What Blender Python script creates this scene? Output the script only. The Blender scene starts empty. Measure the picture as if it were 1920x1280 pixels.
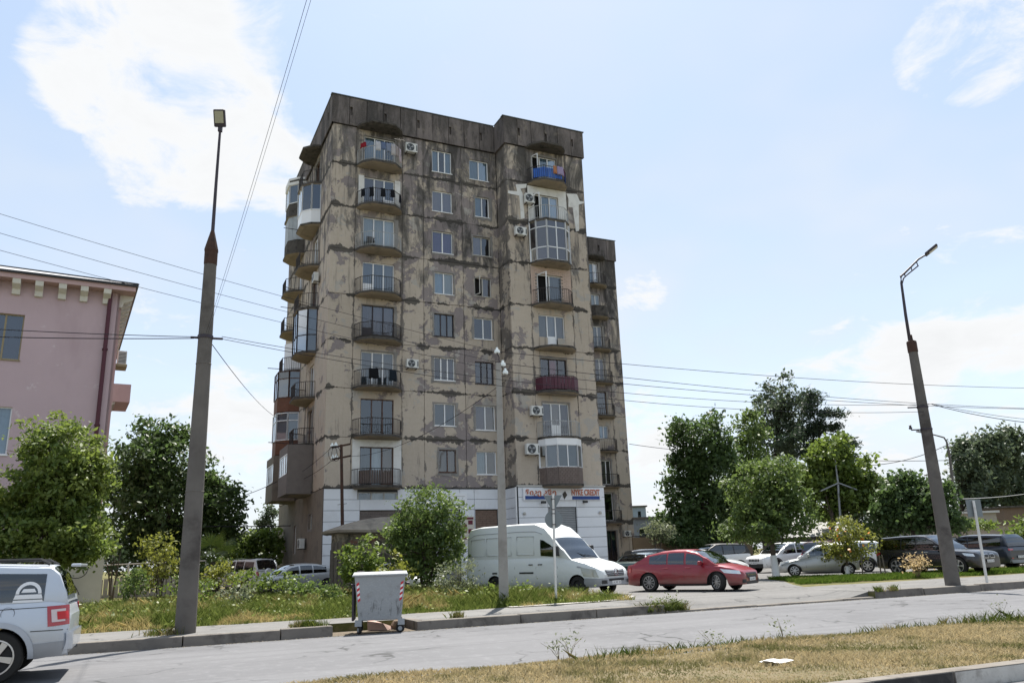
import bpy, bmesh, math, random
import numpy as np
from mathutils import Vector, Matrix
random.seed(7); rng = np.random.default_rng(11)
SC = bpy.context.scene
COL = SC.collection
R = math.radians
# ------------------------------------------------------------------ camera
HCAM = 1.65; FPX = 1489.0; PITCH = .26394; ROLL = -.035475
_f = Vector((0, math.cos(PITCH), math.sin(PITCH))); _u = Vector((0, -math.sin(PITCH), math.cos(PITCH))); _x = Vector((1, 0, 0))
CX = _x * math.cos(ROLL) + _u * math.sin(ROLL); CU = -_x * math.sin(ROLL) + _u * math.cos(ROLL)
cam = bpy.data.cameras.new('camera'); camo = bpy.data.objects.new('camera', cam); COL.objects.link(camo)
cam.sensor_width = 36; cam.lens = FPX / 1920 * 36; cam.clip_end = 5000; cam.clip_start = .1
camo.matrix_world = Matrix(((CX.x, CU.x, -_f.x, 0), (CX.y, CU.y, -_f.y, 0), (CX.z, CU.z, -_f.z, HCAM), (0, 0, 0, 1)))
SC.camera = camo
# ------------------------------------------------------------------ sky and sun
SUN_EL, SUN_AZ = R(64), R(6)          # azimuth measured from +Y towards +X
SKY_STRENGTH = .12; SUN_STRENGTH = 4.2
SC.view_settings.view_transform = 'Standard'; SC.view_settings.look = 'None'; SC.view_settings.gamma = 1
SC.view_settings.exposure = 1.2
def build_world():
    w = bpy.data.worlds.new('World'); SC.world = w; w.use_nodes = True
    t = w.node_tree; t.nodes.clear()
    def nd(k, **a):
        n = t.nodes.new(k)
        for q, v in a.items(): setattr(n, q, v)
        return n
    L = t.links.new
    out = nd('ShaderNodeOutputWorld'); bg = nd('ShaderNodeBackground'); L(bg.outputs[0], out.inputs[0])
    sky = nd('ShaderNodeTexSky', sky_type='NISHITA', sun_disc=False, sun_elevation=SUN_EL, sun_rotation=SUN_AZ, air_density=1.0, dust_density=1.6, ozone_density=1.0)
    co = nd('ShaderNodeTexCoord')
    def M(op, a, b=None, c=None):
        n = nd('ShaderNodeMath', operation=op)
        for i, v in enumerate((a, b, c)):
            if v is None: continue
            if isinstance(v, (int, float)): n.inputs[i].default_value = v
            else: L(v, n.inputs[i])
        return n.outputs[0]
    sep = nd('ShaderNodeSeparateXYZ'); L(co.outputs['Generated'], sep.inputs[0])
    den = M('ADD', M('MAXIMUM', sep.outputs[2], 0.0), .22)
    cmb = nd('ShaderNodeCombineXYZ'); L(M('DIVIDE', sep.outputs[0], den), cmb.inputs[0]); L(M('DIVIDE', sep.outputs[1], den), cmb.inputs[1])
    no = nd('ShaderNodeTexNoise'); no.inputs['Scale'].default_value = 1.55; no.inputs['Detail'].default_value = 9; no.inputs['Roughness'].default_value = .56; no.inputs['Distortion'].default_value = .35
    L(cmb.outputs[0], no.inputs['Vector'])
    nb = nd('ShaderNodeTexNoise'); nb.inputs['Scale'].default_value = .8; nb.inputs['Detail'].default_value = 4; nb.inputs['Roughness'].default_value = .6; L(cmb.outputs[0], nb.inputs['Vector'])
    # cumulus banks (direction of the middle, angular radius, weight)
    tot = None
    for (dx, dy, dz), rad, wt in CLOUDS:
        d = Vector((dx, dy, dz)).normalized()
        dp = nd('ShaderNodeVectorMath', operation='DOT_PRODUCT'); L(co.outputs['Generated'], dp.inputs[0]); dp.inputs[1].default_value = d
        mr = nd('ShaderNodeMapRange', interpolation_type='SMOOTHSTEP'); L(dp.outputs['Value'], mr.inputs[0])
        mr.inputs[1].default_value = math.cos(rad * 1.25); mr.inputs[2].default_value = math.cos(rad * .35); mr.inputs[3].default_value = 0; mr.inputs[4].default_value = wt
        tot = mr.outputs[0] if tot is None else M('ADD', tot, mr.outputs[0])
    n3 = nd('ShaderNodeTexNoise'); n3.inputs['Scale'].default_value = 6.5; n3.inputs['Detail'].default_value = 10; n3.inputs['Roughness'].default_value = .66; n3.inputs['Distortion'].default_value = .5; L(cmb.outputs[0], n3.inputs['Vector'])
    dens = M('ADD', M('ADD', M('MULTIPLY', M('SUBTRACT', no.outputs[0], .5), 1.7), M('MULTIPLY', M('SUBTRACT', n3.outputs[0], .5), 1.15)), M('ADD', M('MINIMUM', tot, .54), .42))
    cl = nd('ShaderNodeMapRange', interpolation_type='SMOOTHSTEP'); L(dens, cl.inputs[0]); cl.inputs[1].default_value = .56; cl.inputs[2].default_value = .90
    veil = nd('ShaderNodeMapRange', interpolation_type='SMOOTHSTEP'); L(nb.outputs[0], veil.inputs[0]); veil.inputs[1].default_value = .3; veil.inputs[2].default_value = .72; veil.inputs[3].default_value = .70; veil.inputs[4].default_value = .92
    # summer haze: an even bright veil, paler towards the horizon
    hz = nd('ShaderNodeMapRange', interpolation_type='SMOOTHSTEP'); L(sep.outputs[2], hz.inputs[0]); hz.inputs[1].default_value = 0; hz.inputs[2].default_value = .55
    vc = nd('ShaderNodeMix', data_type='RGBA'); L(hz.outputs[0], vc.inputs[0]); vc.inputs[6].default_value = VEIL_LOW; vc.inputs[7].default_value = VEIL_COL
    m0 = nd('ShaderNodeMix', data_type='RGBA'); L(veil.outputs[0], m0.inputs[0]); L(sky.outputs[0], m0.inputs[6]); L(vc.outputs[2], m0.inputs[7])
    # thin high cloud streaks
    th = nd('ShaderNodeMapRange', interpolation_type='SMOOTHSTEP'); L(nb.outputs[0], th.inputs[0]); th.inputs[1].default_value = .42; th.inputs[2].default_value = .75; th.inputs[3].default_value = 0; th.inputs[4].default_value = .6
    fac = M('MAXIMUM', cl.outputs[0], th.outputs[0])
    br = nd('ShaderNodeMapRange'); L(dens, br.inputs[0]); br.inputs[1].default_value = .6; br.inputs[2].default_value = 1.25; br.inputs[3].default_value = 1.03; br.inputs[4].default_value = .93
    cc = nd('ShaderNodeMix', data_type='RGBA', blend_type='MULTIPLY'); cc.inputs[0].default_value = 1; cc.inputs[6].default_value = CLOUD_COL
    L(br.outputs[0], cc.inputs[7])
    mx = nd('ShaderNodeMix', data_type='RGBA'); L(fac, mx.inputs[0]); L(m0.outputs[2], mx.inputs[6]); L(cc.outputs[2], mx.inputs[7])
    L(mx.outputs[2], bg.inputs[0]); bg.inputs[1].default_value = SKY_STRENGTH
CLOUD_COL = (3.5, 3.55, 3.6, 1); VEIL_COL = (1.9, 2.42, 3.12, 1); VEIL_LOW = (2.75, 3.0, 3.3, 1)
def PX(px, py, Y):
    d = _f + CX * ((px - 960) / FPX) - CU * ((py - 640) / FPX)
    return Vector((0, 0, HCAM)) + d * (Y / d.y)
def PR(px, py):
    d = PX(px, py, 1.) - Vector((0, 0, HCAM)); return tuple(d.normalized())
def GP(px, py, z=.2):
    d = _f + CX * ((px - 960) / FPX) - CU * ((py - 640) / FPX)
    return Vector((0, 0, HCAM)) + d * ((z - HCAM) / d.z)
CLOUDS = [(PR(230, 90), .11, .40), (PR(360, 110), .11, .42), (PR(150, 120), .07, .30), (PR(310, 240), .10, .38), (PR(440, 290), .085, .38), (PR(540, 330), .055, .3), (PR(1800, 95), .075, .36), (PR(1880, 50), .075, .34), (PR(1740, 120), .05, .25), (PR(1880, 710), .09, .4), (PR(1700, 690), .05, .3), (PR(1200, 530), .04, .2), (PR(1210, 810), .06, .36), (PR(450, 770), .06, .36), (PR(470, 850), .06, .3), (PR(1260, 900), .06, .25), (PR(1650, 800), .06, .25),
          ((.9, -.3, .5), .25, .3), ((-.8, -.6, .45), .3, .3), ((.2, -.9, .6), .25, .3), ((-.95, .2, .3), .2, .25), ((.8, .3, .8), .2, .2)]
build_world()
sl = bpy.data.lights.new('sun', 'SUN'); sl.energy = SUN_STRENGTH; sl.angle = R(.53); sl.color = (1, .955, .88)
so = bpy.data.objects.new('sun', sl); COL.objects.link(so)
sdir = Vector((math.sin(SUN_AZ) * math.cos(SUN_EL), math.cos(SUN_AZ) * math.cos(SUN_EL), math.sin(SUN_EL)))
so.rotation_euler = sdir.to_track_quat('Z', 'Y').to_euler(); so.location = sdir * 100
# ------------------------------------------------------------------ mesh helpers
class MB:
    def __init__(s, F=None): s.v = []; s.f = []; s.F = F; s.m = []; s.cur = 0
    def add(s, vs, fs):
        o = len(s.v)
        s.v += [tuple(s.F(*p)) if s.F else tuple(p) for p in vs]
        for f in fs: s.f.append(tuple(i + o for i in f)); s.m.append(s.cur)
    def box(s, x0, x1, y0, y1, z0, z1):
        s.add([(x0, y0, z0), (x1, y0, z0), (x1, y1, z0), (x0, y1, z0), (x0, y0, z1), (x1, y0, z1), (x1, y1, z1), (x0, y1, z1)],
              [(0, 3, 2, 1), (4, 5, 6, 7), (0, 1, 5, 4), (1, 2, 6, 5), (2, 3, 7, 6), (3, 0, 4, 7)])
    def quad(s, a, b, c, d): s.add([a, b, c, d], [(0, 1, 2, 3)])
    def prism(s, pts, z0, z1, axis=2):
        n = len(pts); mk = (lambda p, h: (p[0], p[1], h)) if axis == 2 else ((lambda p, h: (p[0], h, p[1])) if axis == 1 else (lambda p, h: (h, p[0], p[1])))
        s.add([mk(p, z0) for p in pts] + [mk(p, z1) for p in pts],
              [tuple(range(n))[::-1], tuple(range(n, 2 * n))] + [(i, (i + 1) % n, n + (i + 1) % n, n + i) for i in range(n)])
    def tube(s, pts, r, n=6, cap=True):
        pts = [Vector(p) for p in pts]; rs = r if isinstance(r, (list, tuple)) else [r] * len(pts)
        vs = []; fs = []
        for i, p in enumerate(pts):
            d = (pts[min(i + 1, len(pts) - 1)] - pts[max(i - 1, 0)])
            if d.length < 1e-9: d = Vector((0, 0, 1))
            d.normalize(); a = d.cross(Vector((0, 0, 1)) if abs(d.z) < .95 else Vector((1, 0, 0))).normalized(); b = d.cross(a)
            for k in range(n):
                q = 2 * math.pi * k / n; vs.append(p + (a * math.cos(q) + b * math.sin(q)) * rs[i])
        for i in range(len(pts) - 1):
            for k in range(n): fs.append((i * n + k, i * n + (k + 1) % n, (i + 1) * n + (k + 1) % n, (i + 1) * n + k))
        if cap: fs.append(tuple(range(n))[::-1]); fs.append(tuple(range((len(pts) - 1) * n, len(pts) * n)))
        s.add(vs, fs)
    def bar(s, a, b, w, h=None):
        a = Vector(a); b = Vector(b); h = h or w; d = (b - a).normalized()
        x = d.cross(Vector((0, 0, 1)) if abs(d.z) < .95 else Vector((0, 1, 0))).normalized() * (w / 2); y = d.cross(x).normalized() * (h / 2)
        s.add([a - x - y, a + x - y, a + x + y, a - x + y, b - x - y, b + x - y, b + x + y, b - x + y],
              [(0, 3, 2, 1), (4, 5, 6, 7), (0, 1, 5, 4), (1, 2, 6, 5), (2, 3, 7, 6), (3, 0, 4, 7)])
    def lathe(s, prof, n=20, axis='z', c=(0, 0, 0), closed=False):
        vs = []; fs = []; m = len(prof)
        for k in range(n):
            q = 2 * math.pi * k / n; cs, sn = math.cos(q), math.sin(q)
            for r, h in prof:
                p = (r * cs, r * sn, h) if axis == 'z' else ((r * cs, h, r * sn) if axis == 'y' else (h, r * cs, r * sn))
                vs.append((p[0] + c[0], p[1] + c[1], p[2] + c[2]))
        for k in range(n):
            k2 = (k + 1) % n
            for i in range(m if closed else m - 1): fs.append((k * m + i, k2 * m + i, k2 * m + (i + 1) % m, k * m + (i + 1) % m))
        s.add(vs, fs)
    def grid(s, pts):
        nr, nc = len(pts), len(pts[0]); s.add([p for r in pts for p in r], [(i * nc + j, i * nc + j + 1, (i + 1) * nc + j + 1, (i + 1) * nc + j) for i in range(nr - 1) for j in range(nc - 1)])
    def build(s, name, mat, parent=None, smooth=False, loc=None, rz=None, bevel=0, fixn=True):
        me = bpy.data.meshes.new(name); me.from_pydata(s.v, [], s.f); me.update()
        for mm in (mat if isinstance(mat, (list, tuple)) else [mat]): me.materials.append(mm)
        if any(s.m): me.polygons.foreach_set('material_index', s.m)
        if fixn:
            bm = bmesh.new(); bm.from_mesh(me); bmesh.ops.recalc_face_normals(bm, faces=bm.faces)
            if bevel: bmesh.ops.bevel(bm, geom=bm.edges, offset=bevel, segments=2, affect='EDGES', profile=.5)
            bm.to_mesh(me); bm.free()
        if smooth:
            me.polygons.foreach_set('use_smooth', [True] * len(me.polygons))
            if smooth is not True: me.set_sharp_from_angle(angle=R(smooth))
        o = bpy.data.objects.new(name, me); COL.objects.link(o)
        if parent: o.parent = parent
        if loc is not None: o.location = loc
        if rz is not None: o.rotation_euler = (0, 0, rz)
        return o
def tag(o, label=None, cat=None, group=None, kind=None):
    for k, v in (('label', label), ('category', cat), ('group', group), ('kind', kind)):
        if v: o[k] = v
    return o
def empty(name, loc=(0, 0, 0), rz=0, label=None, cat=None, group=None):
    o = bpy.data.objects.new(name, None); COL.objects.link(o); o.location = loc; o.rotation_euler = (0, 0, rz); o.empty_display_size = .2
    return tag(o, label, cat, group)
def copy_tree(o, parent=None):
    c = o.copy(); COL.objects.link(c); c.parent = parent
    for ch in list(o.children): copy_tree(ch, c)
    return c
# ------------------------------------------------------------------ materials
class NT:
    def __init__(s, name):
        s.m = bpy.data.materials.new(name); s.m.use_nodes = True; s.t = s.m.node_tree; s.t.nodes.clear()
        s.out = s.n('ShaderNodeOutputMaterial')
    def n(s, k, **a):
        x = s.t.nodes.new(k)
        for q, v in a.items(): setattr(x, q, v)
        return x
    def set(s, sock, v):
        if isinstance(v, bpy.types.NodeSocket): s.t.links.new(v, sock)
        elif isinstance(v, (tuple, list)) and len(v) == 3 and sock.type == 'RGBA': sock.default_value = (*v, 1)
        else: sock.default_value = v
    def math(s, op, a, b=0., clamp=False):
        x = s.n('ShaderNodeMath', operation=op, use_clamp=clamp); s.set(x.inputs[0], a); s.set(x.inputs[1], b); return x.outputs[0]
    def mix(s, f, a, b, bt='MIX'):
        x = s.n('ShaderNodeMix', data_type='RGBA', blend_type=bt); s.set(x.inputs[0], f); s.set(x.inputs[6], a); s.set(x.inputs[7], b); return x.outputs[2]
    def ss(s, v, a, b, c=0., d=1.):
        x = s.n('ShaderNodeMapRange', interpolation_type='SMOOTHSTEP')
        for i, q in enumerate((v, a, b, c, d)): s.set(x.inputs[i], q)
        return x.outputs[0]
    def noise(s, scale, detail=4, rough=.55, vec=None, dist=0.):
        x = s.n('ShaderNodeTexNoise')
        for k, v in (('Scale', scale), ('Detail', detail), ('Roughness', rough), ('Distortion', dist)): x.inputs[k].default_value = v
        if vec is not None: s.set(x.inputs['Vector'], vec)
        return x.outputs[0]
    def pos(s): return s.n('ShaderNodeNewGeometry').outputs['Position']
    def obj(s): return s.n('ShaderNodeTexCoord').outputs['Object']
    def scl(s, v, sc):
        x = s.n('ShaderNodeVectorMath', operation='MULTIPLY'); s.set(x.inputs[0], v); x.inputs[1].default_value = sc; return x.outputs[0]
    def sep(s, v):
        x = s.n('ShaderNodeSeparateXYZ'); s.set(x.inputs[0], v); return x.outputs
    def rnd(s): return s.n('ShaderNodeObjectInfo').outputs['Random']
    def isl(s): return s.n('ShaderNodeNewGeometry').outputs['Random Per Island']
    def bump(s, h, st=.3, d=.02):
        x = s.n('ShaderNodeBump'); x.inputs['Strength'].default_value = st; x.inputs['Distance'].default_value = d; s.set(x.inputs['Height'], h); return x.outputs[0]
    def pr(s, col, rough=.7, metal=0., spec=.5, normal=None, coat=0., **kw):
        b = s.n('ShaderNodeBsdfPrincipled'); s.set(b.inputs['Base Color'], col); s.set(b.inputs['Roughness'], rough); s.set(b.inputs['Metallic'], metal)
        b.inputs['Specular IOR Level'].default_value = spec; b.inputs['Coat Weight'].default_value = coat; b.inputs['Coat Roughness'].default_value = .04
        if normal is not None: s.set(b.inputs['Normal'], normal)
        for k, v in kw.items(): s.set(b.inputs[k.replace('_', ' ')], v)
        return b.outputs[0]
    def fin(s, sh): s.t.links.new(sh, s.out.inputs[0]); return s.m
_mc = {}
def simple(name, col, rough=.6, metal=0., var=.25, scale=4., bump=.15, spec=.4, dirt=None, dirt_amt=.5, coords='pos', coat=0.):
    if name in _mc: return _mc[name]
    k = NT(name); p = k.pos() if coords == 'pos' else k.obj()
    n1 = k.noise(scale, 5, .6, p); n2 = k.noise(scale * 9, 3, .6, p)
    c = k.mix(n1, tuple(x * (1 + var * .6) for x in col), tuple(x * (1 - var) for x in col))
    c = k.mix(k.math('MULTIPLY', n2, .25), c, tuple(x * (1 - var) for x in col))
    if dirt: c = k.mix(k.math('MULTIPLY', k.ss(k.noise(scale * .7, 6, .65, p, .3), .48, .68), dirt_amt), c, dirt)
    nm = k.bump(n2, bump, .01) if bump else None
    _mc[name] = k.fin(k.pr(c, rough, metal, spec, nm, coat)); return _mc[name]
def flat(name, col, rough=.5, metal=0., spec=.5, coat=0.):
    if name in _mc: return _mc[name]
    k = NT(name); _mc[name] = k.fin(k.pr(col, rough, metal, spec, None, coat)); return _mc[name]
def glass(name='window_glass', tint=(.62, .68, .72), refl=.10):
    if name in _mc: return _mc[name]
    k = NT(name); tr = k.n('ShaderNodeBsdfTransparent'); k.set(tr.inputs[0], tint)
    gl = k.n('ShaderNodeBsdfGlossy'); gl.inputs['Roughness'].default_value = .03; gl.inputs[0].default_value = (.9, .95, 1, 1)
    fr = k.n('ShaderNodeFresnel'); fr.inputs[0].default_value = 1.5
    mx = k.n('ShaderNodeMixShader'); k.set(mx.inputs[0], k.math('ADD', k.math('MULTIPLY', fr.outputs[0], 1.3), refl, True))
    k.t.links.new(tr.outputs[0], mx.inputs[1]); k.t.links.new(gl.outputs[0], mx.inputs[2]); _mc[name] = k.fin(mx.outputs[0]); return _mc[name]
# ------------------------------------------------------------------ ground
RO = Vector((0, 21.36, 0)); RT = Vector((.923, .385, 0)).normalized(); RM = Vector((-.385, .923, 0)).normalized()
def SV(s, v, z=0.): p = RO + RT * s + RM * v; return (p.x, p.y, z)
ROAD_RZ = math.atan2(RT.y, RT.x)
def asphalt(name, base, pale, cracks=True):
    k = NT(name); p = k.pos(); x = k.n('ShaderNodeVectorRotate', rotation_type='Z_AXIS'); k.set(x.inputs['Vector'], p); x.inputs['Angle'].default_value = -ROAD_RZ
    lane = k.noise(.55, 5, .6, k.scl(x.outputs[0], (.09, 1.1, 1))); n2 = k.noise(.35, 5, .6, p); n3 = k.noise(60, 2, .6, p); n4 = k.noise(6, 5, .65, p)
    c = k.mix(k.ss(lane, .3, .7), base, pale); c = k.mix(k.math('MULTIPLY', k.ss(n2, .4, .7), .5), c, tuple(a * .82 for a in base))
    c = k.mix(k.math('MULTIPLY', n3, .5), c, tuple(a * .6 for a in base)); c = k.mix(k.math('MULTIPLY', k.ss(n4, .5, .72), .35), c, tuple(a * 1.25 for a in pale))
    x2 = k.n('ShaderNodeVectorRotate', rotation_type='Z_AXIS'); k.set(x2.inputs['Vector'], p); x2.inputs['Angle'].default_value = -ROAD_RZ; tr = k.noise(1.0, 6, .7, k.scl(x2.outputs[0], (.045, 2.6, 1)), .3); c = k.mix(k.math('MULTIPLY', k.ss(tr, .5, .66), .42), c, tuple(a * .70 for a in base)); pt = k.noise(.22, 3, .4, p); c = k.mix(k.math('MULTIPLY', k.ss(pt, .60, .61), .3), c, tuple(a * .72 for a in base))
    if cracks:
        vo = k.n('ShaderNodeTexVoronoi', feature='DISTANCE_TO_EDGE'); vo.inputs['Scale'].default_value = .45
        wv = k.n('ShaderNodeVectorMath', operation='ADD'); k.set(wv.inputs[0], p); nn = k.n('ShaderNodeTexNoise'); nn.inputs['Scale'].default_value = 1.3; k.set(nn.inputs['Vector'], p); k.set(wv.inputs[1], nn.outputs['Color']); k.set(vo.inputs['Vector'], wv.outputs[0])
        c = k.mix(k.math('MULTIPLY', k.ss(vo.outputs[0], .003, .022, 1, 0), k.ss(n2, .46, .58, 0, .8)), c, (.035, .035, .035))
    return k.fin(k.pr(c, .85, spec=.25, normal=k.bump(n3, .35, .01)))
M_ROAD = asphalt('road_asphalt', (.135, .135, .141), (.172, .172, .178))
M_PAVE = asphalt('pavement_asphalt', (.15, .146, .14), (.195, .19, .182))
M_LOT = asphalt('lot_asphalt', (.135, .132, .128), (.185, .18, .174))
def soil(name, a, b, c, sc=.5):
    k = NT(name); p = k.pos(); n1 = k.noise(sc, 6, .65, p); n2 = k.noise(sc * 8, 4, .6, p); n3 = k.noise(45, 3, .6, p)
    col = k.mix(k.ss(n1, .38, .62), a, b); col = k.mix(k.math('MULTIPLY', k.ss(n2, .45, .65), .7), col, c); col = k.mix(k.math('MULTIPLY', n3, .35), col, tuple(q * .5 for q in a))
    return k.fin(k.pr(col, .95, spec=.1, normal=k.bump(n3, .6, .03)))
M_LAND = soil('weedy_soil', (.10, .105, .035), (.15, .13, .06), (.2, .165, .085))
M_MED = soil('dry_turf_soil', (.17, .14, .085), (.21, .17, .11), (.10, .10, .045), .8)
M_DIRT = soil('gutter_dirt', (.16, .13, .10), (.2, .17, .13), (.12, .1, .08), 1.5)
mb = MB(); mb.quad((-900, -900, -.06), (900, -900, -.06), (900, 1500, -.06), (-900, 1500, -.06))
tag(mb.build('ground', M_LAND), kind='structure')
mb = MB(); n = 40
mb.grid([[SV(-120 + 240 * i / n, v, z) for i in range(n + 1)] for v, z in ((-7.9, 0), (-6.6, .06), (-5.2, .105), (-3.9, .12), (-2.6, .105), (-1.2, .06), (0.05, 0), (1.2, 0))])
tag(mb.build('road', M_ROAD), kind='structure')
mb = MB(); mb.quad(SV(-120, -24, -.004), SV(120, -24, -.004), SV(120, -12.45, -.004), SV(-120, -12.45, -.004))
tag(mb.build('near_carriageway', M_ROAD), kind='structure')
# land behind the kerb: cells of the (s, v) grid, leaving the bin recess and the driveway mouth low
ZL = .2; REC = (-4.75, -2.75); DRV = (4.3, 11.9)
ss_ = [-300, -40, REC[0], REC[1], DRV[0], DRV[1], 60, 400]; vv_ = [.28, 1.15, 3.2, 60, 600]
mb = MB()
for i in range(len(ss_) - 1):
    for j in range(len(vv_) - 1):
        a, b, c, d = ss_[i], ss_[i + 1], vv_[j], vv_[j + 1]
        if a == REC[0] and j == 0: continue
        if a == DRV[0] and d <= 3.2: continue
        mb.quad(SV(a, c, ZL), SV(b, c, ZL), SV(b, d, ZL), SV(a, d, ZL))
for s0 in REC: mb.quad(SV(s0, .28, -.02), SV(s0, 1.15, -.02), SV(s0, 1.15, ZL), SV(s0, .28, ZL))
mb.quad(SV(REC[0], 1.15, -.02), SV(REC[1], 1.15, -.02), SV(REC[1], 1.15, ZL), SV(REC[0], 1.15, ZL))
for s0 in DRV: mb.quad(SV(s0, .0, -.02), SV(s0, 3.2, -.02), SV(s0, 3.2, ZL), SV(s0, .0, ZL))
tag(mb.build('land', M_LAND), kind='structure')
mb = MB(); mb.quad(SV(REC[0] - .02, .02, .006), SV(REC[1] + .02, .02, .006), SV(REC[1] + .02, 1.16, .006), SV(REC[0] - .02, 1.16, .006)); tag(mb.build('gutter_recess', M_DIRT), kind='structure')
# pavements
pav = empty('pavement'); tag(pav, kind='structure')
mb = MB()
def strip(mb, s0, s1, v0, v1, z, n=12, jag=0.):
    up = [SV(s0 + (s1 - s0) * i / n, v1 + random.uniform(-jag, jag), z) for i in range(n + 1)]
    mb.grid([[SV(s0 + (s1 - s0) * i / n, v0, z) for i in range(n + 1)], up])
strip(mb, -60, REC[0], .27, 3.15, ZL + .006, 60, .12); strip(mb, REC[0], REC[1], 1.15, 2.95, ZL + .006, 4, .1); strip(mb, REC[1], DRV[0], .27, 3.05, ZL + .006, 14, .12)
strip(mb, DRV[1], 80, .27, 4.6, ZL + .006, 50, .15)
mb.build('walkway', M_PAVE, pav)
M_KERB = simple('kerb_concrete', (.20, .18, .158), .9, 0, .35, 2.5, .4, .2, (.07, .062, .055), .75)
def kerb_run(s0, s1, h, z0=-.05, seg=2.4):
    s = s0
    while s < s1 - .05:
        e = min(s + seg * random.uniform(.85, 1.15), s1); b = MB(); dv = random.uniform(-.025, .025); dz = random.uniform(-.015, .012); dt = random.uniform(-.012, .012)
        g = .012
        P = [(s + g, 0 + dv), (e - g, 0 + dv + dt), (e - g, .29), (s + g, .29)]
        for (pp, zz) in ((P, 0),):
            c0 = [SV(a, c, z0) for a, c in P]; c1 = [SV(a, c + (.025 if i < 2 else 0), h + dz) for i, (a, c) in enumerate(P)]
            b.add(c0 + c1, [(0, 3, 2, 1), (4, 5, 6, 7), (0, 1, 5, 4), (1, 2, 6, 5), (2, 3, 7, 6), (3, 0, 4, 7)])
        b.build('kerb_stone', M_KERB, pav, bevel=.018); s = e
kerb_run(-36, REC[0], .225); kerb_run(REC[1], DRV[0], .225); kerb_run(DRV[1], 50, .225)
kerb_run(DRV[0], DRV[1], .05, seg=1.6)
for s0, sg in ((REC[0], -1), (REC[1], 1)):   # kerb returns beside the bin
    b = MB(); a, c = sorted((s0, s0 + sg * .22)); b.add([SV(a, .3, -.05), SV(c, .3, -.05), SV(c, 1.3, -.05), SV(a, 1.3, -.05), SV(a, .3, .222), SV(c, .3, .222), SV(c, 1.3, .215), SV(a, 1.3, .215)],
        [(0, 3, 2, 1), (4, 5, 6, 7), (0, 1, 5, 4), (1, 2, 6, 5), (2, 3, 7, 6), (3, 0, 4, 7)]); b.build('kerb_stone', M_KERB, pav, bevel=.015)
# pale flush border of the verge by the van
M_PALE = simple('pale_concrete', (.42, .40, .37), .9, 0, .2, 4, .3, .2)
pts = [(0.9, 3.05), (2.2, 3.05), (3.4, 3.12), (4.5, 3.35), (5.4, 3.9), (6.1, 4.9), (6.4, 6.2)]
b = MB(); b.grid([[SV(s, v - .16, ZL + .03) for s, v in pts], [SV(s - .03, v + .16, ZL + .034) for s, v in pts]]); b.build('border_stone', M_PALE, pav)
# driveway apron and parking lot
lot = MB(); lot.grid([[SV(DRV[0] - .05 + (DRV[1] - DRV[0] + .1) * i / 10, v, -.03 if z < -1 else max(z, (.0, .07, .14)[j] if (j := max(0, abs(i - 5) - 3)) < 2 else .21)) for i in range(11)] for v, z in ((.275, -9), (.28, .045), (1.2, .09), (2.4, .16), (3.25, .206))])
lp = [(DRV[0] - .05, 3.25), (DRV[1], 3.25), (13.2, 4.6), (14.2, 6.3), (16.2, 9.2), (17.5, 12.0), (60, 12.4), (60, 60), (-3, 60), (-3, 15), (2.0, 12.5), (3.2, 9), (4.6, 5)]
lot.add([SV(s, v, ZL + .008) for s, v in lp], [tuple(range(len(lp)))])
tag(lot.build('parking_lot', M_LOT), kind='structure')
# median strip between the carriageways
ZM = .13
mb = MB(); n = 60; rows = []
for v, z in ((-7.75, .0), (-8.0, .05), (-8.5, .1), (-10, ZM), (-12.2, ZM)):
    rows.append([SV(-60 + 120 * i / n, v + (random.uniform(-.12, .12) if v > -8.1 else 0), z + (random.uniform(-.015, .03) if v != -7.75 else .004)) for i in range(n + 1)])
mb.grid(rows); med = mb.build('median_strip', M_MED); tag(med, kind='structure')
M_KW = simple('worn_white_kerb_paint', (.55, .53, .49), .8, 0, .3, 5, .3, .3, (.2, .18, .16), .7); M_KB = simple('worn_black_kerb_paint', (.035, .034, .034), .7, 0, .4, 5, .3, .3, (.12, .11, .1), .5)
s = -6.
i = 0
while s < 22:
    e = s + 1.25; b = MB()
    P = [(s + .006, -12.42), (e - .006, -12.42), (e - .006, -12.18), (s + .006, -12.18)]
    b.add([SV(a, c, -.05) for a, c in P] + [SV(a, c, .185 + random.uniform(-.006, .006)) for a, c in P], [(0, 3, 2, 1), (4, 5, 6, 7), (0, 1, 5, 4), (1, 2, 6, 5), (2, 3, 7, 6), (3, 0, 4, 7)])
    b.m = [0, 0, 1, 0, 0, 0]; b.build('kerb_stone', [M_KERB, M_KW if i % 2 else M_KB], med, bevel=.015); s = e; i += 1
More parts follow.
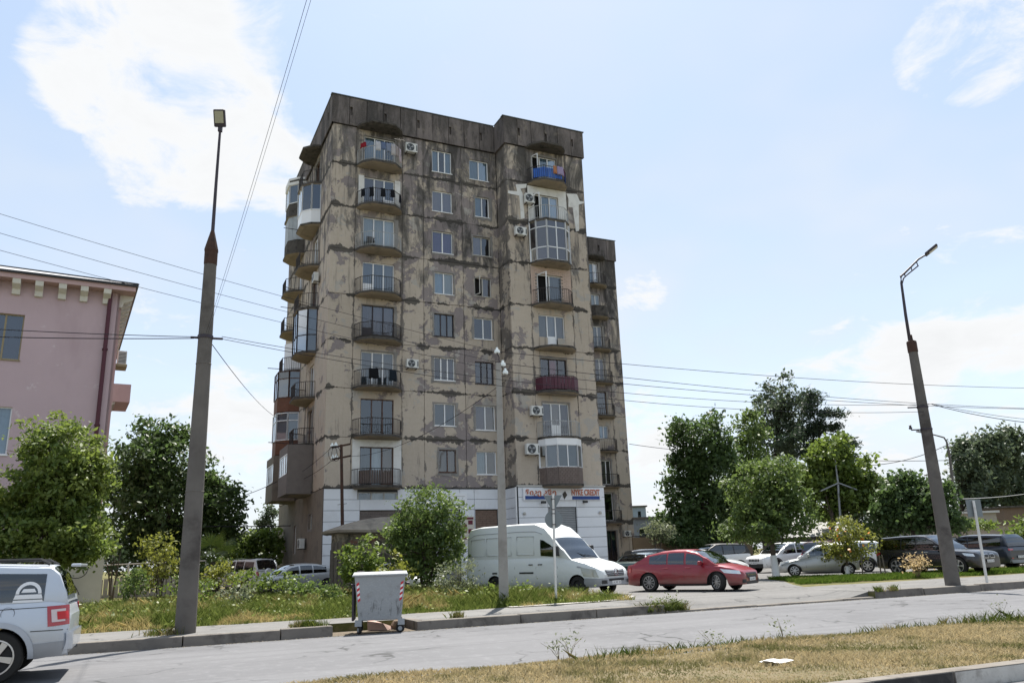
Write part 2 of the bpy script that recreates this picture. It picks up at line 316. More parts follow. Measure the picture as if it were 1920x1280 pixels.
# ------------------------------------------------------------------ apartment block
BC = Vector((-11.096, 46.0, ZL)); BRZ = math.atan2(.42638, .90454)
JX = (1.55, 4.65, 6.1, 8.85, 11.5, 13.02, 16.15, 17.62, 24.6, 26.75); JY = (3.25, 6.45, 8.75, 11.95)
def facade_mat(name, hoff=0., dark=0., z00=5.62, dz=2.95):
    k = NT(name); p = k.obj(); x, y, z = k.sep(p)
    hf = k.math('ADD', k.ss(z, 8, 30), hoff)
    n0 = k.noise(.16, 3, .5, p); n1 = k.noise(.62, 8, .66, p, .45); n2 = k.noise(1.7, 5, .6, p); n3 = k.noise(16, 4, .65, p); nf = k.noise(5, 6, .7, p, .2)
    beige = k.mix(n2, (.53, .45, .365), (.43, .365, .295)); beige = k.mix(k.math('MULTIPLY', k.ss(nf, .45, .75), .35), beige, (.36, .29, .215)); conc = k.mix(n2, (.185, .155, .155), (.29, .25, .245))
    # where the render has come off and the mauve concrete shows: more of it mid-front and high up
    mid = k.math('MULTIPLY', k.ss(k.math('ABSOLUTE', k.math('SUBTRACT', x, 8.2)), 5.0, .5), .07)
    thr = k.math('SUBTRACT', k.math('SUBTRACT', .60, k.math('MULTIPLY', hf, .085)), mid)
    m = k.ss(k.math('SUBTRACT', k.math('ADD', n1, k.math('MULTIPLY', k.math('SUBTRACT', nf, .5), .16)), thr), -.008, .012)
    c = k.mix(m, beige, conc)
    c = k.mix(k.math('MULTIPLY', k.ss(k.math('ADD', k.noise(.8, 4, .6, k.scl(p, (1, 1, 1.4))), k.math('MULTIPLY', nf, .08)), .635, .65), .8), c, (.40, .375, .34))
    # vertical soot runs, strongest under the roof
    run = k.noise(.9, 7, .72, k.scl(p, (1, 1, .28)), .5)
    tp = k.math('ADD', run, k.math('MULTIPLY', k.math('SUBTRACT', hf, .68), .26))
    c = k.mix(k.math('MULTIPLY', k.ss(tp, .505, .585), .70 + dark), c, (.10, .094, .09)); c = k.mix(k.math('MULTIPLY', k.ss(tp, .575, .655), .8), c, (.035, .033, .032))
    r2 = k.noise(3.4, 6, .7, k.scl(p, (1, 1, .09)), .25); c = k.mix(k.math('MULTIPLY', k.ss(k.math('ADD', r2, k.math('MULTIPLY', hf, .07)), .56, .70), .5), c, (.10, .092, .088)); r3 = k.noise(5.5, 5, .7, k.scl(p, (1, 1, .12)), .2); c = k.mix(k.math('MULTIPLY', k.ss(r3, .58, .70), .3), c, (.58, .52, .45))
    # ragged black joints between the panels
    wz = k.math('ADD', z, k.math('MULTIPLY', k.math('SUBTRACT', k.noise(1.1, 5, .65, p), .5), .55)); lv = k.math('FRACT', k.math('DIVIDE', k.math('SUBTRACT', wz, z00), dz)); dl = k.math('MULTIPLY', k.math('MINIMUM', lv, k.math('SUBTRACT', 1., lv)), dz)
    wid = k.math('MULTIPLY', k.math('SUBTRACT', k.noise(.7, 5, .7, k.scl(p, (1, 1, .6))), k.math('SUBTRACT', .45, k.math('MULTIPLY', hf, .05))), 1.45)
    c = k.mix(k.math('MULTIPLY', k.ss(k.math('SUBTRACT', wid, dl), -.01, .03), .93), c, k.mix(nf, (.02, .019, .018), (.075, .068, .062)))
    dj = None
    for ax, L_ in ((x, JX), (y, JY)):
        w_ = k.math('ADD', ax, k.math('MULTIPLY', k.math('SUBTRACT', k.noise(1.4, 5, .65, p), .5), .4))
        for q in L_: d_ = k.math('ABSOLUTE', k.math('SUBTRACT', w_, q)); dj = d_ if dj is None else k.math('MINIMUM', dj, d_)
    wj = k.math('MULTIPLY', k.math('SUBTRACT', k.noise(.55, 5, .7, p), k.math('SUBTRACT', .49, k.math('MULTIPLY', hf, .05))), 1.0)
    c = k.mix(k.math('MULTIPLY', k.ss(k.math('SUBTRACT', wj, dj), -.015, .025), .8), c, k.mix(nf, (.06, .055, .052), (.17, .15, .14)))
    c = k.mix(k.math('MULTIPLY', k.ss(n3, .58, .75), .3), c, (.12, .105, .09))
    c = k.mix(.10, c, k.mix(k.rnd(), (.10, .095, .09), (.6, .54, .46)))
    h = k.math('ADD', k.math('MULTIPLY', m, -1.2), k.math('ADD', k.math('MULTIPLY', n3, .5), nf))
    return k.fin(k.pr(c, .92, spec=.15, normal=k.bump(h, .6, .03)))
M_FAC = facade_mat('weathered_render'); M_FACW = facade_mat('weathered_render_wing', .30, .05, 3.9, 2.93)
M_ATT = None
def attic_mat():
    k = NT('sooty_attic_concrete'); p = k.pos(); n1 = k.noise(1.1, 6, .65, k.scl(p, (1, 1, .35)), .3); n2 = k.noise(16, 4, .65, p)
    n4 = k.noise(2.6, 7, .7, k.scl(p, (1, 1, .18)), .4); c = k.mix(k.ss(n1, .36, .64), (.19, .165, .158), (.06, .056, .054)); c = k.mix(k.math('MULTIPLY', k.ss(n4, .48, .62), .75), c, (.035, .033, .032)); c = k.mix(k.math('MULTIPLY', k.ss(k.noise(.5, 6, .7, p, .4), .58, .64), .6), c, (.26, .225, .18)); c = k.mix(k.math('MULTIPLY', k.ss(n2, .5, .7), .5), c, (.20, .18, .16))
    c = k.mix(.25, c, k.mix(k.rnd(), (.045, .042, .04), (.24, .20, .18))); return k.fin(k.pr(c, .93, spec=.12, normal=k.bump(n2, .5, .02)))
M_ATT = attic_mat()
M_PLINTH = simple('grey_beige_render', (.235, .20, .165), .9, 0, .25, 1.5, .35, .15, (.13, .115, .1), .6)
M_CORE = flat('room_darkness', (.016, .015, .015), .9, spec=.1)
M_JOINT = simple('joint_mortar', (.12, .105, .09), .95, 0, .5, 3, .4, .1)
M_SLAB = simple('balcony_concrete', (.105, .095, .085), .95, 0, .5, 4, .5, .1, (.03, .029, .028), .9)
M_SOFF = simple('balcony_soffit', (.30, .25, .185), .9, 0, .25, 2, .3, .15, (.14, .12, .1), .6)
M_WHITEF = simple('white_plastic_frame', (.80, .80, .80), .35, 0, .06, 6, 0, .5)
M_BROWNF = simple('brown_wood_frame', (.085, .04, .026), .5, 0, .3, 8, .1, .4)
M_DARKF = simple('dark_frame', (.035, .026, .03), .5, 0, .3, 8, .1, .4)
M_GREYF = simple('old_pale_frame', (.5, .48, .44), .6, 0, .2, 8, .1, .4)
M_RAIL = simple('rusty_dark_rail', (.045, .04, .038), .6, .3, .4, 12, .2, .4, (.12, .06, .035), .4)
M_RAILP = simple('pale_rail', (.42, .42, .41), .5, .2, .25, 12, .1, .4)
M_WPAINT = simple('whitewashed_wall', (.72, .71, .68), .85, 0, .12, 3, .2, .2, (.4, .38, .35), .4)
GL = glass(refl=.07); 
CURT = {'n': None, 'w': simple('white_net_curtain', (.66, .67, .66), .9, 0, .15, 3, 0, .1), 'b': simple('bluish_curtain', (.33, .43, .52), .9, 0, .15, 3, 0, .1), 'p': simple('purple_curtain', (.19, .13, .34), .9, 0, .25, 3, 0, .1),
        'd': simple('mauve_blind', (.20, .145, .15), .9, 0, .2, 3, 0, .1), 'r': simple('red_curtain', (.32, .012, .03), .9, 0, .25, 3, 0, .1), 't': simple('tan_curtain', (.27, .18, .12), .9, 0, .2, 3, 0, .1), 'g': simple('grey_blind', (.20, .22, .24), .9, 0, .2, 3, 0, .1), 'k': simple('dark_blue_screen', (.03, .035, .07), .8, 0, .2, 3, 0, .2)}
blk = empty('apartment_block', BC, BRZ, 'tall weathered beige and black-stained panel apartment block with rounded balconies', 'building')
# local frames: (u along the wall, v outward, z)
F_A = lambda u, v, z: (u, -v, z)
F_B = lambda u, v, z: (u, -1.6 - v, z)
F_L = lambda u, v, z: (-v, u, z)
F_W = lambda u, v, z: (u, 11.0 - v, z)
F_R = lambda u, v, z: (11.5 - v, -1.6 + u, z)      # return wall of the projecting bay
Z0 = [5.62 + 2.95 * i for i in range(9)]            # floor lines of the main block
Z0[8] = 29.0
TOP = 31.05; WTOP = 28.9; WATT = 26.95
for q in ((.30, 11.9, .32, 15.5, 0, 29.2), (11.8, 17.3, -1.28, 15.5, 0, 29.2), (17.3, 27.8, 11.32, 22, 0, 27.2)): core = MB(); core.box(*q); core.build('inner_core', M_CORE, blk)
def panel(F, u0, u1, z0, z1, holes, mat, th=.30, name='wall_panel', j=.014, out=None):
    """one precast panel with rectangular openings: front skin, reveals, sides"""
    out = random.uniform(-.016, .016) if out is None else out
    a, b, c, d = u0 + j, u1 - j, z0 + j, z1 - j
    us = sorted({a, b, *[h[0] for h in holes], *[h[1] for h in holes]}); zs = sorted({c, d, *[h[2] for h in holes], *[h[3] for h in holes]})
    us = [x for x in us if a <= x <= b]; zs = [x for x in zs if c <= x <= d]
    inh = lambda u, z: any(h[0] < u < h[1] and h[2] < z < h[3] for h in holes)
    mb = MB(F)
    for i in range(len(us) - 1):
        for k in range(len(zs) - 1):
            if inh((us[i] + us[i + 1]) / 2, (zs[k] + zs[k + 1]) / 2): continue
            mb.quad((us[i], out, zs[k]), (us[i + 1], out, zs[k]), (us[i + 1], out, zs[k + 1]), (us[i], out, zs[k + 1]))
    for h in holes:
        p, q, r, s = max(h[0], a), min(h[1], b), max(h[2], c), min(h[3], d)
        mb.quad((p, out, r), (p, -th, r), (p, -th, s), (p, out, s)); mb.quad((q, out, r), (q, -th, r), (q, -th, s), (q, out, s))
        mb.quad((p, out, r), (q, out, r), (q, -th, r), (p, -th, r)); mb.quad((p, out, s), (q, out, s), (q, -th, s), (p, -th, s))
    e = .09
    mb.quad((a, out, c), (b, out, c), (b, -e, c), (a, -e, c)); mb.quad((a, out, d), (b, out, d), (b, -e, d), (a, -e, d)); mb.quad((a, out, c), (a, out, d), (a, -e, d), (a, -e, c)); mb.quad((b, out, c), (b, out, d), (b, -e, d), (b, -e, c))
    return mb.build(name, mat, blk)
def backing(F, u0, u1, z0, z1, holes):
    us = sorted({u0, u1, *[h[0] - .02 for h in holes], *[h[1] + .02 for h in holes]}); mb = MB(F)
    zs = sorted({z0, z1, *[h[2] - .02 for h in holes], *[h[3] + .02 for h in holes]})
    for i in range(len(us) - 1):
        for k in range(len(zs) - 1):
            u, z = (us[i] + us[i + 1]) / 2, (zs[k] + zs[k + 1]) / 2
            if any(h[0] - .02 < u < h[1] + .02 and h[2] - .02 < z < h[3] + .02 for h in holes): continue
            mb.quad((us[i], -.075, zs[k]), (us[i + 1], -.075, zs[k]), (us[i + 1], -.075, zs[k + 1]), (us[i], -.075, zs[k + 1]))
    mb.build('joint_backing', M_JOINT, blk)
M_MORT = simple('grey_mortar_patch', (.28, .265, .25), .95, 0, .35, 3, .5, .1, (.17, .155, .145), .6)
def surround(F, u0, u1, z0, z1, par):
    """rough mortar trowelled round a refitted window"""
    a = lambda: random.uniform(.05, .26); L_, R_, T_, B_ = a(), a(), a() * .7, a(); n = 7; inn, out = [], []
    for i in range(n): inn.append((u0 + (u1 - u0) * i / n, z0)); out.append((u0 - L_ + (u1 - u0 + L_ + R_) * i / n, z0 - B_ * random.uniform(.6, 1.2)))
    for i in range(n): inn.append((u1, z0 + (z1 - z0) * i / n)); out.append((u1 + R_ * random.uniform(.6, 1.2), z0 - B_ + (z1 - z0 + B_ + T_) * i / n))
    for i in range(n): inn.append((u1 - (u1 - u0) * i / n, z1)); out.append((u1 + R_ - (u1 - u0 + L_ + R_) * i / n, z1 + T_ * random.uniform(.6, 1.2)))
    for i in range(n): inn.append((u0, z1 - (z1 - z0) * i / n)); out.append((u0 - L_ * random.uniform(.6, 1.2), z1 + T_ - (z1 - z0 + B_ + T_) * i / n))
    m = MB(F); N_ = len(inn); m.add([(p[0], .024, p[1]) for p in inn] + [(p[0], .019, p[1]) for p in out], [(i, (i + 1) % N_, N_ + (i + 1) % N_, N_ + i) for i in range(N_)]); m.build('mortar_surround', M_MORT, par)
def window(F, u0, u1, z0, z1, cols=2, frame=None, cur='b', v=-.13, parent=None, door=None, opened=None, transom=False, name='window', sill=True):
    """frame with mullions; panes and curtains as sub-parts. cur: one code or one per light"""
    frame = frame or M_WHITEF; fw = .055
    mb = MB(F); mb.box(u0, u1, v - .03, v + .03, z0, z0 + fw); mb.box(u0, u1, v - .03, v + .03, z1 - fw, z1); mb.box(u0, u0 + fw, v - .03, v + .03, z0 + fw, z1 - fw); mb.box(u1 - fw, u1, v - .03, v + .03, z0 + fw, z1 - fw)
    cw = (u1 - u0 - fw) / cols
    for i in range(1, cols): mb.box(u0 + cw * i, u0 + cw * i + fw * 1.3, v - .032, v + .034, z0 + fw, z1 - fw)
    if transom: zt = z0 + (z1 - z0) * transom; mb.box(u0 + fw, u1 - fw, v - .028, v + .026, zt - .03, zt + .03)
    if door is not None:                     # the lower half of this light is a solid door panel
        for dd in (door if isinstance(door, (list, tuple)) else [door]): mb.box(u0 + cw * dd + fw, u0 + cw * (dd + 1), v - .015, v + .015, z0 + fw, z0 + (z1 - z0) * .36)
    if sill and name == 'window': mb.box(u0 - .04, u1 + .04, v + .03, .05, z0 - .05, z0 - .002)
    w = mb.build(name, frame, parent or blk)
    if parent is None and random.random() < .6: surround(F, u0, u1, z0, z1, w)
    for i in range(cols):
        a, b = u0 + cw * i + fw, u0 + cw * (i + 1)
        if opened == i: continue
        q = MB(F); tl = random.uniform(-.014, .014); q.quad((a, v + tl, z0 + fw), (b, v - tl, z0 + fw), (b, v - tl * .5, z1 - fw), (a, v + tl * .5, z1 - fw)); q.build('pane', GL, w)
    cs = cur if len(cur) == cols else cur[0] * cols
    for i in range(cols):
        if CURT.get(cs[i]) is None or opened == i: continue
        a, b = u0 + cw * i + fw * .6, u0 + cw * (i + 1) + fw * .4; q = MB(F); nn = 8
        q.grid([[(a + (b - a) * k / nn, v - .1 + .018 * math.sin(k * 2.1 + i), z) for k in range(nn + 1)] for z in (z0 + .02, z1 - .02)])
        q.build('curtain', CURT[cs[i]], w)
    if opened is not None:                   # a casement swung outward
        a, b = u0 + cw * opened + fw * .5, u0 + cw * (opened + 1); hx = a; L = (b - a); an = R(70); q = MB(F)
        du, dv = L * math.cos(an), L * math.sin(an)
        for (s0, s1, za, zb) in ((0, 1, z0 + .03, z0 + .09), (0, 1, z1 - .09, z1 - .03), (0, .1, z0 + .09, z1 - .09), (.9, 1, z0 + .09, z1 - .09)):
            P = [(hx + du * s0, v + .04 + dv * s0), (hx + du * s1, v + .04 + dv * s1), (hx + du * s1 + .03, v + .04 + dv * s1), (hx + du * s0 + .03, v + .04 + dv * s0)]; q.prism(P, za, zb)
        sh = q.build('casement', frame, w)
    return w
# ---- balconies
def outline(uc, w=3.0, d=1.08, f=.48): h = w / 2; return [(uc - h, 0.), (uc - h * .86, d * .52), (uc - h * f, d), (uc + h * f, d), (uc + h * .86, d * .52), (uc + h, 0.)]
def resample(pl, step):
    out = [];
    for (a, b) in zip(pl[:-1], pl[1:]):
        n = max(1, round(math.dist(a, b) / step))
        for i in range(n): t = i / n; out.append((a[0] + (b[0] - a[0]) * t, a[1] + (b[1] - a[1]) * t))
    out.append(pl[-1]); return out
def slab(F, uc, z, w=3.0, d=1.08, name='balcony', soff=True):
    o = outline(uc, w, d); mb = MB(F)
    big = [(x + (x - uc) * .02, y * 1.03 + (.0 if y else 0)) for x, y in o]
    n = len(o); lo = [(uc + (x - uc) * .93, y * .80) for x, y in o]
    vs = [(x, y, z) for x, y in big] + [(x, y, z - .13 + random.uniform(-.025, .012)) for x, y in big] + [(x, y - .0, z - .21) for x, y in lo]
    fs = [tuple(range(n))] + [(i, i + 1, n + i + 1, n + i) for i in range(n - 1)]
    mb.add(vs, fs); mb.cur = 1
    mb.add(vs, [(n + i, n + i + 1, 2 * n + i + 1, 2 * n + i) for i in range(n - 1)] + [tuple(range(2 * n, 3 * n))])
    return mb.build(name, [M_SLAB, M_SOFF if name == 'balcony' else M_SLAB], blk)
def railing(F, uc, z, parent, mat, w=2.96, d=1.04, h=.95, step=.15, r=.011):
    o = outline(uc, w, d); mb = MB()
    T = lambda p, zz: F(p[0], p[1], zz)
    for zz, rr in ((z + h, .024), (z + .1, .014)):
        mb.tube([T(p, zz) for p in o], rr, 5)
    for p in resample(o, step): mb.tube([T(p, z - .02), T(p, z + h)], r, 4, False)
    for p in o: mb.tube([T(p, z - .04), T(p, z + h + .01)], .019, 4)
    return mb.build('railing', mat, parent)
def screen(F, uc, z, parent, mat, w=2.9, d=1.0, h=.85, name='parapet', segs=None, lift=.06, nlines=0):
    o = outline(uc, w, d); ob = None
    for i in range(5):
        if segs is not None and i not in segs: continue
        a, b = o[i], o[i + 1]; mb = MB(F)
        k = max(1, nlines and round(math.dist(a, b) / nlines))
        for q in range(k):
            t0, t1 = q / k + (.012 if k > 1 else 0), (q + 1) / k - (.012 if k > 1 else 0)
            p0 = (a[0] + (b[0] - a[0]) * t0, a[1] + (b[1] - a[1]) * t0); p1 = (a[0] + (b[0] - a[0]) * t1, a[1] + (b[1] - a[1]) * t1)
            L = math.dist(p0, p1) or 1; nx, ny = (p1[1] - p0[1]) / L * .03, -(p1[0] - p0[0]) / L * .03
            mb.prism([p0, p1, (p1[0] + nx, p1[1] + ny), (p0[0] + nx, p0[1] + ny)], z + lift, z + lift + h)
        ob = mb.build(name, mat, parent)
    return ob
def glazing(F, uc, z0, z1, parent, frame, w=2.9, d=1.0, rows=(.0, 1.), lights=2, cur='n', name='bay_window'):
    """enclosed balcony: frames and panes on the five sides"""
    o = outline(uc, w, d); T = lambda p, zz: F(p[0], p[1], zz); H = z1 - z0; fr = MB(); fw = .06; panes = []
    for i in range(5):
        a, b = o[i], o[i + 1]; k = lights if math.dist(a, b) > 1.0 else 1
        for q in range(k + 1):
            p = (a[0] + (b[0] - a[0]) * q / k, a[1] + (b[1] - a[1]) * q / k); fr.bar(T(p, z0), T(p, z1), fw if q % k else fw * 1.5)
        for rr in rows: fr.bar(T(a, z0 + H * rr), T(b, z0 + H * rr), fw, fw)
        for q in range(k):
            p0 = (a[0] + (b[0] - a[0]) * q / k, a[1] + (b[1] - a[1]) * q / k); p1 = (a[0] + (b[0] - a[0]) * (q + 1) / k, a[1] + (b[1] - a[1]) * (q + 1) / k)
            for r0, r1 in zip(rows[:-1], rows[1:]): panes.append((T(p0, z0 + H * r0), T(p1, z0 + H * r0), T(p1, z0 + H * r1), T(p0, z0 + H * r1), q))
    f = fr.build(name, frame, parent)
    for j, (a, b, c, dd, q) in enumerate(panes):
        m = MB(); m.quad(a, b, c, dd); m.build('pane', GL, parent)
    if cur != 'n':
        oi = outline(uc, w - .14, d - .08); m = MB(F); m.grid([[(p[0], p[1], zz) for p in oi] for zz in (z0 + .03, z1 - .03)]); m.build('blind', CURT[cur], parent)
    return f
# ---- front A
doorA = [2.08, 4.13]
holesA = {}
specA2 = [(6.76, 8.14)] * 8; specA3 = [(9.52, 10.88)] * 8
zw = [(6.58, 7.96), (9.45, 10.87), (12.35, 13.84), (15.24, 16.75), (18.1, 19.58), (20.95, 22.47), (23.9, 25.4), (26.8, 28.42)]
zw3 = [(6.47, 7.91), (9.27, 10.85), (12.27, 13.74), (15.28, 16.72), (18.24, 19.56), (21.14, 22.5), (23.98, 25.47), (26.72, 28.22)]
zd = [(5.74, 8.02), (8.72, 10.92), (11.64, 13.86), (14.62, 16.85), (17.5, 19.69), (20.45, 22.73), (23.4, 25.55), (26.42, 28.5)]
alls = {'A': [], 'B': [], 'L': [], 'W': []}
A2 = [('t', 2, M_BROWNF, 7.02, None), ('g', 2, M_WHITEF, 6.76, None), ('k', 3, M_WHITEF, 6.76, None), ('g', 3, M_DARKF, 6.78, None), ('bw', 2, M_WHITEF, 6.84, None), ('p', 2, M_WHITEF, 6.72, None), ('d', 2, M_WHITEF, 6.73, None), ('bnb', 3, M_WHITEF, 6.74, None)]
A3 = [('wt', 2, M_WHITEF, 9.52, None), ('dt', 2, M_WHITEF, 9.52, None), ('knk', 3, M_DARKF, 9.55, None), ('k', 2, M_WHITEF, 9.55, None), ('nd', 2, M_GREYF, 9.62, 0), ('dn', 2, M_GREYF, 9.6, None), ('bk', 2, M_WHITEF, 9.83, None), ('b', 2, M_WHITEF, 9.46, None)]
A1 = [('gwt', M_BROWNF, 2), ('n', M_BROWNF, None), ('g', M_WHITEF, None), ('d', M_DARKF, 0), ('g', M_WHITEF, 0), ('w', M_WHITEF, None), ('dtn', M_WHITEF, 2), ('bbn', M_WHITEF, None)]
for f in range(8):
    z0, z1 = Z0[f], Z0[f + 1]; z1 = min(z1, 29.0)
    h1 = (2.08, 4.13, zd[f][0], zd[f][1]); c2, n2, m2, ua, op2 = A2[f]; h2 = (ua, 8.15, *zw[f]); c3, n3, m3, ub, op3 = A3[f]; h3 = (ub, 10.88, *zw3[f])
    alls['A'] += [h1, h2, h3]
    panel(F_A, 0, 1.55, z0, z1, [], M_FAC); panel(F_A, 1.55, 4.65, z0, z1, [h1], M_FAC)
    panel(F_A, 4.65, 6.1, z0, z1, [], M_FAC); panel(F_A, 6.1, 8.85, z0, z1, [h2], M_FAC); panel(F_A, 8.85, 11.49, z0, z1, [h3], M_FAC)
    cc, fm, dr = A1[f]
    window(F_A, *h1, 3, fm, cc, door=dr, sill=False, name='balcony_door')
    window(F_A, *h2, n2, m2, c2, opened=op2); window(F_A, *h3, n3, m3, c3, opened=op3)
# ---- front B
doorB = [('w', M_WHITEF, None), ('dtd', M_WHITEF, 1), ('krn', M_DARKF, None), ('g', M_WHITEF, 1), ('ng', M_WHITEF, None), ('n', M_GREYF, None), ('nbb', M_WHITEF, None), ('nbb', M_WHITEF, None)]
for f in range(8):
    z0, z1 = Z0[f], min(Z0[f + 1], 29.0); h = (13.5, 15.45, zd[f][0], zd[f][1]); alls['B'].append(h)
    panel(F_B, 11.5, 13.02, z0, z1, [], M_FAC); panel(F_B, 13.02, 16.15, z0, z1, [h], M_FAC); panel(F_B, 16.15, 17.62, z0, z1, [], M_FAC)
    cc, fm, dr = doorB[f]
    window(F_B, *h, len(cc) if len(cc) > 1 else 3, fm, cc, door=dr, sill=False, name='balcony_door', opened=0 if f in (4, 6, 7) else None)
    panel(F_R, 0, 1.6, z0, z1, [], M_FAC)
# ---- left gable side
LB = (4.85, 10.35)
for f in range(8):
    z0, z1 = Z0[f], min(Z0[f + 1], 29.0); hs = []
    us = [0, 3.25, 6.45, 8.75, 11.95, 15.7]
    for uc in LB: hs.append((uc - .95, uc + .55, zd[f][0], zd[f][1]))
    alls['L'] += hs
    panel(F_L, us[0], us[1], z0, z1, [], M_FAC); panel(F_L, us[1], us[2], z0, z1, [hs[0]], M_FAC); panel(F_L, us[2], us[3], z0, z1, [], M_FAC); panel(F_L, us[3], us[4], z0, z1, [hs[1]], M_FAC); panel(F_L, us[4], us[5], z0, z1, [], M_FAC)
    for k, h in enumerate(hs): window(F_L, *h, 2, (M_WHITEF, M_BROWNF)[(f + k) % 3 == 1], random.choice(['w', 'n', 'g', 'wn']), sill=False, name='balcony_door')
# ---- right wing
WZ = [3.9 + 2.93 * i for i in range(8)]
for f in range(8):
    z0, z1 = WZ[f], (WZ[f + 1] if f < 7 else WATT); h = (25.3, 26.2, z0 + .12 + (.9 if f in (6, 2, 7) else .3) * (f in (6, 2)), z0 + 2.1 if f else z0 + 2.35); alls['W'].append(h)
    panel(F_W, 17.6, 24.6, z0, z1, [], M_FACW); panel(F_W, 24.6, 26.75, z0, z1, [h], M_FACW); panel(F_W, 26.75, 28.05, z0, z1, [], M_FACW)
    window(F_W, *h, 2 if f not in (3, 0) else 1, M_WHITEF if f != 3 else M_BROWNF, ['n', 'd', 'b', 't', 'd', 'g', 'w', 'b'][f], sill=False, name='balcony_door')
    b = slab(F_W, 25.75, z0, 2.3, .85)
    if f == 6: screen(F_W, 25.75, z0, b, M_SLAB, 2.2, .8, .8)
    else: railing(F_W, 25.75, z0, b, M_RAIL, 2.2, .8, .9, .17)
slab(F_W, 25.75, WATT + .1, 2.3, .85, 'canopy')
backing(F_A, .05, 11.48, 5.6, 29, alls['A']); backing(F_B, 11.52, 17.58, 5.6, 29, alls['B']); backing(F_L, .05, 15.65, 5.6, 29, alls['L']); backing(F_W, 17.65, 28.0, 3.9, 27, alls['W'])
mb = MB(F_R); mb.quad((.02, -.07, 0), (1.58, -.07, 0), (1.58, -.07, 29), (.02, -.07, 29)); mb.build('joint_backing', M_JOINT, blk)
# closing walls no one sees from the street (right side of the bay, back, wing end)
for q in ((17.3, 17.6, -1.59, 11.2, 0, 29), (.0, 17.6, 15.42, 15.69, 0, 29), (27.75, 28.04, 11.02, 22.3, 0, 27), (17.6, 27.74, 22.0, 22.29, 0, 27)): mb = MB(); mb.box(*q); mb.build('rear_wall', M_FACW, blk)
# ---- attic storey: precast panels with slots
def attic(F, u0, u1, z0, z1, n, slots=True):
    w = (u1 - u0) / n
    for i in range(n):
        a, b = u0 + i * w, u0 + (i + 1) * w; hs = []
        if slots and i % 2 == 1: hs = [(a + .02, a + .20, z0 + .75, z0 + 1.35)]
        panel(F, a, b, z0, z1 + random.uniform(-.02, .02), [(h[0] + .02, h[1], h[2], h[3]) for h in hs], M_ATT, .25, 'attic_panel', .02, .13 + random.uniform(-.012, .012))
attic(F_A, -.13, 11.38, 29.0, TOP, 10); attic(F_B, 11.37, 17.75, 29.0, TOP, 6); attic(F_L, -.13, 15.8, 29.0, TOP, 14); attic(F_W, 17.7, 28.15, WATT, WTOP, 11); panel(F_R, 0, 1.6, 29.0, TOP, [], M_ATT, .2, 'attic_panel', 0., .13)
for q in ((-.05, 11.5, -.05, 15.7, 29.02, 29.3), (11.52, 17.6, -1.66, 15.7, 29.02, 29.3), (17.62, 28.0, 11.05, 22, 26.96, 27.2)): mb = MB(); mb.box(*q); mb.build('roof_slab', M_SLAB, blk)
M_COP = simple('grey_metal_coping', (.16, .18, .18), .5, .3, .2, 3, .1)
for F, a, b, zt in ((F_A, -.2, 11.33, TOP), (F_B, 11.3, 17.82, TOP), (F_L, .17, 15.8, TOP), (F_W, 17.7, 28.2, WTOP), (F_R, .18, 1.42, TOP)): q = MB(F); q.box(a, b, -.16, .17, zt + .025, zt + .07); q.build('coping', M_COP, blk)
# back of the parapets so they are not see-through from the side
for q in ((.0, 11.4, .02, .16, 29.3, TOP), (11.55, 17.6, -1.56, -1.4, 29.3, TOP), (11.405, 11.545, -1.45, .3, 29.3, TOP - .01), (.02, .16, .17, 15.7, 29.3, TOP), (17.65, 28, 11.02, 11.16, 27.2, WTOP)): mb = MB(); mb.box(*q); mb.build('parapet_lining', M_ATT, blk)
# ---- balconies of front A
for f in range(8):
    z = Z0[f] + .08; b = slab(F_A, 3.1, z)
    if f == 0:
        railing(F_A, 3.1, z, b, M_RAIL); m = MB(F_A)
        for (u0, u1, za, zb) in ((1.62, 2.08, 5.78, 8.5), (4.13, 4.62, 5.78, 8.5), (2.08, 4.13, 8.02, 8.5)): m.box(u0, u1, .02, .035, za, zb)
        m.build('painted_surround', M_WPAINT, blk); screen(F_A, 3.1, z, b, simple('brown_corrugated', (.16, .125, .11), .8, 0, .4, 6, .3), 2.8, .95, .78, 'parapet_sheet', (1, 2), .08, .14)
    elif f == 3: railing(F_A, 3.1, z, b, M_RAIL, step=.085); screen(F_A, 3.1, z, b, M_SLAB, 2.8, .95, .1)
    elif f == 4: railing(F_A, 3.1, z, b, M_RAIL); 
    elif f in (5, 7): railing(F_A, 3.1, z, b, M_RAILP)
    else: railing(F_A, 3.1, z, b, M_RAIL)
    if f == 6:
        for q in ((1.72, 2.08), (4.13, 4.5)): m = MB(F_A); m.box(*q, .02, .035, 23.5, 25.6); m.build('painted_strip', M_WPAINT, blk)
slab(F_A, 3.1, 29.12, 3.1, 1.1, 'canopy'); slab(F_B, 14.6, 29.12, 3.0, 1.1, 'canopy')
# ---- balconies of front B
M_BROWNG = glass('bronze_glass', (.45, .33, .27), .10)
def brick_skin(F, u0, u1, z0, z1, holes, mat, parent, bw=.30, bh=.115, v0=.022, dv=.02):
    rows = int((z1 - z0) / bh); mb = MB(F)
    for r in range(rows):
        u = u0 - (bw / 2 if r % 2 else 0); za, zb = z0 + r * bh + .006, z0 + (r + 1) * bh - .006
        while u < u1:
            a, b = max(u, u0) + .006, min(u + bw, u1) - .006; u += bw
            if b - a < .02: continue
            if any(h[0] - .01 < (a + b) / 2 < h[1] + .01 and h[2] < (za + zb) / 2 < h[3] for h in holes): continue
            mb.box(a, b, v0, v0 + dv + random.uniform(0, .006), za, zb)
    o = mb.build('brick_facing', mat, parent); tag(o, kind='stuff'); return o
M_PINKT = simple('pink_brick_tile', (.56, .42, .34), .7, 0, .3, 2, .2); M_BRBRICK = simple('brown_stone_tile', (.20, .155, .135), .85, 0, .45, 4, .3)
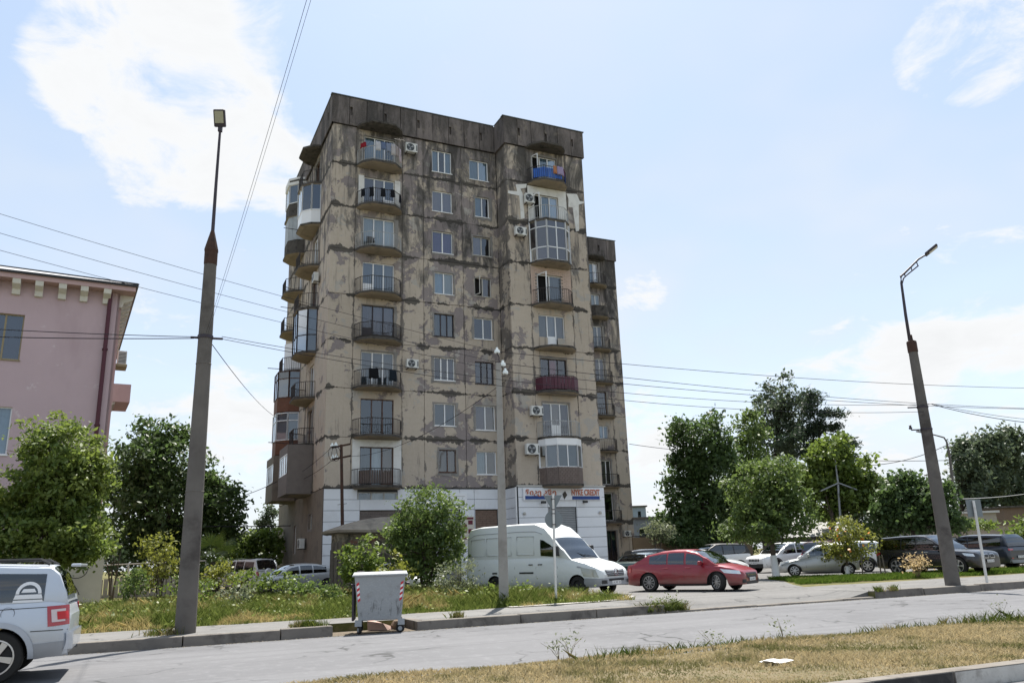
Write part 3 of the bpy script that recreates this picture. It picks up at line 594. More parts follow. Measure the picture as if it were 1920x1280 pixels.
for f in range(8):
    z = Z0[f] + .08; b = slab(F_B, 14.6, z)
    if f == 0:
        zt = z + 1.02; o = outline(14.6, 2.98, 1.06); rows = 8
        w_ = MB(F_B); w_.prism(outline(14.6, 2.94, 1.02), z, zt); w_.build('parapet', M_JOINT, b)
        for i in range(5):
            a, c = o[i], o[i + 1]; L = math.dist(a, c); q = MB(F_B); nx, ny = (c[1] - a[1]) / L * -.012, (c[0] - a[0]) / L * .012
            for r in range(rows):
                k = max(1, round(L / .26)); sh = .5 if r % 2 else 0
                for j in range(k + (1 if sh else 0)):
                    t0, t1 = max(0, (j - sh) / k) + .012 / L, min(1, (j + 1 - sh) / k) - .012 / L
                    if t1 - t0 < .03: continue
                    p0 = (a[0] + (c[0] - a[0]) * t0, a[1] + (c[1] - a[1]) * t0); p1 = (a[0] + (c[0] - a[0]) * t1, a[1] + (c[1] - a[1]) * t1); h = (zt - z) / rows; rr = random.uniform(0, .5)
                    q.prism([(p0[0] - nx, p0[1] - ny), (p1[0] - nx, p1[1] - ny), (p1[0] + nx * (1 + rr), p1[1] + ny * (1 + rr)), (p0[0] + nx * (1 + rr), p0[1] + ny * (1 + rr))], z + h * r + .006, z + h * (r + 1) - .006)
            tag(q.build('stone_facing', M_BRBRICK, b), kind='stuff')
        glazing(F_B, 14.6, zt, z + 2.4, b, M_WHITEF, 2.94, 1.03, (0, 1.), 2, 'g'); w_ = MB(F_B); w_.prism(outline(14.6, 3.0, 1.08), z + 2.4, z + 2.82); w_.build('fascia', M_WHITEF, b)
    elif f == 1: railing(F_B, 14.6, z, b, M_RAILP)
    elif f == 2: railing(F_B, 14.6, z, b, M_RAIL); screen(F_B, 14.6, z, b, simple('maroon_sheet', (.085, .02, .035), .5, 0, .25, 6, .1), 3.04, 1.1, .82, 'balustrade_sheet', None, .06, .24)
    elif f == 3:
        m = MB(F_B); m.box(13.5, 14.1, .02, .05, z, z + .75); m.box(14.85, 15.45, .02, .05, z, z + .75); m.build('apron_wall', M_FAC, blk)
    elif f == 4:
        railing(F_B, 14.6, z, b, M_RAIL); hb = alls['B'][4]; brick_skin(F_B, 13.06, 16.12, z + .02, z + 2.72, [(hb[0], hb[1], hb[2], hb[3])], M_PINKT, blk)
    elif f == 5: glazing(F_B, 14.6, z, z + 2.9, b, M_WHITEF, 2.96, 1.05, (0, .30, .80, 1.), 2, 'd')
    elif f == 6:
        railing(F_B, 14.6, z, b, M_RAILP); hb = alls['B'][6]; m = MB(F_B)
        for q in ((13.08, 13.5, 23.4, 26.1), (15.45, 16.1, 23.4, 26.1), (13.5, 15.45, hb[3], 26.1)): m.box(q[0], q[1], .02, .035, q[2], q[3])
        m.build('painted_surround', M_WPAINT, blk)
        for pl in ([(12.2, 26.0), (13.05, 26.2), (13.0, 25.9), (12.55, 25.75), (12.7, 25.4), (12.78, 23.6), (12.5, 23.5), (12.45, 25.2), (11.6, 25.25), (11.62, 25.45), (12.3, 25.5)],
                   [(16.15, 26.0), (17.0, 26.1), (17.2, 25.6), (17.55, 25.6), (17.55, 25.5), (17.1, 25.3), (17.0, 23.3), (16.75, 23.2), (16.6, 25.0), (16.25, 25.0), (16.3, 25.6)]):
            m = MB(F_B); m.add([(p[0], .028, p[1]) for p in pl] + [(p[0], .0, p[1]) for p in pl], [tuple(range(len(pl)))] + [(i, (i + 1) % len(pl), len(pl) + (i + 1) % len(pl), len(pl) + i) for i in range(len(pl))])
            m.build('mortar_repair', M_WPAINT, blk)
    else: railing(F_B, 14.6, z, b, M_RAIL); screen(F_B, 14.6, z, b, simple('blue_sheeting', (.02, .12, .5), .5, 0, .35, 2, .2), 2.94, 1.03, .72, 'balustrade_cloth', (1, 2, 4), .1, .12)
# ---- balconies of the left side: open or closed in as in the photo
Lnear = ['box', 'rail', 'rail', 'glassd', 'rail', 'rail', 'white', 'rail']; Lfar = ['box2', 'brownw', 'brownw', 'screen', 'rail', 'rail', 'zinc', 'whitetop']
M_ZINC = simple('zinc_sheet', (.36, .38, .38), .5, .3, .3, 3, .2, .4, (.16, .15, .14), .5); M_RUST = simple('rust_brown_sheet', (.17, .075, .045), .7, .1, .35, 3, .2, .3)
for uc, kinds in ((LB[0], Lnear), (LB[1], Lfar)):
    for f, kd in enumerate(kinds):
        z = Z0[f] + .08; b = slab(F_L, uc, z, 3.1, 1.15)
        if kd == 'rail': railing(F_L, uc, z, b, M_RAIL, 3.0, 1.1)
        elif kd == 'glassd': glazing(F_L, uc, z, z + 2.85, b, M_DARKF, 3.0, 1.1, (0, .38, 1.), 2, 'g')
        elif kd == 'white': screen(F_L, uc, z, b, M_WHITEF, 3.0, 1.1, .95, 'parapet', None, .0); glazing(F_L, uc, z + .95, z + 2.85, b, M_WHITEF, 3.0, 1.1, (0, 1.), 2, 'k')
        elif kd == 'whitetop': screen(F_L, uc, z, b, M_SLAB, 3.0, 1.1, .95, 'parapet', None, 0); glazing(F_L, uc, z + .95, z + 2.4, b, M_WHITEF, 3.0, 1.1, (0, 1.), 2, 'g'); m = MB(F_L); m.prism(outline(uc, 3.15, 1.2), z + 2.4, z + 2.95); m.build('fascia', M_WPAINT, b)
        elif kd == 'zinc': screen(F_L, uc, z, b, M_SLAB, 3.0, 1.1, .95, 'parapet', None, 0); screen(F_L, uc, z + .95, b, M_ZINC, 3.0, 1.1, 1.9, 'zinc_cladding', None, 0, .5)
        elif kd == 'screen': railing(F_L, uc, z, b, M_RAIL, 3.0, 1.1); screen(F_L, uc, z, b, M_WHITEF, 2.9, 1.0, 1.9, 'screen_panel', (0, 1), .05)
        elif kd == 'brownw': screen(F_L, uc, z, b, M_RUST, 3.1, 1.35, 1.0, 'parapet', None, 0); glazing(F_L, uc, z + 1.0, z + 2.85, b, M_WHITEF if f == 1 else M_BROWNF, 3.1, 1.35, (0, .72, 1.), 2, 'g')
        else:   # big boxed-in loggia
            m = MB(F_L); u0, u1, dd = uc - 1.55, uc + 1.55, 1.55; m.box(u0, u1, .02, dd, z - .16, z); m.box(u0, u0 + .08, .02, dd, z, z + 2.75); m.box(u0 + .08, u1, dd - .08, dd, z, z + 1.05); m.box(u0 + .08, u1, dd - .08, dd, z + 2.3, z + 2.75); m.box(u1 - .08, u1, .02, dd - .08, z, z + 2.75); m.box(u0, u1, .02, dd, z + 2.75, z + 2.82)
            m.build('loggia_box', simple('grey_slate_panel', (.19, .165, .15), .85, 0, .3, 3, .25) if kd == 'box' else M_PLINTH, b)
            FF = lambda u, v, zz, dd=dd: F_L(u, v + dd, zz)
            window(FF, u0 + .1, u1 - .1, z + 1.06, z + 2.29, 4, M_WHITEF, 'nwgn', v=-.04, parent=b, sill=False, name='loggia_window')
for uc in LB: slab(F_L, uc, 29.12, 3.15, 1.15, 'canopy')
# ---- ground floor: plinth on the left side, cladding and shutters at the front
hL = [(3.0, 4.0, 3.45, 4.35), (8.3, 9.1, 2.1, 3.9)]
panel(F_L, 0, 15.7, 0, 5.6, hL, M_PLINTH, out=.0, name='plinth_wall')
window(F_L, *hL[0], 2, M_GREYF, 'w', sill=False); window(F_L, *hL[1], 1, M_WHITEF, 'g', sill=False)
panel(F_W, 17.6, 28.05, 0, 3.9, [(25.4, 26.3, .3, 3.2)], M_FACW, out=.0, name='plinth_wall'); window(F_W, 25.4, 26.3, .3, 3.2, 2, M_DARKF, 'k', sill=False, name='entrance_door')
M_CLAD = simple('white_metal_cladding', (.74, .75, .77), .4, 0, .06, 1.5, 0, .4, (.55, .54, .53), .3); M_CLADB = flat('cladding_gap', (.05, .05, .055), .8)
def cladding(F, u0, u1, z0, z1, holes, splits, rowh=.62):
    mb = MB(F); us = sorted({u0, u1, *[h[0] for h in holes], *[h[1] for h in holes]}); zs = sorted({z0, z1, *[h[2] for h in holes], *[h[3] for h in holes]})
    for i in range(len(us) - 1):
        for k in range(len(zs) - 1):
            u, z = (us[i] + us[i + 1]) / 2, (zs[k] + zs[k + 1]) / 2
            if any(h[0] < u < h[1] and h[2] < z < h[3] for h in holes): continue
            mb.box(us[i], us[i + 1], .0, .10, zs[k], zs[k + 1])
    mb.build('cladding_frame', M_CLADB, blk)
    rows = round((z1 - z0) / rowh); h = (z1 - z0) / rows
    for r in range(rows):
        za, zb = z0 + r * h, z0 + (r + 1) * h
        cuts = sorted({u0, u1, *splits, *[x for q in holes if q[2] < (za + zb) / 2 < q[3] for x in q[:2]]})
        for a, b in zip(cuts[:-1], cuts[1:]):
            if any(q[0] <= (a + b) / 2 <= q[1] and q[2] < (za + zb) / 2 < q[3] for q in holes): continue
            m = MB(F); m.box(a + .012, b - .012, .10, .135 + random.uniform(-.004, .004), za + .012, zb - .012); m.build('cladding_panel', M_CLAD, blk)
hA = [(2.1, 5.2, .1, 4.33), (7.0, 8.3, .1, 4.33), (9.3, 10.8, .1, 4.33), (1.95, 4.35, 4.65, 5.38)]
cladding(F_A, 0, 11.36, 0, 5.55, hA, [2.1, 5.2, 8.3, 9.25]); hB = [(13.54, 15.5, .1, 4.3)]
cladding(F_B, 11.5, 17.62, 0, 5.55, hB, [13.5, 15.55]); cladding(F_R, -.1, 1.6, 0, 5.55, [], [])
M_SHUT = simple('grey_roller_shutter', (.30, .31, .32), .5, .4, .15, 3, .1, .4)
def shutter(F, u0, u1, z0, z1, mat, step=.11):
    mb = MB(F); z = z0
    while z < z1 - .01: mb.prism([(.02, z), (.055, z + .02), (.055, min(z + step - .02, z1)), (.02, min(z + step, z1))], u0 + .02, u1 - .02, 0); z += step
    return mb.build('roller_shutter', mat, blk)
shutter(F_B, 13.54, 15.5, .1, 4.3, M_SHUT); shutter(F_A, 7.0, 8.3, .1, 4.33, M_SHUT)
M_BRK = simple('brown_brick', (.23, .155, .115), .9, 0, .5, 5, .3)
brick_skin(F_A, 9.31, 10.79, .1, 4.32, [], M_BRK, blk, .5, .13, .0, .05); brick_skin(F_A, 2.11, 5.19, .1, 4.32, [], simple('grey_old_brick', (.20, .165, .145), .9, 0, .5, 3, .3), blk, .26, .085, .0, .05)
m = MB(F_A); m.box(2.1, 10.8, -.25, -.02, .0, 4.6); m.build('infill_wall', M_JOINT, blk); m = MB(F_B); m.box(13.5, 15.55, -.25, -.02, .0, 4.4); m.build('infill_wall', M_JOINT, blk)
window(F_A, 1.97, 4.33, 4.66, 5.36, 3, M_GREYF, 'gww', v=.06, sill=False)
m = MB(F_B); m.box(11.45, 17.7, .0, .2, 5.56, 5.66); m.build('cornice_strip', M_GREYF, blk); m = MB(F_A); m.box(-.05, 11.34, .0, .17, 5.56, 5.64); m.build('cornice_strip', M_SLAB, blk)
m = MB(F_R); m.box(-.13, -.1 + .12, .1, .16, 0, 5.55); m.build('corner_trim', M_WHITEF, blk)
# ---- shop sign, notices, lamps on the cladding
def text(body, F, u, v, z, size, mat, name, parent, width=None, ext=.012, align='LEFT', bold=0.):
    cu = bpy.data.curves.new(name, 'FONT'); cu.body = body; cu.size = size; cu.extrude = ext; cu.align_x = align; cu.offset = bold
    o = bpy.data.objects.new(name, cu); COL.objects.link(o); bpy.context.view_layer.update()
    dg = bpy.context.evaluated_depsgraph_get(); me = bpy.data.meshes.new_from_object(o.evaluated_get(dg)); bpy.data.objects.remove(o)
    if len(me.vertices) == 0: return None
    co = np.zeros(len(me.vertices) * 3); me.vertices.foreach_get('co', co); co = co.reshape(-1, 3)
    if width: co[:, 0] *= width / (co[:, 0].max() - co[:, 0].min()); 
    me.vertices.foreach_set('co', np.array([F(u + p[0], v + p[2], z + p[1]) for p in co], dtype=np.float32).ravel()); me.update(); me.materials.clear(); me.materials.append(mat)
    ob = bpy.data.objects.new(name, me); COL.objects.link(ob); ob.parent = parent; return ob
M_SBLUE = simple('sign_blue', (.012, .05, .22), .4, 0, .1, 3, 0); M_SORG = simple('sign_orange_letters', (.50, .16, .09), .5, 0, .35, 4, 0)
sg = empty('shop_sign', BC, BRZ, 'long white shop sign with orange letters and blue stripe above the roller shutter', 'sign')
m = MB(F_B); m.box(11.8, 17.35, .15, .24, 4.74, 5.46); m.build('board', M_CLAD, sg)
m = MB(F_B); m.box(11.92, 14.2, .241, .252, 4.79, 5.0); m.box(15.2, 17.2, .241, .252, 4.77, 4.98); m.build('blue_stripe', M_SBLUE, sg)
text('\u10dc\u10d8\u10d9\u10d4 \u10d9\u10e0\u10d4', F_B, 11.95, .255, 5.07, .42, M_SORG, 'lettering', sg, 2.1, bold=.014); text('NYKE CREDIT', F_B, 15.15, .255, 5.04, .50, M_SORG, 'lettering', sg, 2.05, bold=.016)
m = MB(F_B); m.add([(14.62, .26, 4.78), (14.85, .26, 5.06), (14.7, .26, 5.3), (14.5, .26, 5.1)], [(0, 1, 2, 3)]); m.build('torn_patch', M_SLAB, sg)
s2 = empty('fascia_sign', BC, BRZ, 'small faded white panel sign behind the shrub top on the white shopfront', 'sign')
m = MB(F_A); m.box(6.9, 8.75, .15, .2, 4.66, 5.3); m.build('board', M_WHITEF, s2); m = MB(F_A); m.box(7.3, 8.6, .201, .21, 5.1, 5.13); m.box(7.3, 8.6, .201, .21, 4.85, 4.88); m.build('faded_lines', M_GREYF, s2)
s3 = empty('notice_board', BC, BRZ, 'cream notice board with dark red price strips beside the brick-filled shop window', 'notice')
m = MB(F_A); m.box(8.36, 9.2, .15, .17, 2.3, 3.9); m.build('board', simple('cream_board', (.62, .57, .48), .6, 0, .1, 3, 0), s3)
M_MAR = flat('maroon_print', (.13, .012, .025), .6)
for zz, a, b in ((3.72, 8.4, 9.15), (3.3, 8.4, 8.72), (3.42, 8.8, 9.1), (2.95, 8.4, 8.72), (2.9, 8.8, 9.1), (2.55, 8.4, 8.72)):
    m = MB(F_A); m.box(a, b, .171, .178, zz, zz + .13 + (.12 if a > 8.5 else 0)); m.build('price_strip', M_MAR, s3)
M_DK = simple('dark_plastic', (.03, .03, .032), .5, 0, .2, 6, .1)
for i, (F, u, z, lb) in enumerate(((F_B, 13.1, 4.6, 'small dark floodlight under the left end of the shop sign'), (F_B, 16.05, 4.62, 'small dark floodlight under the right end of the shop sign'))):
    m = MB(F); m.box(u - .16, u + .16, .3, .45, z - .07, z + .07); m.box(u - .02, u + .02, .13, .3, z - .02, z + .02); tag(m.build('floodlight', M_DK, blk if False else None, loc=BC, rz=BRZ, bevel=.02), lb, 'lamp', 'floodlights under the shop sign')
for u, lb in ((11.85, 'small grey wall lamp left of the roller shutter on white cladding'), (17.2, 'small grey wall lamp at the right end of the white cladding')):
    m2 = MB(); m2.lathe([(.0, 0), (.09, .02), (.1, .09), (.04, .14), (0, .15)], 10, 'y', (0, 0, 0)); m2.v = [F_B(u + p[0], .135 + p[1], 3.95 + p[2]) for p in m2.v]; tag(m2.build('wall_lamp', M_GREYF, loc=BC, rz=BRZ, smooth=40), lb, 'lamp', 'wall lamps on the shopfront')
# ---- things fixed to the facades: air conditioners
M_ACW = simple('ac_casing', (.66, .66, .63), .45, 0, .12, 4, 0, .4, (.35, .33, .3), .35); M_ACG = flat('ac_grille', (.04, .045, .05), .6)
def aircon(F, u0, u1, z0, z1, label, d=.3):
    e = empty('air_conditioner', BC, BRZ, label, 'air conditioner', 'air conditioners on the apartment block'); q = MB(F); q.box(u0, u1, .14, .14 + d, z0, z1); q.build('casing', M_ACW, e, bevel=.02)
    cu, cz, rr = u0 + (u1 - u0) * .4, (z0 + z1) / 2, min(z1 - z0, u1 - u0) * .42
    q = MB(); q.lathe([(0, 0), (rr * .3, .004), (rr, .004), (rr, 0)], 20, 'y'); q.v = [F(cu + p[0], .14 + d + .004 + p[1], cz + p[2]) for p in q.v]; g = q.build('fan_grille', M_ACG, e)
    q = MB()
    for k in range(3):
        a = k * 2.094; q.add([(0, 0, 0), (rr * .9 * math.cos(a), 0, rr * .9 * math.sin(a)), (rr * .85 * math.cos(a + .8), 0, rr * .85 * math.sin(a + .8))], [(0, 1, 2)])
    q.v = [F(cu + p[0], .14 + d + .01, cz + p[2]) for p in q.v]; q.build('fan_blade', flat('ac_fan', (.25, .26, .27), .5), e)
    q = MB(F); q.box(u0 + .08, u0 + .12, .01, .14 + d, z0 - .05, z0 - .005); q.box(u1 - .12, u1 - .08, .01, .14 + d, z0 - .05, z0 - .005); q.build('bracket', M_RAIL, e)
    q = MB(F); q.box(u1 - .09, u1 - .03, .1395 + d, .15 + d, z0 + .1, z1 - .12); q.build('label_strip', M_ACG, e)
aircon(F_A, 4.75, 5.57, 27.72, 28.36, 'white air conditioner beside the topmost laundry balcony')
aircon(F_A, 4.83, 5.6, 12.92, 13.47, 'white air conditioner with blue sticker on the bare wall of the main front')
aircon(F_B, 12.72, 13.42, 24.64, 25.3, 'grey air conditioner beside white mortar patches near the top of the bay')
aircon(F_B, 11.87, 12.71, 22.16, 22.74, 'air conditioner left of the brown glazed bay window')
aircon(F_B, 12.5, 13.34, 10.0, 10.6, 'white air conditioner left of the pale railing balcony, second floor')
aircon(F_B, 12.05, 12.95, 7.52, 8.2, 'largest white air conditioner, left of the white bay window on brown stone')
aircon(F_W, 26.82, 27.5, 2.7, 3.18, 'white air conditioner low on the dark right wing beside the entrance')
aircon(F_L, 2.6, 3.3, 19.0, 19.6, 'grey air conditioner high on the left side wall between balconies')
aircon(F_L, 4.4, 5.2, 2.35, 2.95, 'grey air conditioner low on the left side wall above the parked cars')
# ------------------------------------------------------------------ vehicles
def paint(name, col, metal=.0, rough=.32, dirt=.25):
    if name in _mc: return _mc[name]
    k = NT(name); o = k.obj(); z = k.sep(o)[2]; n = k.noise(3, 5, .6, o)
    c = k.mix(k.math('MULTIPLY', k.ss(k.math('SUBTRACT', z, k.math('MULTIPLY', n, .5)), .55, -.15), dirt * 2.2), col, (.17, .15, .125))
    _mc[name] = k.fin(k.pr(c, k.math('ADD', rough, k.math('MULTIPLY', n, .12)), metal, .5, None, .6)); return _mc[name]
M_TYRE = simple('tyre_rubber', (.028, .027, .026), .85, 0, .3, 10, .2, .2, coords='obj'); M_RIM = flat('alloy_rim', (.55, .55, .56), .3, .85); M_RIMD = flat('dark_alloy_rim', (.10, .10, .105), .35, .8); M_RIMB = flat('rim_shadow', (.015, .015, .016), .7)
M_CGL = glass('car_glass', (.15, .17, .18), .06); M_CGD = glass('tinted_car_glass', (.05, .06, .07), .05); M_BLK = flat('black_trim', (.018, .018, .019), .55); M_CHR = flat('chrome_trim', (.75, .75, .76), .15, 1.)
M_HEAD = flat('headlamp_lens', (.62, .65, .68), .12, .35, .6, 1.); M_TAIL = flat('tail_lamp_lens', (.36, .006, .012), .2, 0, .5, 1.); M_AMB = flat('amber_lens', (.55, .17, .02), .3); M_PLT = flat('number_plate_white', (.72, .72, .72), .4); M_PLTX = flat('plate_print', (.03, .03, .04), .5); M_INT = flat('car_interior', (.03, .03, .032), .9); M_SEAT = simple('car_seat_cloth', (.085, .08, .078), .9, 0, .2, 5, 0)
M_GREYPL = simple('grey_bumper_plastic', (.30, .31, .33), .5, 0, .15, 5, .05, .4, coords='obj')
def interp(tab, x):
    if x <= tab[0][0]: return tab[0][1]
    for (a, b), (c, d) in zip(tab[:-1], tab[1:]):
        if x <= c: t = (x - a) / (c - a) if c > a else 0; t = t * t * (3 - 2 * t) * .5 + t * .5; return b + (d - b) * t
    return tab[-1][1]
def wheel(parent, x, y, r, w, side, rim=None, spokes=10, steer=0., mat_r=None, split=False):
    """tyre part with rim and spokes as sub-parts; side +1 = left"""
    rim = rim or M_RIM; hub = empty_w = None
    prof = [(r * .66, -w / 2), (r * .93, -w / 2), (r * .985, -w * .4), (r, -w * .25), (r, w * .25), (r * .985, w * .4), (r * .93, w / 2), (r * .66, w / 2)]
    m = MB(); m.lathe(prof, 28, 'y', closed=True)
    t = m.build('wheel', M_TYRE, parent, smooth=40, loc=(x, y, r)); t.rotation_euler = (0, random.uniform(0, 3), steer)
    o = side * (w / 2)
    m = MB(); m.lathe([(r * .70, o * .96), (r * .645, o * 1.0), (r * .61, o * .9), (r * .60, o * .45), (0, o * .42)], 28, 'y'); m.build('rim_bed', M_RIMB if spokes else rim, t, smooth=40)
    m = MB(); m.lathe([(r * .695, o * .93), (r * .69, o * 1.02), (r * .635, o * 1.03), (r * .62, o * .85)], 28, 'y'); m.build('rim', rim, t, smooth=40)
    m = MB(); m.lathe([(0, o * .98), (r * .12, o * .97), (r * .15, o * .85), (r * .15, o * .5)], 14, 'y')
    for k in range(spokes):
        a = 2 * math.pi * k / spokes
        for da in ((-.10, .10) if split else (0,)):
            p0 = (math.cos(a) * r * .1, math.sin(a) * r * .1); p1 = (math.cos(a + da) * r * .64, math.sin(a + da) * r * .64); wd = r * (.62 / spokes if not split else .055)
            n0 = (-math.sin(a) * wd, math.cos(a) * wd)
            m.add([(p0[0] - n0[0] * .7, o * .95, p0[1] - n0[1] * .7), (p0[0] + n0[0] * .7, o * .95, p0[1] + n0[1] * .7), (p1[0] + n0[0], o * .93, p1[1] + n0[1]), (p1[0] - n0[0], o * .93, p1[1] - n0[1]),
                   (p0[0] - n0[0] * .7, o * .6, p0[1] - n0[1] * .7), (p0[0] + n0[0] * .7, o * .6, p0[1] + n0[1] * .7), (p1[0] + n0[0], o * .6, p1[1] + n0[1]), (p1[0] - n0[0], o * .6, p1[1] - n0[1])],
                  [(0, 1, 2, 3), (0, 4, 5, 1), (1, 5, 6, 2), (2, 6, 7, 3), (3, 7, 4, 0)])
    m.build('spokes', rim, t)
    return t
class Car:
    """x forward with the rear axle at 0, y left, z up. spec tables are functions of x."""
    def __init__(s, name, label, cat, loc, heading, sp, body, group=None, glassm=None):
        s.sp = sp; s.root = empty(name, loc, heading, label, cat, group); s.body = body; s.gl = glassm or M_CGL
        s.xr, s.xf, s.wb = sp['xr'], sp['xf'], sp['wb']; s.hw = sp['w'] / 2; s.zb = sp.get('zb', .22); s.R = sp['wr']; s.ra = s.R * sp.get('arch', 1.16)
        s.make_body(); s.make_house(); s.wheels()
    def plan(s, x):
        sp = s.sp; f = sp.get('fr', .55); r = sp.get('rr', .35); h = s.hw
        e = 0.
        if x > s.xf - f: t = (x - (s.xf - f)) / f; e = sp.get('fe', .34) * (1 - math.sqrt(max(0, 1 - t ** 2.3)))
        if x < s.xr + r: t = ((s.xr + r) - x) / r; e = sp.get('re', .25) * (1 - math.sqrt(max(0, 1 - t ** 2.6)))
        return h * (1 - e)
    PROF = [(0., .90), (.10, .955), (.22, .985), (.42, 1.0), (.62, .995), (.78, .975), (.90, .955), (1., .915)]
    def zs(s, x): return interp(s.sp['shoulder'], x)
    def Y(s, x, z):
        t = (z - s.zb) / max(.05, s.zs(x) - s.zb); t = min(1, max(0, t)); return s.plan(x) * interp(s.PROF, t)
    def zbot(s, x):
        z = s.zb + interp(s.sp.get('lift', [(s.xr, .06), (s.xr + .5, 0), (s.xf - .5, 0), (s.xf, .03)]), x)
        for c in (0, s.wb):
            d = abs(x - c)
            if d < s.ra: z = max(z, s.R + math.sqrt(s.ra ** 2 - d ** 2) * .97)
        return z
    def make_body(s):
        xs = set(np.linspace(s.xr, s.xf, 44).tolist())
        for c in (0, s.wb): xs |= {c + s.ra * math.cos(a) * .9999 for a in np.linspace(0, math.pi, 19)}
        for e, d in ((s.xf, -1), (s.xr, 1)): xs |= {e + d * q for q in (.004, .012, .03, .06, .1, .16)}
        xs = sorted(xs); T = [p[0] for p in s.PROF]; rows = []
        for x in xs:
            z0 = s.zbot(x); zt = s.zs(x); row = []
            cr = interp(s.sp['crown'], x)
            for t in T: z = s.zb + t * (zt - s.zb); z = max(z, z0); z = min(z, zt); row.append((s.Y(x, z), z))
            w = row[-1][0]; row += [(w * .93, zt + cr * .35), (w * .72, zt + cr * .75), (w * .35, zt + cr * .95), (0, zt + cr)]
            rows.append([(x, y, z) for y, z in row] + [(x, -y, z) for y, z in row[-2::-1]])
        mb = MB(); mb.grid(rows); n = len(rows[0])
        mb.add(rows[0], [tuple(range(n))]); mb.add(rows[-1], [tuple(range(n))])
        mb.cur = 1
        for a, b in zip(rows[:-1], rows[1:]): mb.quad(a[0], a[-1], b[-1], b[0])
        o = mb.build('body', [s.body, M_BLK], s.root, smooth=32, fixn=True)
        # merge doubled cap vertices so shading stays smooth
        bm = bmesh.new(); bm.from_mesh(o.data); bmesh.ops.remove_doubles(bm, verts=bm.verts, dist=.0008); bm.to_mesh(o.data); bm.free(); o.data.set_sharp_from_angle(angle=R(34))
        s.bodyo = o
    def G(s, x, t):
        """side of the greenhouse: t 0 at the shoulder, 1 at the roof edge"""
        h = s.sp['house']; zr = interp(h['roof'], x); zb = s.zs(x) - .015; wb = s.Y(x, s.zs(x)) * h.get('wb', .965); wr = s.hw * h.get('wr', .70)
        z = zb + (zr - zb) * t; k = max(0., (z - zb) / max(.01, h['H'] - zb)); bow = .03 * math.sin(math.pi * min(1, max(0, k)))
        return (x, wb + (wr - wb) * k ** h.get('pw', 1.25) + bow, z)
    def make_house(s):
        h = s.sp['house']; x0, x1 = h['roof'][0][0], h['roof'][-1][0]
        cutx = []
        for (xa, xb), fr in ((h['ws'], h.get('wsf', (.06, .94))), (h['rw'], h.get('rwf', (.06, .92)))):
            if xa is not None: q = sorted((xa + (xb - xa) * fr[0], xa + (xb - xa) * fr[1])); cutx.append((q[0] + .012, q[1] - .012))
        sw = [(a + .012, b - .012, t0 + .01, t1 - .01) for a, b, t0, t1 in h['side']]
        xs = sorted(set(np.linspace(x0, x1, 46).tolist()) | {p[0] for p in h['roof']} | {x0 + .02, x1 - .02} | {q for c_ in cutx for q in c_} | {q for c_ in sw for q in c_[:2]}); rows = []
        Ts = sorted({0, .25, .5, .75, .95, 1.} | {q for c_ in sw for q in c_[2:]}); nT = len(Ts)
        for x in xs:
            g = [s.G(x, t) for t in Ts]; w, z = g[-1][1], g[-1][2]; kc = min(1, max(0, (z - s.zs(x)) / .35)); c = h.get('crown', .06) * kc; k = [(x, w * .91, z + c * .45), (x, w * .7, z + c * .8), (x, w * .35, z + c * .96), (x, 0, z + c)]
            half = g + k; rows.append(half + [(p[0], -p[1], p[2]) for p in half[-2::-1]])
        nc = len(rows[0]); mb = MB(); fs = []
        for i in range(len(xs) - 1):
            xm = (xs[i] + xs[i + 1]) / 2
            for j in range(nc - 1):
                jj = j if j < nc // 2 else nc - 2 - j
                if jj < nT - 1:
                    tm = (Ts[jj] + Ts[jj + 1]) / 2
                    if any(a < xm < b and t0 < tm < t1 for a, b, t0, t1 in sw): continue
                elif jj >= nT and any(a < xm < b for a, b in cutx): continue
                fs.append((i * nc + j, i * nc + j + 1, (i + 1) * nc + j + 1, (i + 1) * nc + j))
        mb.add([p for r_ in rows for p in r_], fs); o = mb.build('roof', s.body, s.root, smooth=38); s.roofo = o
        m = MB(); hl = [[(p[0], p[1] * .96, p[2] - .025) for p in r_[nT:nc - nT]] for r_, x in zip(rows, xs) if not any(a < x < b for a, b in cutx) and x > min([q[0] for q in sw]) - .1 and x < max([q[1] for q in sw])]
        if len(hl) > 1: m.grid(hl); m.build('headliner', M_INT, s.root)
        xi = np.linspace(x0 + .05, x1 - .05, 14); m = MB(); m.grid([[(x, u * s.Y(x, s.zs(x)) * .93, s.zs(x) + interp(s.sp['crown'], x) * (1 - u * u * .4) + .008) for u in np.linspace(-1, 1, 7)] for x in xi]); m.build('cabin_floor', M_INT, s.root)
        for i, (a, b, t0, t1) in enumerate(h['side']):       # side windows: x at bottom rear, bottom front; the top edge is trimmed by the roof line
            for sd in (1, -1):
                nn = 10; grid = []
                for q in range(nn + 1):
                    x = a + (b - a) * q / nn; tt = t1; 
                    col = []
                    for r_ in range(5):
                        t = t0 + (tt - t0) * r_ / 4; xx = x + h.get('lean', 0) * (t - t0) * (1 if q == 0 else 0); p = s.G(xx, t); col.append((p[0], sd * (p[1] + .006), p[2]))
                    grid.append(col)
                m = MB(); m.grid(grid); m.build('window', s.gl if not h.get('tint') or i not in h['tint'] else M_CGD, s.root, smooth=True)
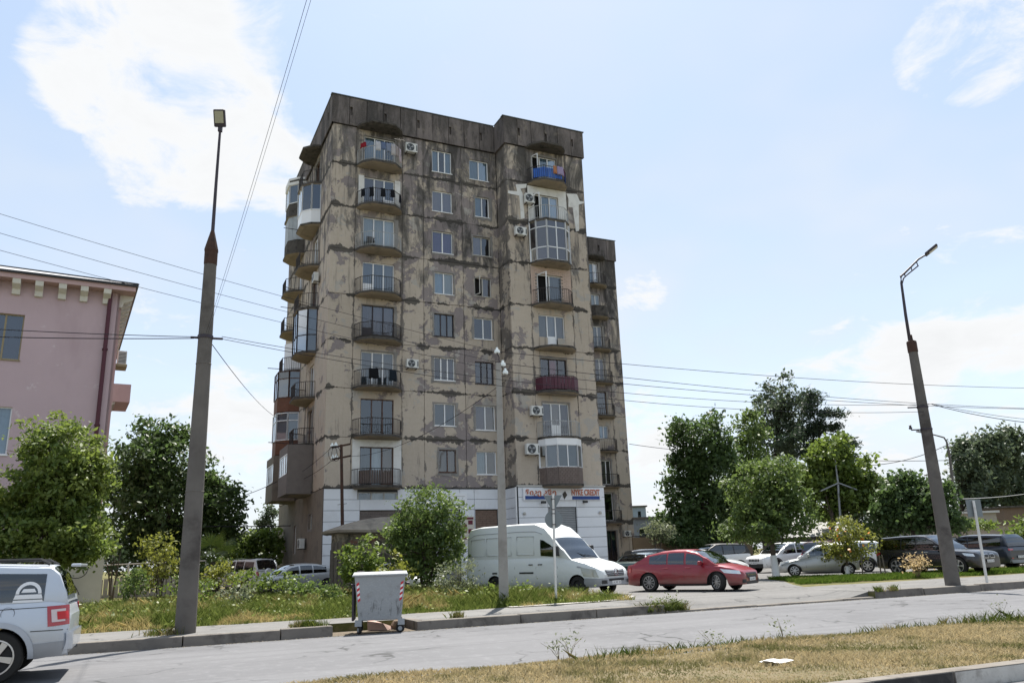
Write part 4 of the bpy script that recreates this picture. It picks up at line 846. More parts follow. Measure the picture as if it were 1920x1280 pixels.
        for nm, (xa, xb), fr in (('windscreen', h['ws'], h.get('wsf', (.06, .94))), ('rear_window', h['rw'], h.get('rwf', (.06, .92)))):
            if xa is None: continue
            nn = 10; grid = []
            for q in range(nn + 1):
                f = fr[0] + (fr[1] - fr[0]) * q / nn; x = xa + (xb - xa) * f; p = s.G(x, 1.); c = h.get('crown', .06) * min(1, max(0, (p[2] - s.zs(x)) / .35)); n_ = Vector((1 if nm == 'windscreen' else -1, 0, 1)).normalized() * .008; W = p[1] * .91
                grid.append([(x + n_.x, W * u, p[2] + n_.z + c * (1 - u * u) * .96 + c * .42 * u * u) for u in np.linspace(-1, 1, 9)])
            m = MB(); m.grid(grid); m.build(nm, s.gl, s.root, smooth=True)
        # the cabin behind the glass
        m = MB()
        for sx in h.get('seats', ()):
            for sy in (-.36, .36): m.box(sx - .08, sx + .1, sy * s.hw / .9 - .22, sy * s.hw / .9 + .22, s.zs(sx) - .25, s.zs(sx) + .22); m.box(sx - .06, sx + .05, sy * s.hw / .9 - .12, sy * s.hw / .9 + .12, s.zs(sx) + .25, s.zs(sx) + .42)
        if m.v: m.build('seats', M_SEAT, s.root, bevel=.04)
    def wheels(s):
        sp = s.sp; tr = sp['w'] / 2 - sp.get('tw', .21) / 2 - .02
        for x in (0, s.wb):
            for sd in (1, -1): wheel(s.root, x, sd * tr, s.R, sp.get('tw', .21), sd, sp.get('rim'), sp.get('spokes', 10), sp.get('steer', 0) if x else 0, split=sp.get('split', False))
    def side(s, name, pts, mat, sd, off=.006, sub=6):
        """patch on the body side: pts is a quad [(x,z)*4] bottom-rear, bottom-front, top-front, top-rear"""
        g = []
        for i in range(sub + 1):
            a = i / sub; r_ = []
            for j in range(4):
                b = j / 3; x = (pts[0][0] * (1 - a) + pts[1][0] * a) * (1 - b) + (pts[3][0] * (1 - a) + pts[2][0] * a) * b; z = (pts[0][1] * (1 - a) + pts[1][1] * a) * (1 - b) + (pts[3][1] * (1 - a) + pts[2][1] * a) * b
                r_.append((x, sd * (s.Y(x, z) + off), z))
            g.append(r_)
        m = MB(); m.grid(g); return m.build(name, mat, s.root, smooth=True)
    def endx(s, y, z, front=True):
        """where the nose or tail surface lies at (y, z)"""
        a, b = (s.xf - s.sp.get('fr', .55), s.xf) if front else (s.xr, s.xr + s.sp.get('rr', .35))
        for _ in range(22):
            m = (a + b) / 2; ins = s.Y(m, z) >= abs(y) and s.zs(m) + interp(s.sp['crown'], m) * .5 >= z
            if front: a, b = (m, b) if ins else (a, m)
            else: a, b = (a, m) if ins else (m, b)
        return (a + b) / 2
    def end(s, name, pts, mat, front=True, off=.012, sub=8, thick=0):
        """patch on the nose or tail: pts is a quad [(y,z)*4]"""
        g = []; sg = 1 if front else -1
        for i in range(sub + 1):
            a = i / sub; r_ = []
            for j in range(4):
                b = j / 3; y = (pts[0][0] * (1 - a) + pts[1][0] * a) * (1 - b) + (pts[3][0] * (1 - a) + pts[2][0] * a) * b; z = (pts[0][1] * (1 - a) + pts[1][1] * a) * (1 - b) + (pts[3][1] * (1 - a) + pts[2][1] * a) * b
                r_.append((s.endx(y, z, front) + sg * off, y, z))
            g.append(r_)
        m = MB(); m.grid(g); return m.build(name, mat, s.root, smooth=True)
    def plate(s, z, front=True, txt='', y=0, w=.52):
        x = s.endx(0, z, front) + (.025 if front else -.025); sg = 1 if front else -1
        m = MB(); m.box(min(x, x + sg * .012), max(x, x + sg * .012), y - w / 2, y + w / 2, z - .055, z + .055); p = m.build('number_plate', M_PLT, s.root)
        if txt:
            FF = (lambda u, v, zz: (x + .0135 + v, y - w / 2 + .03 + u, zz)) if front else (lambda u, v, zz: (x - .0135 - v, y + w / 2 - .03 - u, zz))
            text(txt, FF, 0, 0, z - .035, .1, M_PLTX, 'plate_text', p, w - .06, .001)
    def mirror(s, x, z, mat, sz=(.12, .2, .15), arm=.04):
        for sd in (1, -1):
            y = s.Y(x, s.zs(x)) ; m = MB(); m.box(x - sz[0] / 2, x + sz[0] / 2, sd * (y + arm) if sd > 0 else -(y + arm + sz[1]), sd * (y + arm + sz[1]) if sd > 0 else -(y + arm), z - sz[2] / 2, z + sz[2] / 2)
            o = m.build('mirror', mat, s.root, bevel=.035); m = MB(); m.box(x - .02, x + .03, min(sd * (y - .06), sd * (y + arm + .03)), max(sd * (y - .06), sd * (y + arm + .03)), z - sz[2] / 2, z - sz[2] / 2 + .04); m.build('mirror_arm', M_BLK, o)
    def handles(s, xs, z, mat):
        for x in xs:
            for sd in (1, -1):
                m = MB(); y = s.Y(x, z); m.box(x - .1, x + .1, sd * y - .012, sd * y + .03 * 1, z - .016, z + .016) if sd > 0 else m.box(x - .1, x + .1, -y - .03, -y + .012, z - .016, z + .016); m.build('door_handle', mat, s.root, bevel=.008)
    def gaps(s, xs, z0=None, z1=None, lean=0.):
        for x in xs:
            for sd in (1, -1): s.side('door_gap', [(x - .005, z0 or s.zb + .06), (x + .005, z0 or s.zb + .06), (x + .005 + lean, (z1 or s.zs(x) - .01)), (x - .005 + lean, (z1 or s.zs(x) - .01))], M_BLK, sd, .0035, 1)
    def arches(s, mat, w=.07):
        for c in (0, s.wb):
            for sd in (1, -1):
                g = []
                for a in np.linspace(-.15, math.pi + .15, 22):
                    row = []
                    for rr in (s.ra * .985, s.ra + w):
                        x = c + rr * math.cos(a); z = max(s.zb + .02, s.R + rr * math.sin(a)); row.append((x, sd * (s.Y(x, z) + .018), z))
                    g.append(row)
                m = MB(); m.grid(g); m.build('arch_trim', mat, s.root, smooth=True)
def sedan(L=4.6, wb=2.685, w=1.79, H=1.477, fo=.93, wr=.33, belt=.93, steer=0., **k):
    xr, xf = -(L - wb - fo), wb + fo
    d = dict(xr=xr, xf=xf, wb=wb, w=w, wr=wr, zb=.2, steer=steer,
        shoulder=[(xr, belt - .12), (xr + .12, belt + .02), (xr + .5, belt + .06), (wb * .3, belt + .02), (wb * .62, belt), (wb + .1, belt - .07), (wb + .5, belt - .14), (xf - .2, belt - .22), (xf - .06, belt - .28), (xf, belt - .38)],
        crown=[(xr, .01), (xr + .3, .03), (wb * .6, .06), (wb + .3, .07), (xf - .15, .04), (xf, .01)],
        house=dict(H=H, wr=.62, wb=.97, roof=[(xr + .28, belt + .04), (xr + .55, belt + .17), (-.05, belt + .36), (.55, H - .085), (1.0, H - .055), (1.45, H - .06), (1.85, H - .14), (2.25, belt + .22), (2.62, belt + .0), (2.72, belt - .03)],
                   side=[(.02, .72, .06, .86), (.78, 1.42, .06, .88), (1.50, 2.16, .06, .86)], ws=(2.66, 1.62), rw=(xr + .32, .50), seats=(.75, 1.6)))
    d.update(k); return d
def suv(L=4.6, wb=2.7, w=1.86, H=1.70, fo=.92, wr=.36, belt=1.06, hood=None, **k):
    xr, xf = -(L - wb - fo), wb + fo; hood = hood or belt - .03
    d = dict(xr=xr, xf=xf, wb=wb, w=w, wr=wr, zb=.27, fe=.24, re=.16, rr=.28,
        shoulder=[(xr, belt - .18), (xr + .08, belt), (xr + .3, belt + .03), (wb * .5, belt - .01), (wb * .75, hood), (wb + .35, hood - .07), (xf - .2, hood - .12), (xf - .05, hood - .18), (xf, hood - .26)],
        crown=[(xr, .01), (wb * .6, .05), (wb + .3, .07), (xf - .15, .05), (xf, .01)],
        house=dict(H=H, wr=.72, wb=.97, roof=[(xr + .05, belt + .01), (xr + .10, belt + .18), (xr + .22, belt + .42), (xr + .34, H - .10), (.3, H - .06), (1.1, H - .05), (1.45, H - .08), (1.75, H - .22), (2.15, belt + .22), (2.45, belt - .005), (2.55, belt - .03)],
                   side=[(xr + .38, .28, .08, .84), (.34, 1.02, .06, .88), (1.10, 1.92, .06, .88)], ws=(2.48, 1.48), rw=(xr + .06, xr + .33), tint=(0,), seats=(.7, 1.5)))
    d.update(k); return d
ZC = ZL + .01
# red saloon crossing the driveway
c = Car('red_car', 'red saloon car with silver spoked wheels turned, crossing the driveway', 'car', (5.30, 31.6, ZC), R(323.3), sedan(steer=R(-28), spokes=10, split=False, rim=M_RIM), paint('red_paint', (.23, .006, .016), .15))
c.gaps([.52, 1.44, 2.42]); c.handles([.72, 1.6], .82, c.body); c.mirror(2.12, .98, c.body)
for sd in (1, -1):
    c.side('headlight', [(2.98, .63), (3.54, .58), (3.48, .70), (2.82, .77)], M_HEAD, sd, .01); c.side('tail_light', [(-.97, .66), (-.72, .70), (-.70, .86), (-.94, .83)], M_TAIL, sd, .01)
    c.side('window_trim', [(-.35, c.zs(.5) - .02), (2.3, c.zs(2.3) - .015), (2.3, c.zs(2.3)), (-.35, c.zs(.5))], M_CHR, sd, -.012); c.side('sill', [(.42, .21), (2.28, .21), (2.28, .27), (.42, .27)], M_BLK, sd, .004); c.end('fog_recess', [(sd * .55, .28), (sd * .74, .28), (sd * .74, .4), (sd * .52, .4)], M_BLK)
c.end('grille', [(-.40, .44), (.40, .44), (.50, .62), (-.50, .62)], M_BLK); c.end('grille_bar', [(-.46, .53), (.46, .53), (.47, .555), (-.47, .555)], M_CHR, True, .02); c.end('intake', [(-.5, .23), (.5, .23), (.5, .33), (-.5, .33)], M_BLK); c.plate(.40, True, 'GG 218 VG')
# white van
vx = dict(xr=-1.55, xf=5.0, wb=4.02, w=1.93, wr=.345, zb=.30, fe=.30, fr=.6, re=.04, rr=.12, tw=.22, arch=1.2, rim=M_RIMB, spokes=0,
    shoulder=[(-1.55, 1.36), (3.2, 1.34), (3.75, 1.24), (4.3, 1.12), (4.72, .98), (4.93, .86), (5.0, .72)], crown=[(-1.55, .0), (3.2, .02), (3.7, .06), (4.5, .07), (4.95, .03), (5.0, .01)],
    lift=[(-1.55, .12), (-1.2, .05), (3.6, 0), (4.6, .02), (5.0, .06)],
    house=dict(H=2.62, wr=.80, wb=1.0, pw=1.9, crown=.07, roof=[(-1.54, 1.4), (-1.52, 2.3), (-1.40, 2.50), (-.9, 2.56), (1.2, 2.58), (2.0, 2.56), (2.45, 2.42), (2.75, 2.18), (2.92, 2.0), (3.35, 1.62), (3.72, 1.27), (3.78, 1.22)],
        side=[(2.32, 3.02, .08, .60)], ws=(3.74, 2.90), wsf=(.05, .97), rw=(None, None), lean=0, seats=(2.2,)))
c = Car('white_van', 'dusty white high-roof panel van parked on the verge behind the sign pole', 'van', (-.35, 32.6, ZC), R(318), vx, paint('van_white', (.62, .64, .63), 0, .4, .16))
c.gaps([2.12, 3.14, 1.05]); c.gaps([-.55], .5)
for sd in (1, -1):
    c.side('headlight', [(4.30, .70), (4.90, .64), (4.78, .90), (4.16, 1.0)], flat('aged_headlamp', (.30, .30, .25), .2, .3, .6, 1.), sd, .012); c.side('rub_strip', [(1.3, .80), (2.0, .80), (2.0, .86), (1.3, .86)], M_BLK, sd, .012); c.side('rub_strip', [(-.1, .80), (.15, .80), (.15, .86), (-.1, .86)], M_BLK, sd, .012); c.side('side_badge', [(4.02, .98), (4.2, .96), (4.2, 1.01), (4.02, 1.03)], M_GREYPL, sd, .008)
    c.side('lower_trim', [(4.28, .33), (4.95, .36), (4.9, .60), (4.35, .62)], M_GREYPL, sd, .012); c.end('fog_lamp', [(sd * .55, .42), (sd * .8, .42), (sd * .8, .54), (sd * .55, .54)], M_BLK, True, .03)
    for (a, b) in ((-1.30, -.55), (-.45, .85), (1.15, 2.0)):     # pressed side panels
        gr = MB(); pts = [c.G(x, t) for x, t in ((a, .12), (b, .12), (b, .66), (a, .66))]; P = [(p[0], sd * (p[1] + .012), p[2]) for p in pts]; gr.tube(P + [P[0]], .011, 5); gr.build('panel_pressing', c.body, c.root, smooth=True)
    gr = MB(); P = [c.G(x, .80) for x in np.linspace(-1.5, 2.4, 12)]; gr.tube([(p[0], sd * (p[1] + .004), p[2]) for p in P], .012, 5); gr.build('roof_seam', M_GREYPL, c.root)
c.end('bumper', [(-.88, .36), (.88, .36), (.9, .60), (-.9, .60)], M_GREYPL, True, .03, 14); c.end('grille', [(-.48, .66), (.48, .66), (.56, .88), (-.56, .88)], M_BLK, True, .015, 10)
for zz in (.71, .77, .83): c.end('grille_slat', [(-.5, zz - .012), (.5, zz - .012), (.5, zz + .012), (-.5, zz + .012)], M_GREYPL, True, .022)
c.end('lower_intake', [(-.45, .50), (.45, .50), (.45, .58), (-.45, .58)], M_BLK, True, .035)
c.plate(.45, True, 'UU 301 VK')
xx = c.endx(0, .79) + .05; m = MB(); m.lathe([(.105, -.012), (.125, -.012), (.125, .012), (.105, .012)], 24, 'x', closed=True)
for k in range(3): a = math.pi / 2 + k * 2.0944; m.add([(0, math.cos(a) * .112, math.sin(a) * .112), (0, math.cos(a + 1.2) * .022, math.sin(a + 1.2) * .022), (.012, 0, 0), (0, math.cos(a - 1.2) * .022, math.sin(a - 1.2) * .022)], [(0, 1, 2), (0, 2, 3)])
m.build('star_emblem', M_CHR, c.root, loc=(xx, 0, .79))
c.mirror(3.18, 1.58, M_BLK, (.14, .22, .36), .06); c.handles([2.32, 1.86], 1.12, M_BLK)
m = MB(); m.grid([[(3.78 + .0, y, c.zs(3.8) + .085 - .02 * abs(y)) for y in np.linspace(-.45, .45, 5)], [(3.9, y, c.zs(3.9) + .075 - .02 * abs(y)) for y in np.linspace(-.45, .45, 5)]]); m.build('cowl_vent', M_BLK, c.root)
m = MB(); m.bar((3.68, .1, 1.36), (3.42, -.55, 1.57), .02); m.bar((3.70, .62, 1.34), (3.62, .05, 1.42), .02); m.build('wiper', M_BLK, c.root)
# silver SUV passing on the near side of the road
c = Car('silver_suv', 'silver SUV with roof rails cut off by the left edge on the road', 'suv', (-8.02, 13.05, .118), ROAD_RZ + math.pi + R(1), suv(L=4.44, wb=2.62, w=1.83, H=1.70, fo=.9, wr=.365, belt=1.08, spokes=5, zb=.30), paint('silver_blue_paint', (.50, .54, .60), .35, .3, .12), glassm=M_CGD)
c.gaps([.55, 1.35]); c.handles([.72, 1.5], .92, c.body); c.arches(simple('silver_trim', (.42, .45, .5), .5, .1, .1, 4, 0, coords='obj'))
for sd in (1, -1):
    for nm, q, mt, of in (('tail_light', [(-.915, .78), (-.64, .76), (-.60, 1.05), (-.89, 1.06)], M_TAIL, .012), ('lamp_band', [(-.86, .83), (-.69, .82), (-.66, 1.0), (-.85, 1.01)], flat('pale_lens', (.62, .52, .52), .2), .017), ('brake_lens', [(-.90, .86), (-.76, .855), (-.74, .97), (-.88, .975)], flat('bright_red_lens', (.5, .004, .008), .2), .022)): c.side(nm, q, mt, sd, of)
    c.side('bumper_seam', [(-.9, .70), (-.42, .70), (-.42, .712), (-.9, .712)], M_BLK, sd, .006); c.side('bumper_lower', [(-.93, .33), (-.44, .33), (-.44, .52), (-.93, .55)], M_GREYPL, sd, .012); c.side('crease', [(-.6, 1.035), (2.3, .99), (2.3, 1.0), (-.6, 1.045)], M_BLK, sd, .004)
    m = MB(); y = .60 * sd; m.tube([(-.55, y, 1.66), (-.42, y, 1.735), (1.0, y, 1.745), (1.35, y, 1.70)], .025, 6); m.build('roof_rail', M_BLK, c.root)
    m = MB(); m.lathe([(.085, 0), (.09, 0), (.09, .004), (.085, .004)], 24, 'y', closed=True); fx, fz = -.10, .97; m.v = [(fx + p[0], sd * (c.Y(fx, fz) + .004 + p[1]), fz + p[2]) for p in m.v]
    if sd > 0: m.build('fuel_cap_outline', M_BLK, c.root)
c.end('rear_bumper', [(-.86, .42), (.86, .42), (.88, .66), (-.88, .66)], c.body, False, .05, 12); m = MB(); m.box(-.98, -.84, -.62, .62, 1.615, 1.66); m.build('spoiler', c.body, c.root, bevel=.015)
M_DEC = flat('white_decal', (.75, .76, .78), .5)   # arched white sticker in the rear side glass
dx, dz = -.33, 1.20
def decal(pts, sd=1):
    g = MB(); P = []
    for x, z in pts: t = (z - c.zs(x)) / (interp(c.sp['house']['roof'], x) - c.zs(x)); p = c.G(x, t); P.append((p[0], sd * (p[1] + .012), p[2]))
    g.add(P, [tuple(range(len(P)))]); g.build('window_sticker', M_DEC, c.root)
arc = [(dx + .17 * math.cos(a), dz + .05 + .17 * math.sin(a)) for a in np.linspace(0, math.pi, 13)] + [(dx + .125 * math.cos(a), dz + .05 + .125 * math.sin(a)) for a in np.linspace(math.pi, 0, 13)]
decal(arc); decal([(dx - .2, dz - .07), (dx + .2, dz - .07), (dx + .19, dz - .035), (dx - .19, dz - .035)]); decal([(dx - .19, dz - .02), (dx + .19, dz - .02), (dx + .17, dz + .04), (dx - .17, dz + .04)]); decal([(dx - .1, dz + .07), (dx + .1, dz + .07), (dx + .07, dz + .12), (dx - .07, dz + .12)])
# silver hatchback
hb = sedan(L=3.75, wb=2.46, w=1.695, H=1.53, fo=.77, wr=.295, belt=.95, spokes=8)
xr, xf = hb['xr'], hb['xf']; hb.update(rr=.25, re=.18, shoulder=[(xr, .74), (xr + .1, .98), (.4, 1.0), (1.3, .94), (1.9, .86), (2.5, .76), (xf - .15, .60), (xf, .46)],
    house=dict(H=1.53, wr=.66, wb=.97, roof=[(xr + .08, .98), (xr + .14, 1.2), (xr + .3, 1.42), (.3, 1.48), (.9, 1.485), (1.3, 1.40), (1.75, 1.14), (2.1, .90), (2.25, .82)], side=[(-.22, .28, .1, .82), (.34, 1.0, .06, .88), (1.06, 1.78, .06, .84)], ws=(2.15, 1.12), rw=(xr + .09, xr + .29), seats=(.5, 1.2)))
c = Car('silver_hatchback', 'small silver hatchback facing left behind the young tree with the whitewashed trunk', 'car', (16.0, 40.6, ZC), R(163.7), hb, paint('silver_paint', (.48, .49, .49), .4, .3, .2))
c.gaps([.32, 1.03, 1.9]); c.handles([.5, 1.2], .86, c.body); c.mirror(1.75, 1.0, c.body)
for sd in (1, -1): c.side('headlight', [(2.78, .60), (3.12, .54), (3.05, .70), (2.6, .78)], M_HEAD, sd, .01)
c.end('grille', [(-.35, .50), (.35, .50), (.35, .56), (-.35, .56)], M_BLK); c.end('intake', [(-.5, .26), (.5, .26), (.45, .38), (-.45, .38)], M_BLK); c.plate(.44, True, 'RM 640 RM')
# black SUV by the right lamp post
c = Car('black_suv', 'large black SUV with chrome window line parked behind the leaning lamp post', 'suv', (18.3, 39.0, ZC), R(301), suv(L=4.9, wb=2.93, w=1.94, H=1.75, fo=.90, wr=.385, belt=1.08, spokes=5, split=True, rim=M_RIM), paint('black_paint', (.012, .012, .016), .2, .22, .12), glassm=M_CGD)
c.gaps([.45, 1.32, 2.3]); c.handles([.65, 1.55], .98, M_CHR); c.mirror(2.1, 1.16, c.body, (.13, .22, .17))
for sd in (1, -1):
    c.side('headlight', [(3.32, .80), (3.72, .76), (3.66, .88), (3.2, .92)], M_HEAD, sd, .012); c.side('tail_light', [(-1.05, .86), (-.78, .88), (-.74, 1.02), (-1.0, 1.0)], M_TAIL, sd, .012); c.side('window_trim', [(-.75, c.zs(0) - .005), (2.2, c.zs(2.2) - .005), (2.2, c.zs(2.2) + .01), (-.75, c.zs(0) + .01)], M_CHR, sd, -.01); c.side('sill_trim', [(.5, .36), (2.4, .36), (2.4, .385), (.5, .385)], M_CHR, sd, .01)
    c.end('kidney_grille', [(sd * .06, .68), (sd * .38, .68), (sd * .36, .86), (sd * .08, .86)], M_CHR, True, .012); c.end('grille_opening', [(sd * .09, .70), (sd * .35, .70), (sd * .335, .84), (sd * .10, .84)], M_BLK, True, .018)
c.plate(.56, True, 'NU 035 UN')
# dark blue SUV seen from behind
c = Car('dark_blue_suv', 'dark blue SUV seen from behind at the far right past the white post', 'suv', (23.6, 40.6, ZC), R(118), suv(spokes=7, belt=1.07), paint('navy_paint', (.014, .02, .035), .2, .25, .12), glassm=M_CGD)
for sd in (1, -1): c.end('tail_light', [(sd * .5, .92), (sd * .84, .90), (sd * .84, 1.0), (sd * .5, .98)], M_TAIL, False, .02); c.end('reflector', [(sd * .6, .52), (sd * .75, .52), (sd * .75, .57), (sd * .6, .57)], M_TAIL, False, .02)
c.end('rear_bumper', [(-.85, .32), (.85, .32), (.85, .46), (-.85, .46)], M_GREYPL, False, .02); c.plate(.60, False, 'SS 412 SB'); c.gaps([.4, 1.3]); c.arches(M_BLK); c.mirror(2.05, 1.15, c.body)
# white SUV with slotted grille
c = Car('white_slot_grille_suv', 'white SUV with seven-slot grille and black lower bumper facing the whitewashed tree trunk', 'suv', (17.1, 50.3, ZC), R(205), suv(w=1.86, spokes=7), paint('white_paint', (.68, .68, .68), 0, .3, .1))
for i in range(7): y = (i - 3) * .13; c.end('grille_slot', [(y - .045, .66), (y + .045, .66), (y + .045, .80), (y - .045, .80)], M_BLK, True, .012, 2)
c.end('lower_bumper', [(-.86, .30), (.86, .30), (.88, .52), (-.88, .52)], M_BLK, True, .015, 12); c.arches(M_BLK); c.plate(.56, True, 'CC 905 KA'); c.gaps([.4, 1.3, 2.25]); c.mirror(2.05, 1.15, M_BLK)
for sd in (1, -1): c.side('headlight', [(3.05, .84), (3.45, .80), (3.42, .86), (3.0, .92)], M_HEAD, sd, .012)
# maroon and grey SUVs behind the hatchback
c = Car('dark_red_suv', 'dark red SUV rear end with red lamps between the white SUV and silver hatchback', 'suv', (17.2, 47.0, ZC), R(52), suv(spokes=7), paint('maroon_paint', (.05, .012, .02), .2, .3, .15), glassm=M_CGD)
for sd in (1, -1): c.end('tail_light', [(sd * .5, .92), (sd * .84, .90), (sd * .84, 1.02), (sd * .5, 1.0)], M_TAIL, False, .02)
c.plate(.66, False, 'WW 117 DA'); c.gaps([.4, 1.3])
c = Car('white_suv', 'white SUV half hidden behind the small fruit tree beside the black SUV', 'suv', (18.6, 44.4, ZC), R(160), suv(L=4.4, wb=2.6, w=1.8, H=1.62, spokes=7, wr=.34), paint('white_paint', (.68, .68, .68)), glassm=M_CGD)
c.gaps([.4, 1.3, 2.2]); c.arches(M_BLK); c.handles([.6, 1.5], .95, c.body)
for sd in (1, -1): c.side('tail_light', [(-.85, .9), (-.6, .92), (-.58, 1.03), (-.82, 1.02)], M_TAIL, sd, .012)
# dark green saloon behind the van
c = Car('dark_green_car', 'dark green saloon seen from behind between the white van and red car', 'car', (5.55, 39.6, ZC), R(55), sedan(L=4.5, H=1.4, w=1.72, spokes=7, wr=.31), paint('dark_green_paint', (.012, .035, .035), .3, .3, .1))
for sd in (1, -1): c.end('tail_light', [(sd * .42, .72), (sd * .8, .70), (sd * .8, .84), (sd * .42, .84)], M_TAIL, False, .02)
c.gaps([.52, 1.44, 2.42]); c.plate(.56, False, 'BZ 330 ZB'); c.mirror(2.12, .98, c.body)
# pale saloon just behind the red car, and a dark off-roader with a pale lower body
c = Car('pale_saloon', 'pale saloon whose windscreen edge shows just behind the red car', 'car', (8.0, 42.6, ZC), R(335), sedan(H=1.46, spokes=7), paint('pale_grey_paint', (.55, .56, .56), .1, .3, .15)); c.gaps([.52, 1.44, 2.42]); c.mirror(2.12, .98, c.body)
c = Car('two_tone_offroader', 'black over white off-roader parked under the trees behind the red car', 'suv', (13.4, 52.0, ZC), R(195), suv(L=4.5, H=1.78, belt=1.1, spokes=5), paint('offwhite_paint', (.6, .6, .58), 0, .35, .15), glassm=M_CGD); c.roofo.data.materials[0] = M_BLK; c.gaps([.4, 1.3, 2.25]); c.mirror(2.05, 1.15, M_BLK)
c = Car('dark_pickup', 'dark parked car at the foot of the right wing behind the green saloon', 'car', (7.3, 51.0, ZC), R(10), suv(L=4.4, H=1.6, spokes=7), paint('black_paint', (.012, .012, .016)), glassm=M_CGD)
c = Car('lilac_car', 'pale lilac car roof beyond the railing at the right edge', 'car', (31.5, 49.5, ZC), R(170), suv(L=4.7, H=1.62, spokes=7), paint('lilac_paint', (.45, .43, .52), .2, .3, .1), glassm=M_CGD)
# left background: white off-roader with spare wheel, silver car, white car behind the shrub
c = Car('white_minivan', 'white off-roader with a spare wheel cover beyond the weeds left of the hut', 'suv', (-15.6, 49.0, ZC), R(150), suv(L=4.5, H=1.85, belt=1.1, w=1.78, spokes=6), paint('white_paint', (.68, .68, .68)), glassm=M_CGD)
m = MB(); m.lathe([(0, .12), (.25, .12), (.31, .09), (.33, 0)], 20, 'x'); m.v = [(c.xr - .02 - p[0], p[1], p[2] + .95) for p in m.v]; m.build('spare_wheel_cover', c.body, c.root, smooth=40)
m = MB(); m.tube([(-.4, .58, 1.83), (1.3, .58, 1.84)], .025, 6); m.build('roof_rail', M_BLK, c.root); m = MB(); m.tube([(-.4, -.58, 1.83), (1.3, -.58, 1.84)], .025, 6); m.build('roof_rail', M_BLK, c.root)
for sd in (1, -1): c.end('tail_light', [(sd * .7, .85), (sd * .83, .85), (sd * .83, 1.1), (sd * .7, 1.1)], M_TAIL, False, .02)
c = Car('silver_saloon', 'silver saloon nose showing between the weeds and the hut', 'car', (-10.6, 44.0, ZC), R(215), sedan(spokes=7), paint('silver_paint', (.48, .49, .49), .4)); c.gaps([.52, 1.44, 2.42]); c.mirror(2.12, .98, c.body)
c = Car('white_hatchback', 'white car mostly hidden between the big shrub and the van', 'car', (-5.6, 38.0, ZC), R(300), sedan(spokes=7, H=1.45), paint('white_paint', (.68, .68, .68))); c.gaps([.52, 1.44, 2.42])
# ------------------------------------------------------------------ vegetation
def leaf_mat(name, dark, light, yellow=None, transl=.38, tip=0.):
    if name in _mc: return _mc[name]
    k = NT(name); r = k.isl(); p = k.pos(); n = k.noise(.9, 3, .6, p)
    c = k.mix(r, dark, light); c = k.mix(k.math('MULTIPLY', k.ss(n, .42, .62), .55), c, light if yellow is None else yellow)
    d = k.n('ShaderNodeBsdfPrincipled'); k.set(d.inputs['Base Color'], c); d.inputs['Roughness'].default_value = .5; d.inputs['Specular IOR Level'].default_value = .35
    tr = k.n('ShaderNodeBsdfTranslucent'); k.set(tr.inputs[0], k.mix(.5, c, tuple(min(1, q * 1.9) for q in light)))
    mx = k.n('ShaderNodeMixShader'); mx.inputs[0].default_value = transl; k.t.links.new(d.outputs[0], mx.inputs[1]); k.t.links.new(tr.outputs[0], mx.inputs[2])
    _mc[name] = k.fin(mx.outputs[0]); return _mc[name]
def np_mesh(name, V, nper, mat, parent=None, midx=None):
    """V: (N*nper, 3) array, one n-gon per nper verts"""
    n = len(V) // nper; me = bpy.data.meshes.new(name); me.vertices.add(len(V)); me.vertices.foreach_set('co', V.astype(np.float32).ravel())
    me.loops.add(len(V)); me.loops.foreach_set('vertex_index', np.arange(len(V), dtype=np.int32)); me.polygons.add(n); me.polygons.foreach_set('loop_start', np.arange(0, len(V), nper, dtype=np.int32)); me.polygons.foreach_set('loop_total', np.full(n, nper, dtype=np.int32))
    for q in (mat if isinstance(mat, (list, tuple)) else [mat]): me.materials.append(q)
    if midx is not None: me.polygons.foreach_set('material_index', midx.astype(np.int32))
    me.update(); me.validate(); o = bpy.data.objects.new(name, me); COL.objects.link(o); o.parent = parent; return o
def unit(v): return v / (np.linalg.norm(v, axis=1, keepdims=True) + 1e-9)
def leaves(P, size, up=.35, asp=.5, outw=None, droop=0.):
    """one four-cornered leaf at every point"""
    n = len(P); a = unit(rng.normal(size=(n, 3)) + np.array([0, 0, -droop])); nr = unit(rng.normal(size=(n, 3)) * .9 + np.array([0, 0, up]) + (outw if outw is not None else 0)); b = unit(np.cross(nr, a)); a = np.cross(b, nr)
    s = size * rng.uniform(.45, 1.6, (n, 1)); L = a * s; W = b * s * asp * .5
    V = np.stack([P - L * .5, P - L * .02 + W, P + L * .5, P - L * .02 - W], 1); return V.reshape(-1, 3)
M_BARK = simple('grey_bark', (.11, .09, .07), .95, 0, .45, 6, .5, .1); M_BARKD = simple('dark_bark', (.055, .045, .038), .95, 0, .4, 6, .5, .1); M_LIME = simple('whitewash_on_bark', (.74, .74, .72), .9, 0, .12, 6, .3, .1)
def mpp(Y, py): return (PX(960, py, Y) - PX(961, py, Y)).length
